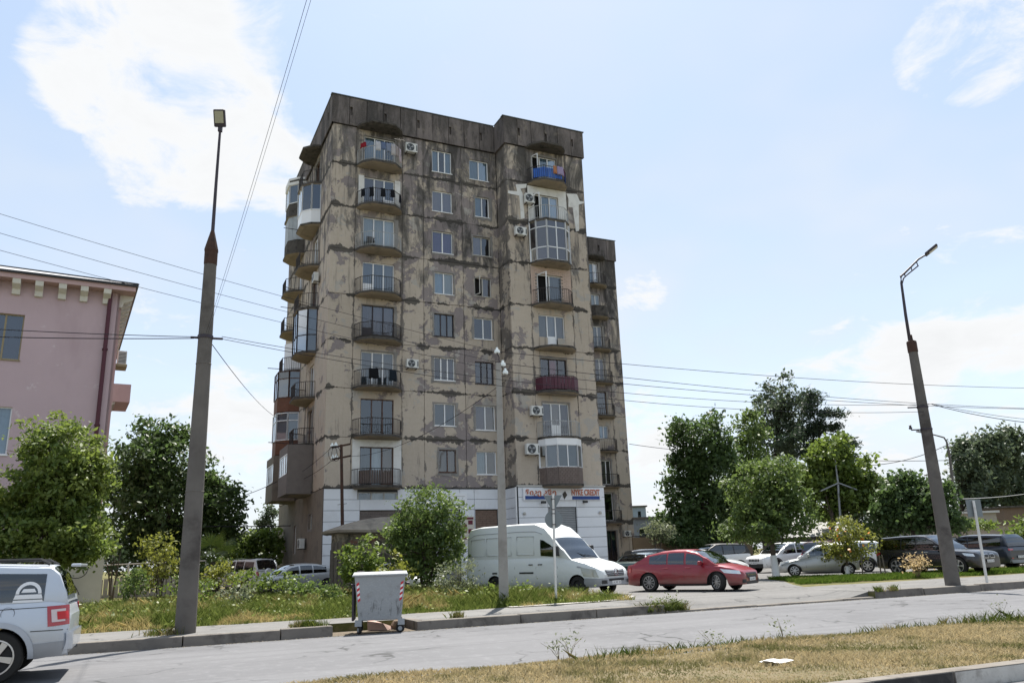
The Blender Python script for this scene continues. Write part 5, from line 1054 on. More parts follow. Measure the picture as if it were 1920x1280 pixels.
def crown_points(blobs, Y, dens, csz, per, squash=1.):
    """leaf positions: clumps spread through ellipsoids given by their place and size at depth Y"""
    C = []; OUT = []
    for (px, py, rx, ry) in blobs:
        c = np.array(PX(px, py, Y)); k = mpp(Y, py); ax, az = rx * k, ry * k; ay = (ax * .9 + min(ax, az) * .3) * squash
        n = max(4, int(dens * 2.1 * (ax * az + ax * ay + ay * az)))
        d = unit(rng.normal(size=(n, 3))); r = rng.uniform(.18, 1, (n, 1)) ** .45
        r = r * (1 + .13 * np.sin(d[:, :1] * 7 + px) + .10 * np.sin(d[:, 2:3] * 9 + py)); q = c + d * r * np.array([ax, ay, az]) + np.array([0, rng.normal() * ay * .25, 0]); C.append(q); OUT.append(d)
    C = np.concatenate(C); OUT = np.concatenate(OUT)
    m = rng.integers(int(per * .6), int(per * 1.4) + 1, len(C)); idx = np.repeat(np.arange(len(C)), m)
    sz = csz * .85 * rng.uniform(.55, 1.2, (len(C), 1)); P = C[idx] + rng.normal(size=(len(idx), 3)) * sz[idx] * np.array([1, 1, .62]); return P, OUT[idx] * .5, C
def plant(name, label, cat, blobs, Y, base_px, mats, leaf=.18, dens=3.0, clump=.32, per=34, trunk=.16, stems=1, nl=9, group=None, lime=None, up=.35, asp=.5, bark=None, extra=None, zmin=None, droop=0.):
    g = Vector(base_px) if len(base_px) == 3 else PX(base_px[0], base_px[1], Y); base = Vector((g.x, g.y, ZL - .02)); root = empty(name, base, 0, label, cat, group)
    if trunk > .1:                                    # lobed outline: shrink the masses, add smaller ones on their rims
        bl = []
        for (px, py, rx, ry) in blobs:
            bl.append((px, py, rx * .86, ry * .86))
            for q in range(3): a = random.uniform(-.35, math.pi + .35); f = random.uniform(.75, 1.02); g_ = random.uniform(.28, .44); bl.append((px + rx * f * math.cos(a), py - ry * f * math.sin(a), rx * g_, ry * g_))
        blobs = bl
    P, O, C = crown_points(blobs, Y, dens, clump, per)
    if zmin is not None: keep = P[:, 2] > zmin; P, O = P[keep], O[keep]
    V = leaves(P, leaf, up, asp, O, droop) - np.array(base); np_mesh('crown', V, 4, mats, root)
    top = C[:, 2].max(); cz = C[:, 2].mean(); cc = C.mean(0); mb = MB(); order = np.argsort(rng.random(len(C)))
    for s_ in range(stems):
        a = 6.28 * s_ / max(1, stems); o = Vector((math.cos(a), math.sin(a), 0)) * (trunk * 1.2 if stems > 1 else 0)
        b0 = base + o; fork = Vector((base.x * .55 + cc[0] * .45, base.y * .55 + cc[1] * .45, base.z + (cz - base.z) * .62)) + o * 4; tip = Vector((cc[0], cc[1], cz + (top - cz) * .6)) + o * 7
        mid = (b0 + fork) / 2 + Vector((random.uniform(-.06, .06), 0, 0)); r0 = trunk
        pts = [b0, b0 + (mid - b0) * .15, mid, fork, (fork + tip) / 2 + Vector((random.uniform(-.15, .15), random.uniform(-.15, .15), 0)), tip]; rr = [r0 * 1.35, r0 * 1.05, r0 * .88, r0 * .68, r0 * .4, r0 * .12]
        mb.tube([p - base for p in pts], rr, 8)
        for q in range(nl):
            e = Vector(C[order[(s_ * nl + q) % len(C)]]); t = random.uniform(.35, .95); st = mid.lerp(fork, t) if random.random() < .5 else fork.lerp(tip, t * .8)
            if e.z < st.z - .3: e.z = st.z + abs(e.z - st.z) * .3
            md = st.lerp(e, .5) + Vector((0, 0, (e - st).length * .10)); mb.tube([st - base, md - base, e - base], [r0 * .34, r0 * .22, r0 * .07], 5, False)
    t = mb.build('trunk', bark or M_BARK, root, smooth=50)
    if lime: m = MB(); m.tube([Vector((0, 0, .03)), (mid - base) * min(1, lime / max(.1, (mid - base).z))], [trunk * 1.42, trunk * 1.0], 10); m.build('whitewash', M_LIME, root, smooth=50)
    return root
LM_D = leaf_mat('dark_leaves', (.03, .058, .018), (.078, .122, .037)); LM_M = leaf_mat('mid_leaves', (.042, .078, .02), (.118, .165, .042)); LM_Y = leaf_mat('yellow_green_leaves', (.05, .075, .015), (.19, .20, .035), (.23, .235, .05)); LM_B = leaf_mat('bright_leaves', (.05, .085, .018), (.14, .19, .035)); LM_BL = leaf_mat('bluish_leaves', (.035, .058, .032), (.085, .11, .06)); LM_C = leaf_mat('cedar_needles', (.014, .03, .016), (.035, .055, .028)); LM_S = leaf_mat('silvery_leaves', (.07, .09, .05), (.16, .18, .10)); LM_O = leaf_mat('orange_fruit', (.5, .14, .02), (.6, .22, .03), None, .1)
LM_G = leaf_mat('fresh_green_leaves', (.05, .092, .02), (.15, .20, .042), (.21, .235, .052))
plant('street_tree', 'dense rounded yellow-green tree before the pink building', 'tree', [(110, 840, 62, 66), (80, 900, 68, 70), (145, 915, 56, 76), (30, 975, 56, 55), (110, 1000, 85, 50), (180, 890, 26, 50), (160, 1010, 40, 40), (-20, 970, 46, 50), (90, 1035, 70, 28), (20, 1030, 50, 28), (140, 1035, 34, 26), (100, 930, 75, 70)], 29, (66, 1125), LM_G, .17, 7.5, .26, 46, .1, 1, 12)
plant('broadleaf_tree', 'big dark green tree beyond the garden fence behind the left lamp pole', 'tree', [(285, 865, 62, 62), (345, 880, 62, 62), (235, 905, 45, 65), (400, 930, 42, 55), (320, 960, 105, 60), (240, 990, 52, 50), (425, 985, 26, 32), (370, 1000, 60, 40), (300, 1020, 80, 30)], 52, (320, 1085), LM_D, .30, 2.4, .5, 40, .3, 1, 14, bark=M_BARKD)
plant('yellow_shrub', 'yellow-green leafy shrub left of the lamp pole above the weeds', 'shrub', [(290, 1025, 26, 26), (315, 1030, 22, 28), (300, 1055, 34, 26), (285, 1080, 30, 22)], 31, (300, 1122), LM_Y, .13, 7, .2, 26, .03, 4, 5)
plant('conifer_tree', 'small bluish conifer beyond the block at its left edge', 'tree', [(505, 960, 9, 12), (503, 985, 15, 14), (507, 1005, 16, 14), (478, 1000, 12, 14)], 78, (505, 1060), LM_BL, .28, 4, .4, 30, .12, 1, 8)
plant('vine_thicket', 'sunlit thicket of climbing vines between palm and apartment block', 'hedge', [(455, 1015, 22, 17), (487, 1013, 22, 18), (512, 1016, 16, 18), (450, 1042, 28, 22), (485, 1042, 28, 24), (512, 1045, 16, 22), (430, 1030, 18, 25)], 57, (480, 1075), LM_B, .26, 4.5, .38, 34, .05, 5, 4, asp=.8)
BIG = dict(clump=.24, per=44)
plant('privet_shrub', 'largest dense green shrub in front of the shopfront beside the van', 'shrub', [(800, 950, 52, 42), (765, 985, 42, 45), (832, 985, 40, 50), (800, 1020, 62, 50), (752, 1010, 30, 32), (848, 1030, 24, 36), (800, 1060, 60, 32)], 33, (800, 1110), LM_M, .15, 6.0, .26, 44, .07, 4, 9)
plant('young_shrub', 'light green bush against the hut wall behind the bin', 'shrub', [(662, 1045, 24, 24), (690, 1035, 22, 26), (700, 1065, 26, 26), (655, 1075, 24, 22), (680, 1085, 34, 20)], 30.5, (680, 1118), LM_B, .14, 7, .2, 30, .03, 4, 6, asp=.75)
plant('lime_bush', 'small yellow-leaved bush between the bin and the large shrub', 'shrub', [(735, 1060, 20, 22), (750, 1075, 24, 22), (725, 1085, 20, 18)], 30, (738, 1118), LM_Y, .12, 8, .17, 26, .02, 4, 4, asp=.75)
plant('wispy_bush', 'wispy silvery bush at the rear of the white van', 'shrub', [(850, 1075, 26, 22), (875, 1080, 26, 26), (830, 1095, 26, 22), (885, 1060, 10, 16), (860, 1105, 36, 22)], 28.5, (858, 1128), LM_S, .10, 8, .2, 24, .02, 6, 5, asp=.4)
for i, (b, lb, mt, Y) in enumerate([([(258, 1085, 30, 20), (240, 1100, 30, 20)], 'low bush at the left foot of the yellow shrub', LM_M, 29), ([(400, 1078, 26, 18), (430, 1075, 28, 20)], 'yellowish low bush just right of the lamp pole', LM_Y, 31), ([(480, 1085, 34, 20), (520, 1090, 30, 20)], 'rounded weed mound in front of the white off-roader', LM_B, 28.5), ([(566, 1095, 26, 16), (590, 1102, 22, 16)], 'low weed mound left of the hut corner', LM_M, 28), ([(612, 1112, 16, 14), (628, 1108, 14, 14)], 'broad-leaved weed clump beside the bin', LM_M, 26.5), ([(340, 1100, 28, 18), (380, 1105, 30, 18)], 'weed mound around the base of the lamp pole', LM_B, 27), ([(450, 1112, 34, 14)], 'low pale weed mound in the middle of the wild grass', LM_S, 26.5), ([(930, 1108, 24, 14), (980, 1110, 24, 12)], 'low bush under the side of the van', LM_B, 28)]):
    plant('weed_bush', lb, 'bush', b, Y, (b[0][0], 1125), mt, .11, 9, .17, 28, .012, 4, 4, 'weed bushes in the rough grass', asp=.6)
plant('tall_dark_tree', 'tall dark tree nearest the right wing of the block', 'tree', [(1310, 825, 46, 46), (1290, 880, 36, 45), (1330, 890, 42, 60), (1335, 960, 42, 60), (1280, 945, 36, 40), (1355, 860, 22, 40), (1262, 985, 34, 22), (1310, 1000, 50, 30)], 62, (1335, 1060), LM_D, .32, 2.6, .5, 40, .26, 1, 16, bark=M_BARKD)
plant('slender_tree', 'slender mid-green tree between the dark tree and the tall sparse one', 'tree', [(1402, 815, 30, 32), (1390, 860, 36, 40), (1410, 900, 40, 45), (1380, 940, 36, 50)], 66, (1392, 1060), LM_M, .30, 2.6, .5, 36, .22, 1, 12, bark=M_BARKD)
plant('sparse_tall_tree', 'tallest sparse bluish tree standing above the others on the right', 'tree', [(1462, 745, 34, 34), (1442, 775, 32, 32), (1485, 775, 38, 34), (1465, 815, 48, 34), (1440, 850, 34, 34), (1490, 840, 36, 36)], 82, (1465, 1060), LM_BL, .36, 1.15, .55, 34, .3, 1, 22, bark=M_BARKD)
plant('cedar_tree', 'dark cedar with flat drooping branches beside the tallest tree', 'tree', [(1522, 752, 16, 22), (1522, 790, 22, 28), (1552, 800, 30, 7), (1560, 775, 22, 6), (1500, 820, 30, 12), (1560, 835, 46, 8), (1535, 850, 40, 14), (1575, 862, 40, 7), (1545, 885, 50, 14)], 78, (1522, 1060), LM_C, .34, 3.6, .42, 36, .26, 1, 16, asp=.3, up=.8, bark=M_BARKD, droop=.5)
plant('linden_tree', 'rounded street tree with whitewashed trunk in front of the parked cars', 'tree', [(1440, 890, 50, 38), (1405, 935, 44, 42), (1475, 930, 48, 44), (1425, 985, 62, 38), (1485, 985, 36, 38), (1390, 985, 26, 34), (1450, 960, 60, 40)], 39.7, (1456, 1084), LM_M, .19, 4.2, .30, 40, .14, 1, 14, lime=1.45)
plant('bright_tree', 'bright green maple behind the T-shaped lamp', 'tree', [(1558, 850, 38, 34), (1590, 890, 40, 42), (1545, 905, 40, 42), (1600, 940, 38, 34), (1510, 890, 34, 34), (1565, 950, 50, 34), (1630, 925, 24, 30)], 58, (1560, 1060), LM_B, .27, 3.0, .42, 38, .2, 1, 14, asp=.75)
plant('dark_round_tree', 'dark rounded tree left of the leaning right lamp post', 'tree', [(1700, 925, 46, 34), (1735, 945, 44, 40), (1680, 960, 42, 36), (1715, 975, 62, 30), (1765, 970, 26, 32)], 54, (1710, 1040), LM_D, .27, 3.4, .4, 42, .18, 1, 12, asp=.7)
plant('olive_tree', 'grey-green tree between the bright maple and the dark round tree', 'tree', [(1640, 930, 30, 32), (1655, 960, 30, 34), (1625, 970, 36, 34)], 60, (1645, 1050), LM_BL, .25, 3, .4, 36, .16, 1, 10)
fr = plant('fruit_tree', 'small young fruit tree with orange fruit and whitewashed trunk', 'tree', [(1590, 990, 34, 24), (1570, 1015, 30, 24), (1612, 1018, 32, 26), (1590, 1035, 40, 20)], 39.2, (1589, 1080), LM_Y, .14, 6, .22, 34, .07, 1, 9, lime=1.0)
P, O, C = crown_points([(1590, 1010, 40, 34)], 39.0, 1.6, .1, 2); np_mesh('fruit', leaves(P, .16, .2, .9) - np.array(fr.location), 4, LM_O, fr)
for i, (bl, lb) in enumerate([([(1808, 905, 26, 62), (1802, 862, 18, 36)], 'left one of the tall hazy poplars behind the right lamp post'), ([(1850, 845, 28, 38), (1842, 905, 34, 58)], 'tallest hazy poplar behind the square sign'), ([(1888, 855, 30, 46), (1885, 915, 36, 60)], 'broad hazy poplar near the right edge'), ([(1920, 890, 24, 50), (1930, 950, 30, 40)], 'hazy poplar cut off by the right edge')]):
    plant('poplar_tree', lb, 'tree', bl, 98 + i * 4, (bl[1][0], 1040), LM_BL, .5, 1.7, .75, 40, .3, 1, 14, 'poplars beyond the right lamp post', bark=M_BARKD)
for i, (b, lb, Y, mt) in enumerate([([(1262, 1010, 26, 14), (1290, 1015, 28, 16)], 'dark undergrowth at the foot of the tall dark tree', 60, LM_D), ([(1360, 1005, 40, 22), (1330, 1015, 34, 16)], 'dark undergrowth behind the black and white off-roader', 63, LM_D), ([(1410, 1010, 34, 20), (1520, 1005, 34, 26)], 'undergrowth behind the white slotted-grille SUV', 66, LM_M), ([(1650, 1000, 26, 18), (1630, 1015, 24, 14)], 'hedge between the white SUV and the black SUV', 56, LM_M), ([(1905, 1010, 24, 26), (1925, 990, 24, 26)], 'leafy bush at the right edge by the railing', 46, LM_B), ([(1230, 990, 22, 14), (1245, 1000, 22, 14)], 'pale leafy branch beside the brown garden wall', 58, LM_S), ([(215, 1035, 14, 24)], 'dark small conifer by the garden fence', 42, LM_C), ([(230, 1058, 40, 24), (300, 1060, 40, 24), (360, 1062, 40, 22)], 'dark garden hedge behind the plank fence', 50, LM_D), ([(430, 1068, 40, 16), (395, 1060, 30, 20)], 'dark bushes at the foot of the vine thicket', 54, LM_D), ([(1800, 985, 40, 8), (1840, 985, 24, 8)], 'bright creeper on the low building roof', 70, LM_B)]):  # the dark hedge behind the plank fence is added for the tree's shade there
    plant('undergrowth_bush', lb, 'bush', b, Y, (b[0][0], 1050), mt, .22, 4.5, .35, 32, .05, 3, 4, 'bushes in the background')
far = []                                                            # far wood on the horizon
for px in range(-200, 2200, 26):
    h = 12 + 10 * abs(math.sin(px * .013)) + random.uniform(0, 8); far.append((px, 1030 - px * .018 - (px > 960) * (px - 960) * .012, 24, h))
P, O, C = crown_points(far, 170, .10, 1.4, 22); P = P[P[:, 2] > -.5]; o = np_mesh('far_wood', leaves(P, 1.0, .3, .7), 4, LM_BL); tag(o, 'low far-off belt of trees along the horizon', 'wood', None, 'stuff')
# palm
pm = PX(400, 1045, 42); palm = empty('fan_palm', (pm.x, pm.y, ZL), 0, 'short fan palm in front of the vine thicket', 'palm')
m = MB(); m.tube([(0, 0, -.05), (.05, 0, .9), (0, 0, 1.7)], [.22, .17, .14], 8); m.build('trunk', M_BARKD, palm, smooth=50)
for k in range(15):
    a = k * 2.4; el = R(75 - 8.5 * k); d = Vector((math.cos(a) * math.cos(el), math.sin(a) * math.cos(el), math.sin(el))); hub = Vector((0, 0, 1.7)) + d * 1.0; m = MB(); m.tube([(0, 0, 1.65), tuple(hub)], .018, 4); sd = d.cross(Vector((0, 0, 1))).normalized(); upv = sd.cross(d).normalized()
    for j in range(15): b = R(-105 + 15 * j); e = hub + (d * math.cos(b) + sd * math.sin(b)) * .85 - Vector((0, 0, .12)); w = (sd * math.cos(b) - d * math.sin(b)) * .045; mm = (hub + e) / 2 + upv * .05; m.add([hub, mm + w, e, mm - w], [(0, 1, 2, 3)])
    m.build('fan_leaf', LM_B, palm)
# ---- grasses
def blades(P, h, w, lean=.35):
    n = len(P); a = rng.uniform(0, 6.283, n); hh = h * rng.uniform(.5, 1.4, n) if np.isscalar(h) else h * rng.uniform(.6, 1.3, n); d = np.stack([np.cos(a), np.sin(a), np.zeros(n)], 1); l = rng.normal(size=(n, 2)) * lean
    b = d * (w * .5); tip = P + np.stack([l[:, 0] * hh, l[:, 1] * hh, hh], 1); md = P + np.stack([l[:, 0] * hh * .3, l[:, 1] * hh * .3, hh * .55], 1)
    return np.stack([P - b, P + b, md + b * .8, tip, md - b * .8], 1).reshape(-1, 3)
def svpts(n, s0, s1, v0, v1, z): s = rng.uniform(s0, s1, n); v = rng.uniform(v0, v1, n); return s, v
def topoints(s, v, z): q = np.array(RO)[None] + s[:, None] * np.array(RT)[None] + v[:, None] * np.array(RM)[None]; q[:, 2] = z; return q
def grass_mat(name, a, b, dry, amt=(.45, .6), sc=.6):
    k = NT(name); r = k.isl(); p = k.pos(); n = k.noise(sc, 4, .6, p); c = k.mix(r, a, b); c = k.mix(k.ss(n, amt[0], amt[1]), c, k.mix(r, dry, tuple(q * 1.5 for q in dry)))
    d = k.n('ShaderNodeBsdfDiffuse'); k.set(d.inputs[0], c); tr = k.n('ShaderNodeBsdfTranslucent'); k.set(tr.inputs[0], c); mx = k.n('ShaderNodeMixShader'); mx.inputs[0].default_value = .35; k.t.links.new(d.outputs[0], mx.inputs[1]); k.t.links.new(tr.outputs[0], mx.inputs[2]); return k.fin(mx.outputs[0])
def lowfreq(s, v): return np.sin(s * 1.3 + 1.7 * np.sin(v * .9)) * .5 + np.sin(v * 1.9 + s * .6) * .5
s, v = svpts(170000, -22, 5.2, 3.0, 15, 0); vb = 3.1 + .12 * np.sin(s * 3.1); ed = np.clip((v - vb) / 1.2, 0, 1); keep = (v > vb) & ~((s > 3.2) & (v > 4.3 + (5.3 - s) * 2.2)); s, v, ed = s[keep], v[keep], ed[keep]
hh = (.08 + .27 * ed * (1 + .55 * lowfreq(s, v))); o = np_mesh('wild_grass', blades(topoints(s, v, ZL), hh, .022, .5), 5, grass_mat('wild_grass_blades', (.085, .125, .026), (.20, .235, .06), (.33, .27, .12), (.50, .62), .7)); tag(o, 'tall weedy grass on the rough ground behind the pavement', 'grass', None, 'stuff')
n_ = 60000; s = rng.uniform(-22, 5, n_); v = rng.uniform(3.25, 14, n_); cl = np.sin(s * 2.7 + 2 * np.sin(v * 1.3)) + np.sin(v * 3.1 - s * 1.1); keep = (cl + rng.normal(size=n_) * .5 > .1) & ~((s > 3.0) & (v > 4.2 + (5.3 - s) * 2.2)); s, v = s[keep], v[keep]; P = topoints(s, v, ZL + np.abs(rng.normal(size=len(s))) * .17 * np.clip((v - 3) / 1.5, .3, 1.3)); o = np_mesh('ground_weeds', leaves(P, .085, .6, .6), 4, leaf_mat('weed_leaves', (.07, .11, .025), (.20, .24, .07), (.27, .27, .10))); tag(o, 'leafy low weeds mixed through the rough grass', 'weeds', None, 'stuff')
s, v = svpts(130000, -14, 30, -12.2, -7.8, 0); P = topoints(s, v, ZM - .01); P[:, 2] -= np.clip((v + 8.3) / .8, 0, 1) * .11; g = lowfreq(s * 1.4, v * 1.2)
o = np_mesh('median_grass', blades(P, np.clip(.055 + .03 * g, .02, 1), .016, .7), 5, grass_mat('dry_median_blades', (.09, .105, .032), (.21, .19, .085), (.33, .27, .155), (.37, .55), .9)); tag(o, 'dry trampled grass on the median strip', 'grass', None, 'stuff')
s, v = svpts(9000, -3, 30, -8.6, -7.65, 0); keep = (lowfreq(s * 1.9, v * 2) > -.1); s, v = s[keep], v[keep]; o = np_mesh('median_edge_tufts', blades(topoints(s, v, .03), .15 + .1 * np.clip(lowfreq(s, v), 0, 1), .018, .5), 5, grass_mat('edge_tuft_blades', (.05, .085, .02), (.13, .15, .04), (.22, .18, .08), (.5, .62), 1.1)); tag(o, 'greener grass tufts along the road edge of the median', 'grass', None, 'stuff')
isl = [(14.4, 6.1), (18, 5.6), (23, 5.2), (30, 5.0), (30, 8.2), (26, 8.6), (22, 9.4), (19.5, 10.8), (17.6, 11.9), (16.2, 9.0)]
def inpoly(x, y, pl):
    r = np.zeros(len(x), bool); j = len(pl) - 1
    for i in range(len(pl)):
        a, b = pl[i]; c_, d = pl[j]; r ^= ((b > y) != (d > y)) & (x < (c_ - a) * (y - b) / (d - b) + a); j = i
    return r
m = MB(); m.add([SV(a, b, ZL + .014) for a, b in isl], [tuple(range(len(isl)))]); tag(m.build('grass_island', M_LAND), kind='structure')
s, v = svpts(70000, 13.5, 31, 4.6, 12.5, 0); keep = inpoly(s, v + .12 * np.sin(s * 5), isl); o = np_mesh('island_grass', blades(topoints(s[keep], v[keep], ZL + .01), .13, .03, .45), 5, grass_mat('island_blades', (.06, .115, .018), (.14, .20, .035), (.24, .2, .09), (.6, .72), .7)); tag(o, 'short bright green grass on the island beside the parked cars', 'grass', None, 'stuff')
s, v = svpts(900, 3.7, 5.1, -.05, .6, 0); o = np_mesh('kerb_weeds', blades(topoints(s, v, .05), .22, .016, .7), 5, grass_mat('kerb_weed_blades', (.05, .08, .02), (.12, .14, .04), (.2, .17, .08), (.5, .62), 1.5)); tag(o, 'weeds growing over the kerb end at the driveway', 'grass', None, 'stuff')
s = np.concatenate([rng.normal(-5.3, .18, 500), rng.normal(12.1, .08, 120), rng.normal(12.7, .1, 120), rng.normal(-8.4, .2, 250), rng.normal(-1.6, .1, 120)]); v = np.concatenate([rng.normal(.45, .1, 500), rng.normal(.02, .05, 120), rng.normal(.02, .05, 120), rng.normal(1.0, .18, 250), rng.normal(.4, .06, 120)]); o = np_mesh('crack_weeds', blades(topoints(s, v, .2), .16, .018, .5), 5, grass_mat('crack_weed_blades', (.06, .1, .02), (.15, .17, .04), (.2, .17, .08), (.5, .6), 2)); tag(o, 'small weeds in the pavement cracks by the kerb', 'grass', None, 'stuff')
# tall stalks at the road edge
def stalk(px, py, h, lb):
    g = GP(px, py, .08); e = MB()
    for k in range(5): a = random.uniform(0, 6.28); l = random.uniform(.05, .3); hh = h * random.uniform(.6, 1); e.tube([(0, 0, 0), (math.cos(a) * l * .4, math.sin(a) * l * .4, hh * .6), (math.cos(a) * l, math.sin(a) * l, hh)], [.006, .004, .002], 3)
    r = empty('dry_weed', g, 0, lb, 'weed', 'dry weed stalks on the median edge'); e.build('stem', simple('dry_stalk', (.2, .16, .09), .9), r); P = rng.normal(size=(60, 3)) * np.array([.12, .12, h * .22]) + np.array([0, 0, h * .65]); tag(np_mesh('leaf_cluster', leaves(P, .05, .3, .4), 4, LM_S, r), kind='stuff')
for px, py, h, lb in ((1068, 1232, .38, 'thin weed stalk at the road edge below the white van'), (1048, 1236, .3, 'short weed stalk at the median edge, left of a thin stalk'), (1340, 1222, .34, 'green weed stalk at the road edge left of centre right'), (1470, 1205, .4, 'branching dry weed at the road edge, tallest one'), (1880, 1165, .4, 'dry weed stalk at the far right road edge')): stalk(px, py, h, lb)

P = topoints(rng.uniform(4.0, 5.0, 700), rng.uniform(.0, .5, 700), .1 + np.abs(rng.normal(size=700)) * .14); o = np_mesh('kerb_weed_leaves', leaves(P, .06, .5, .5), 4, leaf_mat('kerb_leaf', (.05, .08, .02), (.13, .16, .045))); tag(o, 'small leaves of the weeds at the driveway kerb end', 'weeds', None, 'stuff')
n_ = 5000; s = rng.uniform(-14, 26, n_); P = topoints(s, -np.abs(rng.normal(size=n_)) * .32 - .03, .006 + rng.uniform(0, .012, n_)); V = leaves(P, .035, 3., .9); o = np_mesh('gutter_grit', V, 4, grass_mat('grit', (.16, .14, .11), (.3, .27, .22), (.12, .10, .08), (.5, .6), 3)); tag(o, 'grit and dry leaf litter gathered along the kerb', 'grit', None, 'stuff')
# ------------------------------------------------------------------ pink building on the left
vp = PX(3690, 940, 1.) - Vector((0, 0, HCAM)); PD = Vector((vp.x, vp.y, 0)).normalized(); PRZ = math.atan2(PD.y, PD.x)
pc = PX(203, 780, 36); PC = Vector((pc.x, pc.y, ZL)); PN = Vector((PD.y, -PD.x, 0))
def fin(px, py):   # point on the pink front wall -> (u, z)
    d = PX(px, py, 1.) - Vector((0, 0, HCAM)); o = PC - Vector((0, 0, HCAM)); t = (o.x * PN.x + o.y * PN.y) / (d.x * PN.x + d.y * PN.y); P = Vector((0, 0, HCAM)) + d * t; return (P - PC).dot(PD), P.z - ZL
pk = empty('pink_building', PC, PRZ, 'faded pink rendered building with white eaves brackets at the left edge', 'building')
def pinkmat():
    k = NT('pink_render'); p = k.pos(); n = k.noise(.5, 6, .6, p); n2 = k.noise(10, 4, .6, p); c = k.mix(n, (.56, .425, .45), (.47, .355, .375)); c = k.mix(k.math('MULTIPLY', k.ss(k.noise(1.3, 7, .7, p), .60, .68), .7), c, (.64, .55, .56)); c = k.mix(k.math('MULTIPLY', k.ss(k.noise(.4, 5, .6, k.scl(p, (1, 1, .3))), .5, .7), .4), c, (.34, .24, .25)); return k.fin(k.pr(c, .92, spec=.15, normal=k.bump(n2, .4, .02)))
M_PINK = pinkmat(); M_PINKL = simple('pale_pink_trim', (.52, .36, .35), .9, 0, .15, 2, .2); M_CREAM = simple('cream_plinth', (.50, .46, .38), .9, 0, .2, 1.5, .3, .2, (.3, .27, .22), .5); M_WST = simple('white_stone_trim', (.66, .63, .57), .85, 0, .15, 3, .2); M_DRN = simple('maroon_pipe', (.085, .018, .03), .5, .1, .2, 4, .1); M_TIN = simple('tin_roof', (.36, .36, .37), .5, .4, .25, 1.2, .1)
uT, zT = fin(235, 552); zE = zT; wl = fin(-1, 590)[0] - 12
F_P = lambda u, v, z: (u, -v, z); F_PR = lambda u, v, z: (v, u, z)       # right side: u runs back
w1 = (fin(-30, 630)[0], fin(42, 630)[0], fin(20, 674)[1], fin(20, 588)[1]); w2 = (fin(-40, 800)[0], fin(19, 800)[0], fin(5, 852)[1], fin(5, 762)[1])
def ppanel(F, u0, u1, z0, z1, holes, mat, th=.3, name='wall'):
    global blk
    keep, blk = blk, pk; o = panel(F, u0, u1, z0, z1, holes, mat, th, name, 0., 0.); blk = keep; return o
w3 = (w1[0] - 5.5, w1[0] - 3.6, w1[2], w1[3]); w4 = (w2[0] - 5.5, w2[0] - 3.6, w2[2], w2[3])
ppanel(F_P, wl, 0, 0, zE, [w1, w2, w3, w4], M_PINK)
sws = [(2.2, 3.4, w1[2], w1[3]), (2.2, 3.4, w2[2], w2[3]), (6.2, 7.4, w1[2], w1[3]), (6.2, 7.4, w2[2], w2[3])]; ppanel(F_PR, 0, 14, 0, zE, sws, M_PINKL)
m = MB(); m.box(wl + .3, -.3, .3, 13.7, 0, zE - .1); m.build('inner_core', M_CORE, pk); m = MB(); m.box(wl, -.05, 13.7, 14, 0, zE); m.build('rear_wall', M_PINK, pk)
M_OCH = simple('ochre_frame', (.30, .24, .14), .6, 0, .2, 6, .1)
for w, cr, fm in ((w1, 'k', M_OCH), (w2, 'b', M_WHITEF), (w3, 'k', M_OCH), (w4, 'b', M_WHITEF)): window(F_P, *w, 2, fm, cr, v=-.12, parent=pk)
for w in sws: window(F_PR, *w, 2, M_WHITEF, 'g', v=-.12, parent=pk)
m = MB(); m.box(wl - .9, .62, -.62, .0, zE + .0, zE + .22); m.box(.0, .62, .0, 14.5, zE, zE + .22); m.build('eaves', M_PINKL, pk); m = MB(); m.box(wl - 1, .72, -.72, 14.6, zE + .222, zE + .32); m.build('eaves_edge', M_DK, pk)
rt = zE + .33; m = MB(); A_ = [(wl - 1, -.7), (.7, -.7), (.7, 14.6), (wl - 1, 14.6)]; m.add([(a, b, rt) for a, b in A_] + [(wl + 6, 6.8, rt + 2.6), (-6.4, 6.8, rt + 2.6)], [(0, 1, 5, 4), (1, 2, 5), (2, 3, 4, 5), (3, 0, 4)]); m.build('roof', M_TIN, pk)
m = MB(); m.bar((.7, -.7, rt + .03), (-6.4, 6.8, rt + 2.63), .12, .06); m.build('roof_ridge', M_DK, pk)
def bracket(F, u, k): m = MB(F); m.prism([(.0, zE - .62), (.14, zE - .6), (.2, zE - .38), (.55, zE - .22), (.6, zE - .004), (0, zE - .004)], u - .16, u + .16, 0); m.build('eaves_bracket', M_WST, pk)
for px in (30, 73, 117, 158, 201, -14, -60): bracket(F_P, fin(px, 550)[0], 0)
for i in range(16): bracket(F_PR, .35 + i * .85, 1)
m = MB(F_P); m.tube([(-.42, .16, zE - .1), (-.42, .16, .05)], .09, 8); m.build('downpipe', M_DRN, pk)
for f in (.3, .55, .8): m = MB(F_P); m.box(-.54, -.30, .0, .27, zE * f, zE * f + .05); m.build('pipe_clamp', M_DRN, pk)
zp = 2.55; m = MB(); m.box(wl, .38, -.38, 14.2, 0, zp); m.build('plinth', M_CREAM, pk); m = MB(); m.box(wl, .48, -.48, 14.3, zp, zp + .16); m.box(wl, .42, -.42, 14.2, zp + .16, zp + .26); m.build('plinth_moulding', M_WST, pk, bevel=.04)
m = MB(F_PR); m.box(.5, 1.1, .0, .12, zp + .3, zE - .05); m.build('pilaster', M_PINKL, pk); m = MB(F_PR); m.box(4.4, 5.0, .0, .12, zp + .3, zE - .05); m.build('pilaster', M_PINKL, pk)
m = MB(F_PR); zb_ = fin(228, 665)[1] - .9; m.box(7.2, 10.2, 0., 1.25, zb_, zb_ + 1.0); m.build('balcony', M_PINKL, pk)
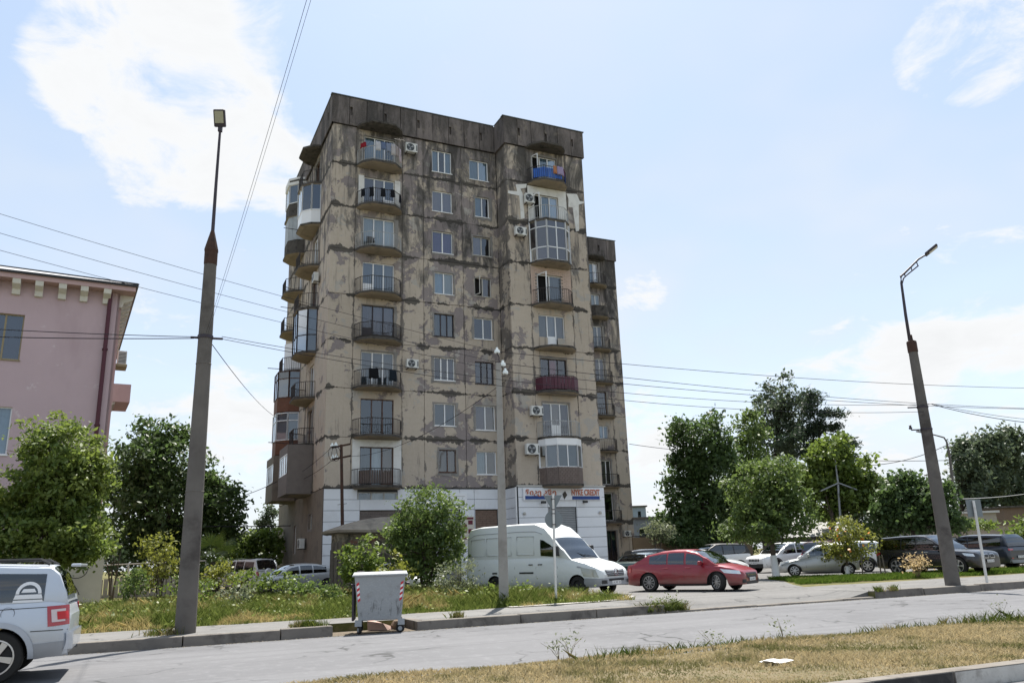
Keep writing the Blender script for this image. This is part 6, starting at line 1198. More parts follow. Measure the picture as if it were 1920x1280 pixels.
for i in range(6): m = MB(F_PR); u = 7.4 + i * .5; m.prism([(.02, zb_ - .4), (.5, zb_ - .1), (.55, zb_ - .003), (.02, zb_ - .003)], u - .12, u + .12, 0); m.build('balcony_bracket', M_WST, pk)
ac = empty('air_conditioner', PC, PRZ, 'grey air conditioner on the side of the pink building under the eaves', 'air conditioner'); za = fin(228, 672)[1]; m = MB(F_PR); m.box(1.2, 2.0, .2, .6, za, za + .68); m.build('casing', M_ACW, ac, bevel=.02); m = MB(F_PR); m.box(1.1, 2.1, .0, .64, za - .12, za - .005); m.build('bracket', M_OCH, ac)
for i in range(8): m = MB(F_PR); m.box(1.185, 1.199, .24, .56, za + .08 + i * .07, za + .11 + i * .07); m.build('grille_slat', M_ACG, ac)
# window grate and loose cables on the plinth
m = MB(); 
for k in range(7): a = R(20 + k * 23); m.tube([F_P(w2[1] + .9, .5, zp + .25), F_P(w2[1] + .9 + math.cos(a) * .75, .5, zp + .25 + math.sin(a) * .75)], .012, 4)
tag(m.build('fan_grille', M_GREYF, None, loc=PC, rz=PRZ), 'fan-shaped white iron grille on the pink wall above the plinth', 'grille')
m = MB(); P = [F_P(-.5 + .35 * math.sin(t * 2.2) - .25 * t / 3, .55, 1.9 - .35 * t + .25 * math.cos(t * 2.6)) for t in np.linspace(0, 3.4, 24)]; m.tube(P, .018, 5, False); tag(m.build('loose_cable', M_DK, None, loc=PC, rz=PRZ), 'loose black cable looping down the cream plinth', 'cable')
# garden fence and pipe behind
fb = PX(232, 1092, 44); fd = Vector((1, .1, 0)).normalized(); fe = empty('garden_fence', (fb.x - 2.2, fb.y, ZL), math.atan2(fd.y, fd.x), 'pale plank garden fence beneath the big dark tree', 'fence')
for i in range(24): m = MB(); h = 1.05 + random.uniform(-.06, .06); m.box(i * .27, i * .27 + .22, random.uniform(-.01, .01), .03, .03, h); m.build('plank', simple('grey_plank', (.34, .33, .31), .9, 0, .35, 3, .2), fe)
for i in (0, 8, 16, 23): m = MB(); m.box(i * .27 + .05, i * .27 + .13, .04, .12, 0, 1.7); m.build('post', M_GREYF, fe)
m = MB(); m.tube([(.2, .1, 1.75), (6.3, .1, 1.8)], .04, 6); m.build('rail', M_GREYF, fe)
# ------------------------------------------------------------------ domed kiosk hut
def hutmat():
    k = NT('mossy_peeling_render'); p = k.obj(); n = k.noise(1.6, 7, .68, p, .5); n2 = k.noise(4, 6, .7, p, .3); n3 = k.noise(18, 4, .65, p); c = k.mix(k.ss(n, .42, .56), (.30, .25, .18), (.085, .075, .06)); c = k.mix(k.ss(n2, .60, .63), c, (.42, .37, .28)); c = k.mix(k.math('MULTIPLY', k.ss(k.noise(1.1, 5, .6, p), .60, .66), .8), c, (.19, .075, .05)); c = k.mix(k.math('MULTIPLY', n3, .4), c, (.05, .05, .035))
    return k.fin(k.pr(c, .95, spec=.1, normal=k.bump(k.math('ADD', n, n2), .8, .06)))
M_HUT = hutmat(); M_HUTR = simple('weathered_concrete_roof', (.30, .26, .21), .95, 0, .35, 2.5, .5, .1, (.1, .09, .075), .6); M_WOOD = simple('grey_old_wood', (.15, .125, .10), .9, 0, .4, 5, .4, .1)
hp = PX(618, 1095, 38.5); hut = empty('kiosk_hut', (hp.x, hp.y, ZL), R(6), 'crumbling stone hut with domed concrete roof behind the shrubs', 'hut')
hz = PX(640, 1000, 38.5).z - ZL
m = MB(); m.prism([(0, .3), (.3, 0), (4.6, 0), (4.9, .3), (4.9, 2.7), (4.6, 3.0), (.3, 3.0), (0, 2.7)], 0, hz); m.build('wall', M_HUT, hut)
m = MB(); rows = []
for rr, z in ((1.0, hz - .02), (1.08, hz + .03), (1.09, hz + .14), (1.02, hz + .22), (.72, hz + .48), (.42, hz + .68), (.1, hz + .78)): rows.append([(2.45 + 2.75 * rr * max(-1, min(1, 1.12 * math.cos(a))), 1.5 + 1.85 * rr * max(-1, min(1, 1.12 * math.sin(a))), z + .03 * math.sin(a * 5) * rr) for a in np.linspace(0, 6.283185, 33)])
m.grid(rows); m.add(rows[-1][:-1], [tuple(range(32))]); m.add(rows[0][:-1], [tuple(range(32))]); m.build('domed_roof', M_HUTR, hut, smooth=50)
for i in range(4): m = MB(); m.box(-.07, -.02, .45 + i * .28, .70 + i * .28, .05, 2.0 + random.uniform(-.05, .05)); m.build('door_plank', M_WOOD, hut)
for i in range(3): m = MB(); m.box(.02 + i * .17, .16 + i * .17, -.07 + .09 * (i == 0), -.02 + .09 * (i == 0), .05, hz - .3 - random.uniform(0, .15)); m.build('door_jamb', M_WOOD, hut)
# ------------------------------------------------------------------ poles, lamps, signs
M_PCON = simple('pole_concrete', (.16, .145, .13), .9, 0, .45, 1.1, .5, .15, (.06, .052, .048), .8); M_PCONL = simple('pale_pole_concrete', (.34, .325, .30), .9, 0, .25, 1.6, .4, .15, (.18, .16, .14), .5); M_RUSTY = simple('rusty_steel', (.085, .048, .036), .85, .1, .5, 5, .4, .25, (.035, .028, .026), .8); M_STEEL = simple('dark_painted_steel', (.055, .045, .055), .5, .3, .3, 5, .1); M_LENS = flat('lamp_lens', (.36, .35, .25), .35); M_PORC = flat('white_porcelain', (.80, .84, .82), .15)
lp = empty('lamp_pole', (-7.75, 19.3, ZL), 0, 'tall dark concrete lamp pole with square head on the left', 'lamp post')
m = MB(); nz = 14; m.tube([(0, 0, -.1 + 9.45 * i / nz) for i in range(nz + 1)], [.235 - .085 * i / nz for i in range(nz + 1)], 20); m.build('pole', M_PCON, lp, smooth=60)
for z in (3.2, 6.35): m = MB(); r = .235 - .085 * z / 9.45; m.lathe([(r + .004, z), (r + .012, z + .015), (r + .004, z + .03)], 20); m.build('pole_seam', M_PCON, lp, smooth=40)
m = MB(); m.lathe([(.158, 9.0), (.168, 9.02), (.168, 9.36), (.178, 9.38), (.178, 9.42), (.05, 9.95), (0, 9.95)], 10); m.build('steel_cap', M_RUSTY, lp, smooth=25)
tp = PX(413, 240, 19.35) - lp.location; m = MB(); m.tube([(0, 0, 9.7), (tp.x * .5, tp.y * .3, (9.7 + tp.z) / 2), tuple(tp)], [.05, .042, .034], 8); m.build('mast', M_STEEL, lp, smooth=50)
hd = empty('lamp_head', tuple(tp)); hd.parent = lp
m = MB(); m.box(-.155, .155, -.05, .06, .02, .49); o = m.build('lamp_housing', M_STEEL, hd, bevel=.03); o.rotation_euler = (R(24), 0, R(4)); m = MB(); m.box(-.115, .115, -.062, -.051, .12, .44); m.build('lens', M_LENS, o)
m = MB(); m.box(-.05, .05, -.05, .05, -.12, .06); m.build('tilt_joint', M_STEEL, hd, bevel=.01)
m = MB(); m.lathe([(.185, 7.02), (.19, 7.02), (.19, 7.1), (.185, 7.1)], 16, closed=True); m.tube([(-.35, -.05, 7.06), (.42, .06, 7.02)], .03, 6); m.build('wire_clamp', M_STEEL, lp)
rp = empty('lamp_pole', (14.55, 28.09, ZL), 0, 'concrete lamp pole with curved steel arm and flat lamp on the right', 'lamp post')
m = MB(); m.tube([(0, 0, -.1 + 8.55 * i / nz) for i in range(nz + 1)], [.245 - .095 * i / nz for i in range(nz + 1)], 20); m.build('pole', M_PCON, rp, smooth=60)
m = MB(); m.lathe([(.155, 8.1), (.172, 8.1), (.172, 8.46), (.165, 8.5), (.07, 8.55), (.06, 8.75), (0, 8.75)], 16); m.build('steel_cap', M_RUSTY, rp, smooth=30)
Q = [PX(a, b, 28.1) - rp.location for a, b in ((1706, 640), (1698, 590), (1690, 530), (1689, 518), (1696, 512), (1722, 486), (1737, 477))]
m = MB(); m.tube([(0, 0, 8.5)] + [tuple(q) for q in Q], [.075, .06, .055, .045, .042, .04, .035, .03], 8); m.build('arm', M_STEEL, rp, smooth=50)
Q2 = [PX(a, b, 28.1) - rp.location for a, b in ((1691, 534), (1694, 522), (1700, 516), (1722, 498))]; m = MB(); m.tube([tuple(q) for q in Q2], .025, 6); m.build('arm_brace', M_STEEL, rp, smooth=50)
for a in (((1696, 512), (1697, 519)), ((1708, 500), (1710, 508)), ((1718, 490), (1721, 498))): m = MB(); m.tube([tuple(PX(*a[0], 28.1) - rp.location), tuple(PX(*a[1], 28.1) - rp.location)], .02, 5); m.build('brace_tie', M_STEEL, rp)
a, b = PX(1735, 478, 28.1) - rp.location, PX(1757, 460, 27.9) - rp.location; d = (b - a).normalized(); sd = d.cross(Vector((0, 0, 1))).normalized(); up_ = sd.cross(d); m = MB()
def ob(a, b, sd, up_, w, t, mb): mb.add([a - sd * w - up_ * t, a + sd * w - up_ * t, a + sd * w + up_ * t, a - sd * w + up_ * t, b - sd * w - up_ * t, b + sd * w - up_ * t, b + sd * w + up_ * t, b - sd * w + up_ * t], [(0, 3, 2, 1), (4, 5, 6, 7), (0, 1, 5, 4), (1, 2, 6, 5), (2, 3, 7, 6), (3, 0, 4, 7)])
ob(a, b, sd, up_, .16, .045, m); hh_ = m.build('lamp_head', M_STEEL, rp, bevel=.025); m = MB(); ob(a + d * .14 - up_ * .048, b - d * .05 - up_ * .048, sd, up_, .12, .004, m); m.build('lens', flat('led_lens', (.5, .48, .42), .3), hh_)
for z, n_ in ((5.25, 1), (6.05, 2)): m = MB(); r = .245 - .095 * z / 8.5; m.lathe([(r, z), (r + .015, z), (r + .015, z + .07), (r, z + .07)], 16, closed=True); m.tube([(-r - .35, 0, z + .03), (-r, 0, z + .03)], .025, 5); m.build('wire_bracket', M_STEEL, rp)
m = MB(); m.lathe([(0, 0), (.05, .01), (.06, .06), (.03, .1), (.05, .14), (0, .17)], 10); m.v = [(p[0] - .55, p[1], p[2] + 5.3) for p in m.v]; m.build('insulator', M_STEEL, rp)
mp = empty('utility_pole', (-.53, 25.64, ZL), 0, 'slim pale concrete power pole with white insulators in front of the block', 'utility pole')
m = MB(); a, b = .155, .085; m.add([(-a, -a, -.1), (a, -a, -.1), (a, a, -.1), (-a, a, -.1), (-b + .06, -b, 7.65), (b + .06, -b, 7.65), (b + .06, b, 7.65), (-b + .06, b, 7.65)], [(0, 3, 2, 1), (4, 5, 6, 7), (0, 1, 5, 4), (1, 2, 6, 5), (2, 3, 7, 6), (3, 0, 4, 7)]); m.build('pole', M_PCONL, mp, bevel=.02)
def insul(x, z, par, mat=M_PORC, s=1.): m = MB(); m.lathe([(0, 0), (.09, .0), (.10, .05), (.08, .10), (.04, .12), (.045, .15), (.03, .19), (0, .2)], 12); m.v = [(p[0] * s + x, p[1] * s - .0, p[2] * s + z) for p in m.v]; return m.build('insulator', mat, par, smooth=40)
m = MB(); m.tube([(.08, 0, 7.5), (.08, 0, 7.85), (.02, 0, 8.0)], .022, 6); m.tube([(.06, 0, 7.2), (.26, 0, 7.2), (.26, 0, 7.32)], .02, 6); m.tube([(.06, 0, 7.55), (.2, 0, 7.5), (.2, 0, 7.58)], .02, 6); m.build('insulator_hook', M_STEEL, mp)
insul(.02, 8.0, mp); insul(.2, 7.55, mp); insul(.27, 7.28, mp)
sp = empty('road_sign', (1.09, 26.06, ZL), 0, 'white sign pole carrying the grey backs of a triangle and a disc', 'road sign')
M_SBK = simple('sign_back_grey', (.20, .225, .235), .5, .4, .12, 3, .05); M_SWH = simple('white_sign_post', (.70, .69, .66), .6, .1, .15, 6, .1, .4, (.4, .37, .33), .4)
m = MB(); m.tube([(0, 0, -.1), (.02, 0, 1.6), (.06, 0, 3.35)], [.04, .04, .04], 10); m.build('post', M_SWH, sp, smooth=50); SZ = PX(1040, 928, 26.1).z - ZL; W_ = .30
m = MB(); m.prism([(.05 - W_, SZ), (.05 + W_, SZ), (.05, SZ - .54)], .05, .07, 1); m.build('triangle_plate', M_SBK, sp); m = MB(); m.lathe([(0, .05), (.285, .05), (.285, .07), (0, .07)], 28, 'y', (.045, 0, SZ - .76)); m.build('disc_plate', M_SBK, sp)
for z in (SZ - .12, SZ - .45, SZ - .58, SZ - .92): m = MB(); m.box(-.01, .10, -.045, .05, z - .012, z + .012); m.build('clamp', M_STEEL, sp)
rs = empty('road_sign', (16.03, 28.67, ZL), 0, 'tilted white post with the grey back of a square sign at the right', 'road sign'); tz = PX(1825, 938, 28.7) - rs.location
m = MB(); m.tube([(0, 0, -.1), tuple(tz)], .045, 10); m.build('post', M_SWH, rs, smooth=50); m = MB(); m.box(-.26, .26, .06, .08, -.56, .04); m.build('square_plate', M_SBK, rs, loc=(tz.x + .02, tz.y, tz.z))
# wooden pole with two crossarms behind the hut
wp = PX(646, 1000, 43); WP = empty('utility_pole', (wp.x, wp.y, ZL), 0, 'rusty tilted pole with two crossarms behind the hut', 'utility pole'); Tq = PX(640, 833, 43) - WP.location
m = MB(); m.tube([(0, 0, -.1), tuple(Tq)], [.11, .075], 8); m.build('pole', M_RUSTY, WP, smooth=50)
for k, (pa, pb) in enumerate((((622, 839), (657, 832)), ((623, 861), (658, 854)))):
    A_, B_ = PX(*pa, 43) - WP.location, PX(*pb, 43) - WP.location; m = MB(); m.bar(A_, B_, .09); m.tube([tuple(B_), tuple(B_ + Vector((0, 0, .3)))], .015, 4); m.build('crossarm', M_RUSTY, WP)
    for t in (0.02, .22): q = A_.lerp(B_, t); insul(0, 0, WP, s=1.1).location = (q.x, q.y, q.z + .05)
for t in (.15, .37, .58): q = Vector(Tq) * t; m = MB(); m.tube([(q.x - .25, q.y, q.z), (q.x + .25, q.y, q.z + .05)], .012, 4); m.build('climbing_step', M_RUSTY, WP)
# T-shaped lamp, far bent lamp, far pole
tb = PX(1575, 1010, 57); TL = empty('street_lamp', (tb.x, tb.y, ZL), 0, 'grey T-shaped twin lamp standing among the bright trees', 'lamp post'); M_GST = simple('grey_galvanised', (.28, .29, .30), .5, .5, .15, 4, .05)
q0, q1, q2, q3 = [PX(a, b, 57) - TL.location for a, b in ((1566, 860), (1571, 905), (1538, 920), (1606, 918))]; m = MB(); m.tube([(0, 0, 0), tuple(q1), tuple(q0)], [.10, .08, .05], 8); m.build('post', M_GST, TL, smooth=50)
for q in (q2, q3): m = MB(); m.bar(q1, q, .28, .08); m.build('lamp_arm', M_GST, TL)
fb = PX(1800, 1015, 62); FL = empty('street_lamp', (fb.x, fb.y, ZL), 0, 'slim far street lamp with a bent arm behind the right lamp pole', 'lamp post'); Q = [PX(a, b, 62) - FL.location for a, b in ((1780, 850), (1775, 828), (1770, 820), (1752, 815), (1730, 810))]
m = MB(); m.tube([(0, 0, 0), tuple(PX(1788, 920, 62) - FL.location)] + [tuple(q) for q in Q], [.16, .13, .09, .07, .06, .05, .045], 8); m.build('post', M_PCON, FL, smooth=50); m = MB(); m.bar(Q[-1], PX(1719, 808, 62) - FL.location, .3, .1); m.build('lamp_head', M_GST, FL)
ub = PX(1757, 1000, 88); UP = empty('utility_pole', (ub.x, ub.y, ZL), 0, 'distant dark power pole just left of the right lamp pole', 'utility pole'); Tq = PX(1740, 880, 88) - UP.location; m = MB(); m.tube([(0, 0, 0), tuple(Tq)], [.16, .1], 8); m.build('pole', M_RUSTY, UP); m = MB(); A_ = PX(1734, 891, 88) - UP.location; B_ = PX(1748, 887, 88) - UP.location; m.bar(A_, B_, .12); m.build('crossarm', M_RUSTY, UP)
# short stakes and dry bush on the grass island
for px, lb in ((1618, 'thin iron stake beside the small fruit tree'), (1652, 'grey wooden stake left of the black SUV rear wheel'), (1662, 'second thinner stake at the black SUV rear wheel')):
    g = GP(px, 1081); m = MB(); m.tube([(0, 0, -.1), (random.uniform(-.06, .06), 0, .95)], .03, 6); tag(m.build('stake', M_WOOD, None, loc=g), lb, 'stake', 'stakes on the grass island')
g = GP(1722, 1084); db = empty('dry_bush', g, 0, 'small dead straw-coloured bush in front of the black SUV', 'bush'); m = MB()
for k in range(14): a = random.uniform(0, 6.28); l = random.uniform(.1, .35); h = random.uniform(.5, .85); m.tube([(0, 0, 0), (math.cos(a) * l * .4, math.sin(a) * l * .4, h * .5), (math.cos(a) * l, math.sin(a) * l, h)], [.014, .008, .003], 4)
M_STRAW = leaf_mat('straw_leaves', (.28, .2, .1), (.42, .32, .17)); m.build('stem', simple('dry_stalk', (.2, .16, .09), .9), db); P = rng.normal(size=(420, 3)) * np.array([.24, .24, .16]) + np.array([0, 0, .62]); np_mesh('dead_leaves', leaves(P, .1, .2, .5), 4, M_STRAW, db)
# ------------------------------------------------------------------ rubbish bin
def galv():
    k = NT('dented_galvanised_steel'); p = k.obj(); x, y, z = k.sep(p); n = k.noise(2.5, 6, .65, p); st = k.noise(5, 6, .7, k.scl(p, (1.6, 1, .55)), .8); f = k.noise(30, 3, .6, p)
    c = k.mix(n, (.36, .375, .385), (.27, .285, .295)); c = k.mix(k.math('MULTIPLY', k.ss(f, .5, .7), .25), c, (.5, .51, .52)); zone = k.math('MULTIPLY', k.ss(z, .34, .5), k.ss(z, .85, .62)); c = k.mix(k.math('MULTIPLY', k.math('MULTIPLY', k.ss(st, .48, .66), zone), .85), c, (.04, .038, .036)); c = k.mix(k.math('MULTIPLY', k.ss(n, .55, .7), .35), c, (.2, .17, .15))
    return k.fin(k.pr(c, .55, .3, .4, k.bump(k.noise(3.5, 3, .5, p), .35, .05)))
M_GALV = galv(); M_SOOT = simple('burn_marks', (.16, .155, .155), .8, 0, .3, 6, .1, .2, coords='obj'); M_RED = flat('reflective_red', (.5, .02, .03), .5); M_RWH = flat('reflective_white', (.75, .75, .75), .5)
gb = (GP(679, 1190, .01) + GP(741, 1187, .01)) / 2; bn = empty('rubbish_bin', (gb.x, gb.y + .12, .008), R(8), 'galvanised steel wheeled rubbish bin with red and white stripes at the kerb', 'bin')
W2, D2, z0, z1 = .60, .98, .30, 1.30
m = MB(); lo, hi = (.50, .08, .90), (W2, 0., 1.0)
V = [(-lo[0], lo[1], z0), (lo[0], lo[1], z0), (lo[0], lo[2], z0), (-lo[0], lo[2], z0), (-hi[0], hi[1], z1), (hi[0], hi[1], z1), (hi[0], hi[2], z1), (-hi[0], hi[2], z1)]
m.add(V, [(0, 3, 2, 1), (0, 1, 5, 4), (1, 2, 6, 5), (2, 3, 7, 6), (3, 0, 4, 7)])
m.build('body', M_GALV, bn, bevel=.02)
def fr_(u, z, off): t = (z - z0) / (z1 - z0); return (u * (lo[0] + (hi[0] - lo[0]) * t) / hi[0], lo[1] + (hi[1] - lo[1]) * t - off, z)
m = MB(); m.box(-.655, .655, -.035, 1.04, z1, z1 + .045); m.build('rim', M_GALV, bn, bevel=.012); m = MB(); rows = [[(x, y, z1 + .05 + .05 * math.sin(math.pi * min(1, max(0, (y + .0) / 1.0)))) for x in np.linspace(-.63, .63, 7)] for y in np.linspace(-.01, 1.02, 9)]; m.grid(rows); m.build('lid', M_GALV, bn, smooth=40)
for x in (-.5, .42): m = MB(); m.box(x - .09, x + .09, .86, 1.02, z1 + .06, z1 + .12); m.build('lid_hinge', M_STEEL, bn, bevel=.01)
for sx in (-1, 1):
    for k in range(7):
        za, zb = 1.16 - k * .06, 1.16 - (k + 1) * .06; m = MB(); u = sx * .535; P = [fr_(u - .033, zb - .02, .006), fr_(u + .033, zb + .02, .006), fr_(u + .033, za + .02, .006), fr_(u - .033, za - .02, .006)]; m.add(P, [(0, 1, 2, 3)]); m.build('stripe', M_RED if k % 2 == 0 else M_RWH, bn)
    m = MB(); m.box(sx * .50 - .08, sx * .50 + .08, .06, .12, .18, z0 + .02); m.build('caster_bracket', M_GALV, bn)
    m = MB(); m.tube([(sx * (W2 + .0), .5, 1.1), (sx * (W2 + .1), .5, 1.1)], .028, 8); m.build('lift_trunnion', M_STEEL, bn)
    for y in (.12, .86):
        m = MB(); m.lathe([(.03, -.03), (.075, -.03), (.098, -.02), (.098, .02), (.075, .03), (.03, .03)], 18, 'x', closed=True); w = m.build('caster', M_TYRE, bn, smooth=40, loc=(sx * .48, y, .10)); w.rotation_euler = (0, 0, R(25 if sx < 0 else 80)); m = MB(); m.lathe([(0, .034), (.05, .034), (.055, .02), (.055, -.02), (.05, -.034), (0, -.034)], 14, 'x'); m.build('hub', M_GALV, w); m = MB(); m.box(-.045, .045, -.03, .03, .09, .2); m.build('fork', M_STEEL, w)
m = MB(); m.box(-.66, -.60, .12, .9, .3, 1.08); m.build('side_frame', M_STEEL, bn, bevel=.02)
rb = GP(712, 1180, .02)
m = MB(); m.add([(-.28, -.1, .0), (.22, -.16, 0), (.34, .1, .0), (-.2, .2, .0), (-.3, -.06, .22), (.1, -.12, .16), (.3, .08, .06), (-.24, .18, .24)], [(0, 3, 2, 1), (4, 5, 6, 7), (0, 1, 5, 4), (1, 2, 6, 5), (2, 3, 7, 6), (3, 0, 4, 7)]); tag(m.build('cardboard_box', simple('pinkish_cardboard', (.46, .32, .27), .9, 0, .2, 3, .1), None, loc=rb), 'crushed pinkish cardboard box lying under the bin', 'box')
m = MB(); m.lathe([(0, 0), (.12, .01), (.17, .1), (.12, .2), (.04, .24), (0, .25)], 9); m.v = [(p[0] * (1 + .25 * math.sin(p[2] * 30)), p[1] * .8, p[2]) for p in m.v]; tag(m.build('rubbish_bag', simple('brown_bag', (.22, .16, .11), .8, 0, .3, 4, .3), None, loc=(rb.x + .42, rb.y + .1, .01)), 'crumpled brown bag under the right side of the bin', 'bag')
lt = GP(1456, 1241, .16); m = MB(); m.grid([[(x, y * .09 + .02 * math.sin(x * 20), .02 + .02 * math.sin(x * 13 + y * 2)) for x in np.linspace(-.2, .2, 9)] for y in (-1, 0, 1)]); tag(m.build('litter', flat('white_paper', (.75, .74, .74), .8), None, loc=lt, rz=.1), 'scrap of white paper litter on the dry median grass', 'litter')
# ------------------------------------------------------------------ low buildings in the background
def block(name, label, px0, px1, pyt, pyb, Y, mat, depth=8, roof=None, wins=(), rz=0.):
    a, b = PX(px0, pyb, Y), PX(px1, pyb, Y); w = (b - a).length; h = PX((px0 + px1) / 2, pyt, Y).z - ZL; e = empty(name, (a.x, a.y, ZL), rz, label, 'building'); m = MB(); m.box(0, w, 0, depth, 0, h); m.build('wall', mat, e)
    m = MB(); m.box(-.25, w + .25, -.3, depth + .2, h + .003, h + .22); m.build('roof', roof or M_SLAB, e)
    for (x0, x1, za, zb) in wins:
        m = MB(); m.box(w * x0, w * x1, -.03, .05, h * za, h * zb); o = m.build('window', M_DK, e); m = MB(); m.box(w * x0 + .06, w * x1 - .06, -.036, -.031, h * za + .06, h * zb - .06); m.build('pane', GL, o)
    return e
block('grey_house', 'grey flat-roofed house just right of the apartment block', 1192, 1272, 972, 1035, 86, simple('grey_blue_render', (.17, .20, .22), .9), 8, M_SLAB, ((.12, .3, .35, .8), (.62, .75, .5, .8)))
block('far_tower', 'small blue-grey tower block above the grey house', 1178, 1217, 950, 1035, 135, simple('blue_grey_panel', (.24, .30, .37), .8), 10, None, ((.2, .35, .75, .92), (.6, .75, .75, .92)))
block('garage_row', 'long beige garage building behind the right sign post', 1690, 1945, 985, 1030, 74, simple('beige_block_wall', (.40, .33, .25), .9, 0, .3, 1, .3, .15, (.2, .17, .14), .6), 8, simple('rusty_roof_edge', (.15, .11, .09), .9), ((.35, .42, .2, .65), (.5, .58, .2, .65), (.86, .95, .1, .7)))
block('flat_roof_house', 'pale flat-roofed house behind the garage building', 1772, 1880, 962, 1030, 84, simple('pale_house_wall', (.36, .33, .29), .9), 8, simple('pale_roof_slab', (.5, .5, .5), .8), ((.1, .2, .5, .85), (.4, .8, .45, .85)))
block('brown_barn', 'brown building at the right edge beneath the poplars', 1896, 1980, 950, 1030, 92, simple('brown_wall', (.17, .12, .09), .9), 10)
e = block('pale_cottage', 'pale cottage roof between the linden and fruit trees', 1478, 1580, 1012, 1040, 60, simple('cottage_wall', (.30, .28, .26), .9), 6); m = MB(); m.prism([(-.6, 0), (6.6, 0), (3, 1.7)], -.4, 4.6, 0); w_ = m.build('gable_roof', simple('pale_asbestos_roof', (.42, .41, .40), .9, 0, .2, 3, .2), e); w_.location = (0, 0, PX(1530, 1012, 60).z - ZL + .24)
block('tin_shed', 'light tin shed behind the white SUV', 1628, 1700, 1000, 1040, 66, simple('light_tin_wall', (.36, .38, .38), .7), 5)
a, b = PX(1188, 1035, 61), PX(1420, 1030, 63); gw = empty('garden_wall', (a.x, a.y, ZL), math.atan2(b.y - a.y, b.x - a.x), 'ochre brown garden wall right of the apartment block', 'wall'); L_ = (b - a).length; hgt = PX(1230, 1006, 61).z - ZL
for i in range(int(L_ / 2.4)): m = MB(); m.box(i * 2.4 + .01, i * 2.4 + 2.39, 0, .2, 0, hgt + random.uniform(-.04, .04)); m.build('wall_panel', simple('ochre_wall', (.23, .165, .10), .9, 0, .3, 1.5, .3), gw)
m = MB(); m.box(0, L_, -.04, .24, hgt + .05, hgt + .12); m.build('coping', M_SLAB, gw)
a = PX(1886, 1075, 41); rg = empty('iron_railing', (a.x, a.y, ZL), R(-8), 'black iron railing at the right edge behind the blue SUV', 'railing')
for i in range(30): m = MB(); m.box(i * .14, i * .14 + .02, 0, .02, 0, 1.1); m.build('baluster', M_RAIL, rg)
for z in (.15, 1.05): m = MB(); m.box(0, 4.2, -.012, -.002, z, z + .04); m.build('rail', M_RAIL, rg)
# concrete steps at the wing entrance
st = empty('entrance_steps', BC, BRZ, 'grey entrance steps at the foot of the right wing', 'steps')
for i in range(5): m = MB(); m.box(24.2, 27.2, 8.9 + i * .42, 11.0, i * .16, (i + 1) * .16); m.build('step', M_SLAB, st)
# ------------------------------------------------------------------ laundry and odd things on the balconies
def cloth(F, uc, f, items, w=2.98, d=1.09, top=.93, label='', cat='laundry'):
    """clothes hanging over a railing"""
    o = outline(uc, w, d); seg = [math.dist(a, b) for a, b in zip(o[:-1], o[1:])]; tot = sum(seg); zt = Z0[f] + .08 + top
    for (t0, t1, h, col, lb) in items:
        pts = []
        for q in range(6):
            s_ = (t0 + (t1 - t0) * q / 5) * tot; i = 0
            while i < 4 and s_ > seg[i]: s_ -= seg[i]; i += 1
            a, b = o[i], o[i + 1]; k_ = min(1, s_ / seg[i]); pts.append((a[0] + (b[0] - a[0]) * k_, a[1] + (b[1] - a[1]) * k_))
        m = MB(F); g = []
        for r_ in range(5):
            zz = zt + .03 - h * r_ / 4 * (1 + .06 * math.sin(t0 * 50)); g.append([(p[0] + .01 * r_ * math.sin(q * 3), p[1] + .03 + .02 * math.sin(q * 2.3 + r_), zz + .02 * math.sin(q * 2 + r_)) for q, p in enumerate(pts)])
        m.grid(g); o2 = m.build('laundry', simple('cloth_' + '_'.join(str(int(c * 100)) for c in col), col, .95, 0, .25, 6, 0, .1), None, loc=BC, rz=BRZ, smooth=True); sm = o2.modifiers.new('thickness', 'SOLIDIFY'); sm.thickness = .012; tag(o2, lb, cat, 'laundry on the balconies')
K_ = (.015, .016, .02)
cloth(F_A, 3.1, 6, [(.12, .19, .55, K_, 'first dark garment from the left on the second balcony from the top'), (.27, .34, .62, K_, 'second dark garment on the second balcony from the top'), (.45, .52, .6, K_, 'third dark garment on the second balcony from the top'), (.60, .67, .55, K_, 'fourth dark garment on the second balcony from the top'), (.80, .86, .6, K_, 'rightmost dark garment on the second balcony from the top')])
cloth(F_A, 3.1, 2, [(.30, .44, .6, (.012, .012, .014), 'black garment over the railing beside the air conditioner balcony, left one'), (.60, .74, .75, (.016, .022, .03), 'dark blue garment over the railing beside the air conditioner balcony, right one')])
cloth(F_A, 3.1, 7, [(.08, .2, .35, (.25, .02, .03), 'red garment at the left end of the topmost balcony'), (.36, .44, .7, (.5, .5, .52), 'pale garment in the middle of the topmost balcony'), (.45, .52, .55, (.13, .17, .27), 'blue patterned garment on the topmost balcony'), (.53, .60, .6, (.22, .25, .33), 'grey-blue garment on the topmost balcony'), (.61, .68, .85, (.45, .42, .42), 'long pale towel on the topmost balcony'), (.70, .77, .75, (.35, .30, .29), 'brownish towel on the topmost balcony'), (.80, .86, .95, (.5, .42, .44), 'pinkish cloth hanging lowest at the right of the topmost balcony')], top=1.25)
cloth(F_B, 14.6, 7, [(.5, .56, .6, (.45, .2, .1), 'orange cloth on the blue-draped top balcony'), (.57, .72, .62, (.34, .28, .42), 'lilac cloth on the blue-draped top balcony'), (.73, .77, .6, (.12, .03, .06), 'dark red cloth on the blue-draped top balcony')], top=.98)
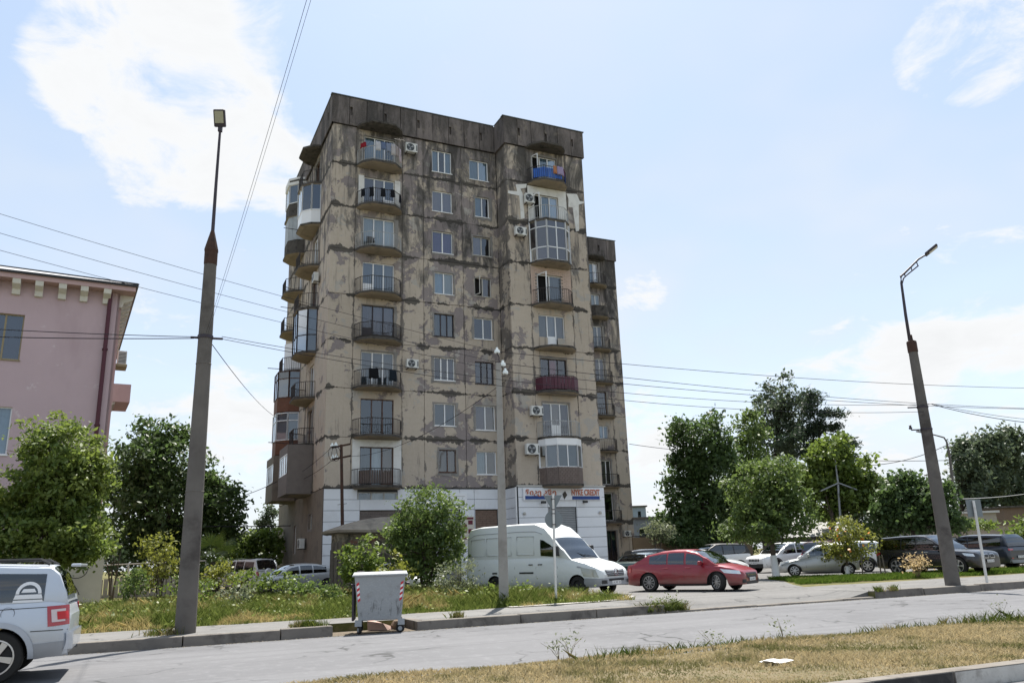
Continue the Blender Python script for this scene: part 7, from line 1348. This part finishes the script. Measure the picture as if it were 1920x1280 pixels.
m = MB(F_A); m.tube([(1.7, .5, 27.75), (2.3, 1.6, 27.75), (4.4, 1.6, 27.75), (4.9, .4, 27.75)], .008, 4); m.tube([(1.9, .6, 27.0), (2.3, 1.6, 27.75)], .008, 4); m.tube([(4.3, .6, 27.0), (4.4, 1.6, 27.75)], .008, 4); tag(m.build('clothes_airer', M_RAIL, None, loc=BC, rz=BRZ), 'thin washing-line frame on the topmost balcony', 'drying rack')
ch = empty('plastic_chair', tuple(Matrix.Rotation(BRZ, 4, 'Z') @ Vector((2.45, -.5, 0)) + BC + Vector((0, 0, Z0[5] + .08))), BRZ, 'black plastic chair on the pale-railed balcony, third from the top', 'chair')
m = MB(); m.box(-.22, .22, -.22, .22, .40, .44); m.build('seat', M_DK, ch); m = MB(); m.box(-.22, .22, .2, .24, .44, .85); m.build('backrest', M_DK, ch)
for sx in (-.2, .2):
    for sy in (-.2, .2): m = MB(); m.box(sx - .02, sx + .02, sy - .02, sy + .02, 0, .4); m.build('leg', M_DK, ch)
    m = MB(); m.box(sx - .025, sx + .025, -.22, .2, .62, .65); m.build('armrest', M_DK, ch)
# drying poles sticking out of the left side
for px, py, qx, qy, lb in ((532, 427, 566, 432, 'thin pole jutting from the upper left balconies'), (526, 575, 560, 580, 'thin pole jutting from the middle of the left side'), (502, 690, 530, 692, 'thin pole jutting out lowest but one on the left side'), (503, 829, 540, 831, 'thin pole jutting out low on the left side')):
    A_, B_ = PX(px, py, 52), PX(qx, qy, 52.5); m = MB(); m.tube([A_, B_], .025, 5); tag(m.build('drying_pole', M_RAIL, None), lb, 'pole', 'drying poles on the left side')
# ------------------------------------------------------------------ overhead wires
M_WIRE = flat('wire_black', (.03, .03, .035), 1., 0, .0); M_WIREP = flat('wire_pale', (.5, .5, .5), .5)
def wire(a, b, sag, lb, r=.012, mat=None, n=26):
    a, b = Vector(a), Vector(b); P = []
    for i in range(n + 1): t = i / n; p = a.lerp(b, t); p.z -= sag * 4 * t * (1 - t); P.append(p)
    m = MB(); m.tube(P, r, 4, False); tag(m.build('overhead_wire', mat or M_WIRE, None), lb, 'wire', 'overhead wires')
MT = Vector((-.50, 25.64, 8.25)); MT2 = Vector((-.3, 25.64, 7.83)); MT3 = Vector((-.25, 25.64, 7.55))
for (py, tgt, lb) in ((388, MT, 'topmost of three wires falling from the upper left to the pale power pole'), (424, MT2, 'middle of three wires falling from the upper left to the pale power pole'), (456, MT3, 'lowest of three wires falling from the upper left to the pale power pole')):
    a = PX(0, py, 19.5); wire(a + (a - tgt) * .35, tgt, .25, lb, .0065)
for (tgt, py, lb) in ((MT, 713, 'highest wire running from the pale power pole to the right edge'), (MT2, 751, 'second wire from the pale power pole to the right edge'), (MT3, 752, 'third wire from the pale power pole to the right edge')):
    e_ = PX(1920, py, 37); wire(tgt, tgt + (e_ - tgt) * 1.4, .45, lb, .010)
LPc = Vector((-7.72, 19.25, 7.25)); RPc = Vector((14.75, 28.0, PX(1742, 758, 28).z))
wire(PX(-60, 614, 18.5), LPc, .03, 'upper short wire from the left edge to the left lamp pole', .01); wire(PX(-60, 630, 18.5), LPc + Vector((-.3, 0, -.02)), .03, 'lower short wire from the left edge to the left lamp pole', .012)
wire(LPc + Vector((.4, 0, 0)), RPc, .55, 'upper long wire between the two lamp poles', .0075); wire(LPc + Vector((.4, 0, -.06)), RPc + Vector((-.1, 0, -.25)), .62, 'lower long wire between the two lamp poles', .0075)
wire(LPc + Vector((0, 0, .1)), PX(578, -10, 9), .1, 'steep wire rising from the left lamp pole over the road', .0035); wire(LPc + Vector((.05, 0, .1)), PX(586, -10, 9.4), .1, 'steep thinner wire beside it rising over the road', .003)
wire(LPc + Vector((.1, 0, -.1)), PX(524, 785, 50), .3, 'sloping wire from the left lamp pole to the apartment block side', .012)
wire(RPc + Vector((.1, 0, 0)), PX(1960, 795, 27), .1, 'wire dropping right from the right lamp pole', .012); wire(RPc + Vector((.1, 0, .02)), PX(1960, 788, 40), .1, 'thin wire leaving right of the right lamp pole', .01)
wire(PX(1180, 832, 58), PX(1340, 848, 75), .1, 'thin wire from the right wing into the trees', .02); wire(PX(1590, 862, 88), PX(1800, 862, 88), .1, 'level distant wire behind the right lamp pole', .03); wire(PX(1600, 872, 70), PX(1780, 832, 62), .5, 'slack wire to the far bent lamp', .025); wire(PX(1790, 935, 60), PX(1925, 925, 80), .1, 'pale low wire before the poplars', .02, M_WIREP)
wire(PX(340, 950, 48), PX(520, 902, 52), .35, 'wire from the dark tree to the lower left balconies', .018); wire(PX(330, 985, 50), PX(545, 985, 52), .05, 'thick low cable behind the vine thicket', .03)
wire(PX(622, 838, 43), PX(520, 905, 55), .3, 'upper wire from the crossarm pole to the block side', .014); wire(PX(623, 862, 43), PX(545, 905, 52), .2, 'lower wire from the crossarm pole to the block side', .014); wire(PX(657, 855, 43), MT3 + Vector((0, 0, -.3)), .6, 'slack wire from the crossarm pole to the pale power pole', .01)
for k in range(2): m = MB(); m.tube([tuple(PX(624 + 6 * k + 8 * math.cos(t), 850 + 14 * math.sin(t), 42.9)) for t in np.linspace(0, 6.28, 18)], .014, 4, False); tag(m.build('wire_loop', M_WIRE, None), ('left' if k == 0 else 'right') + ' loop of slack wire hanging between the crossarms', 'wire', 'wire loops')
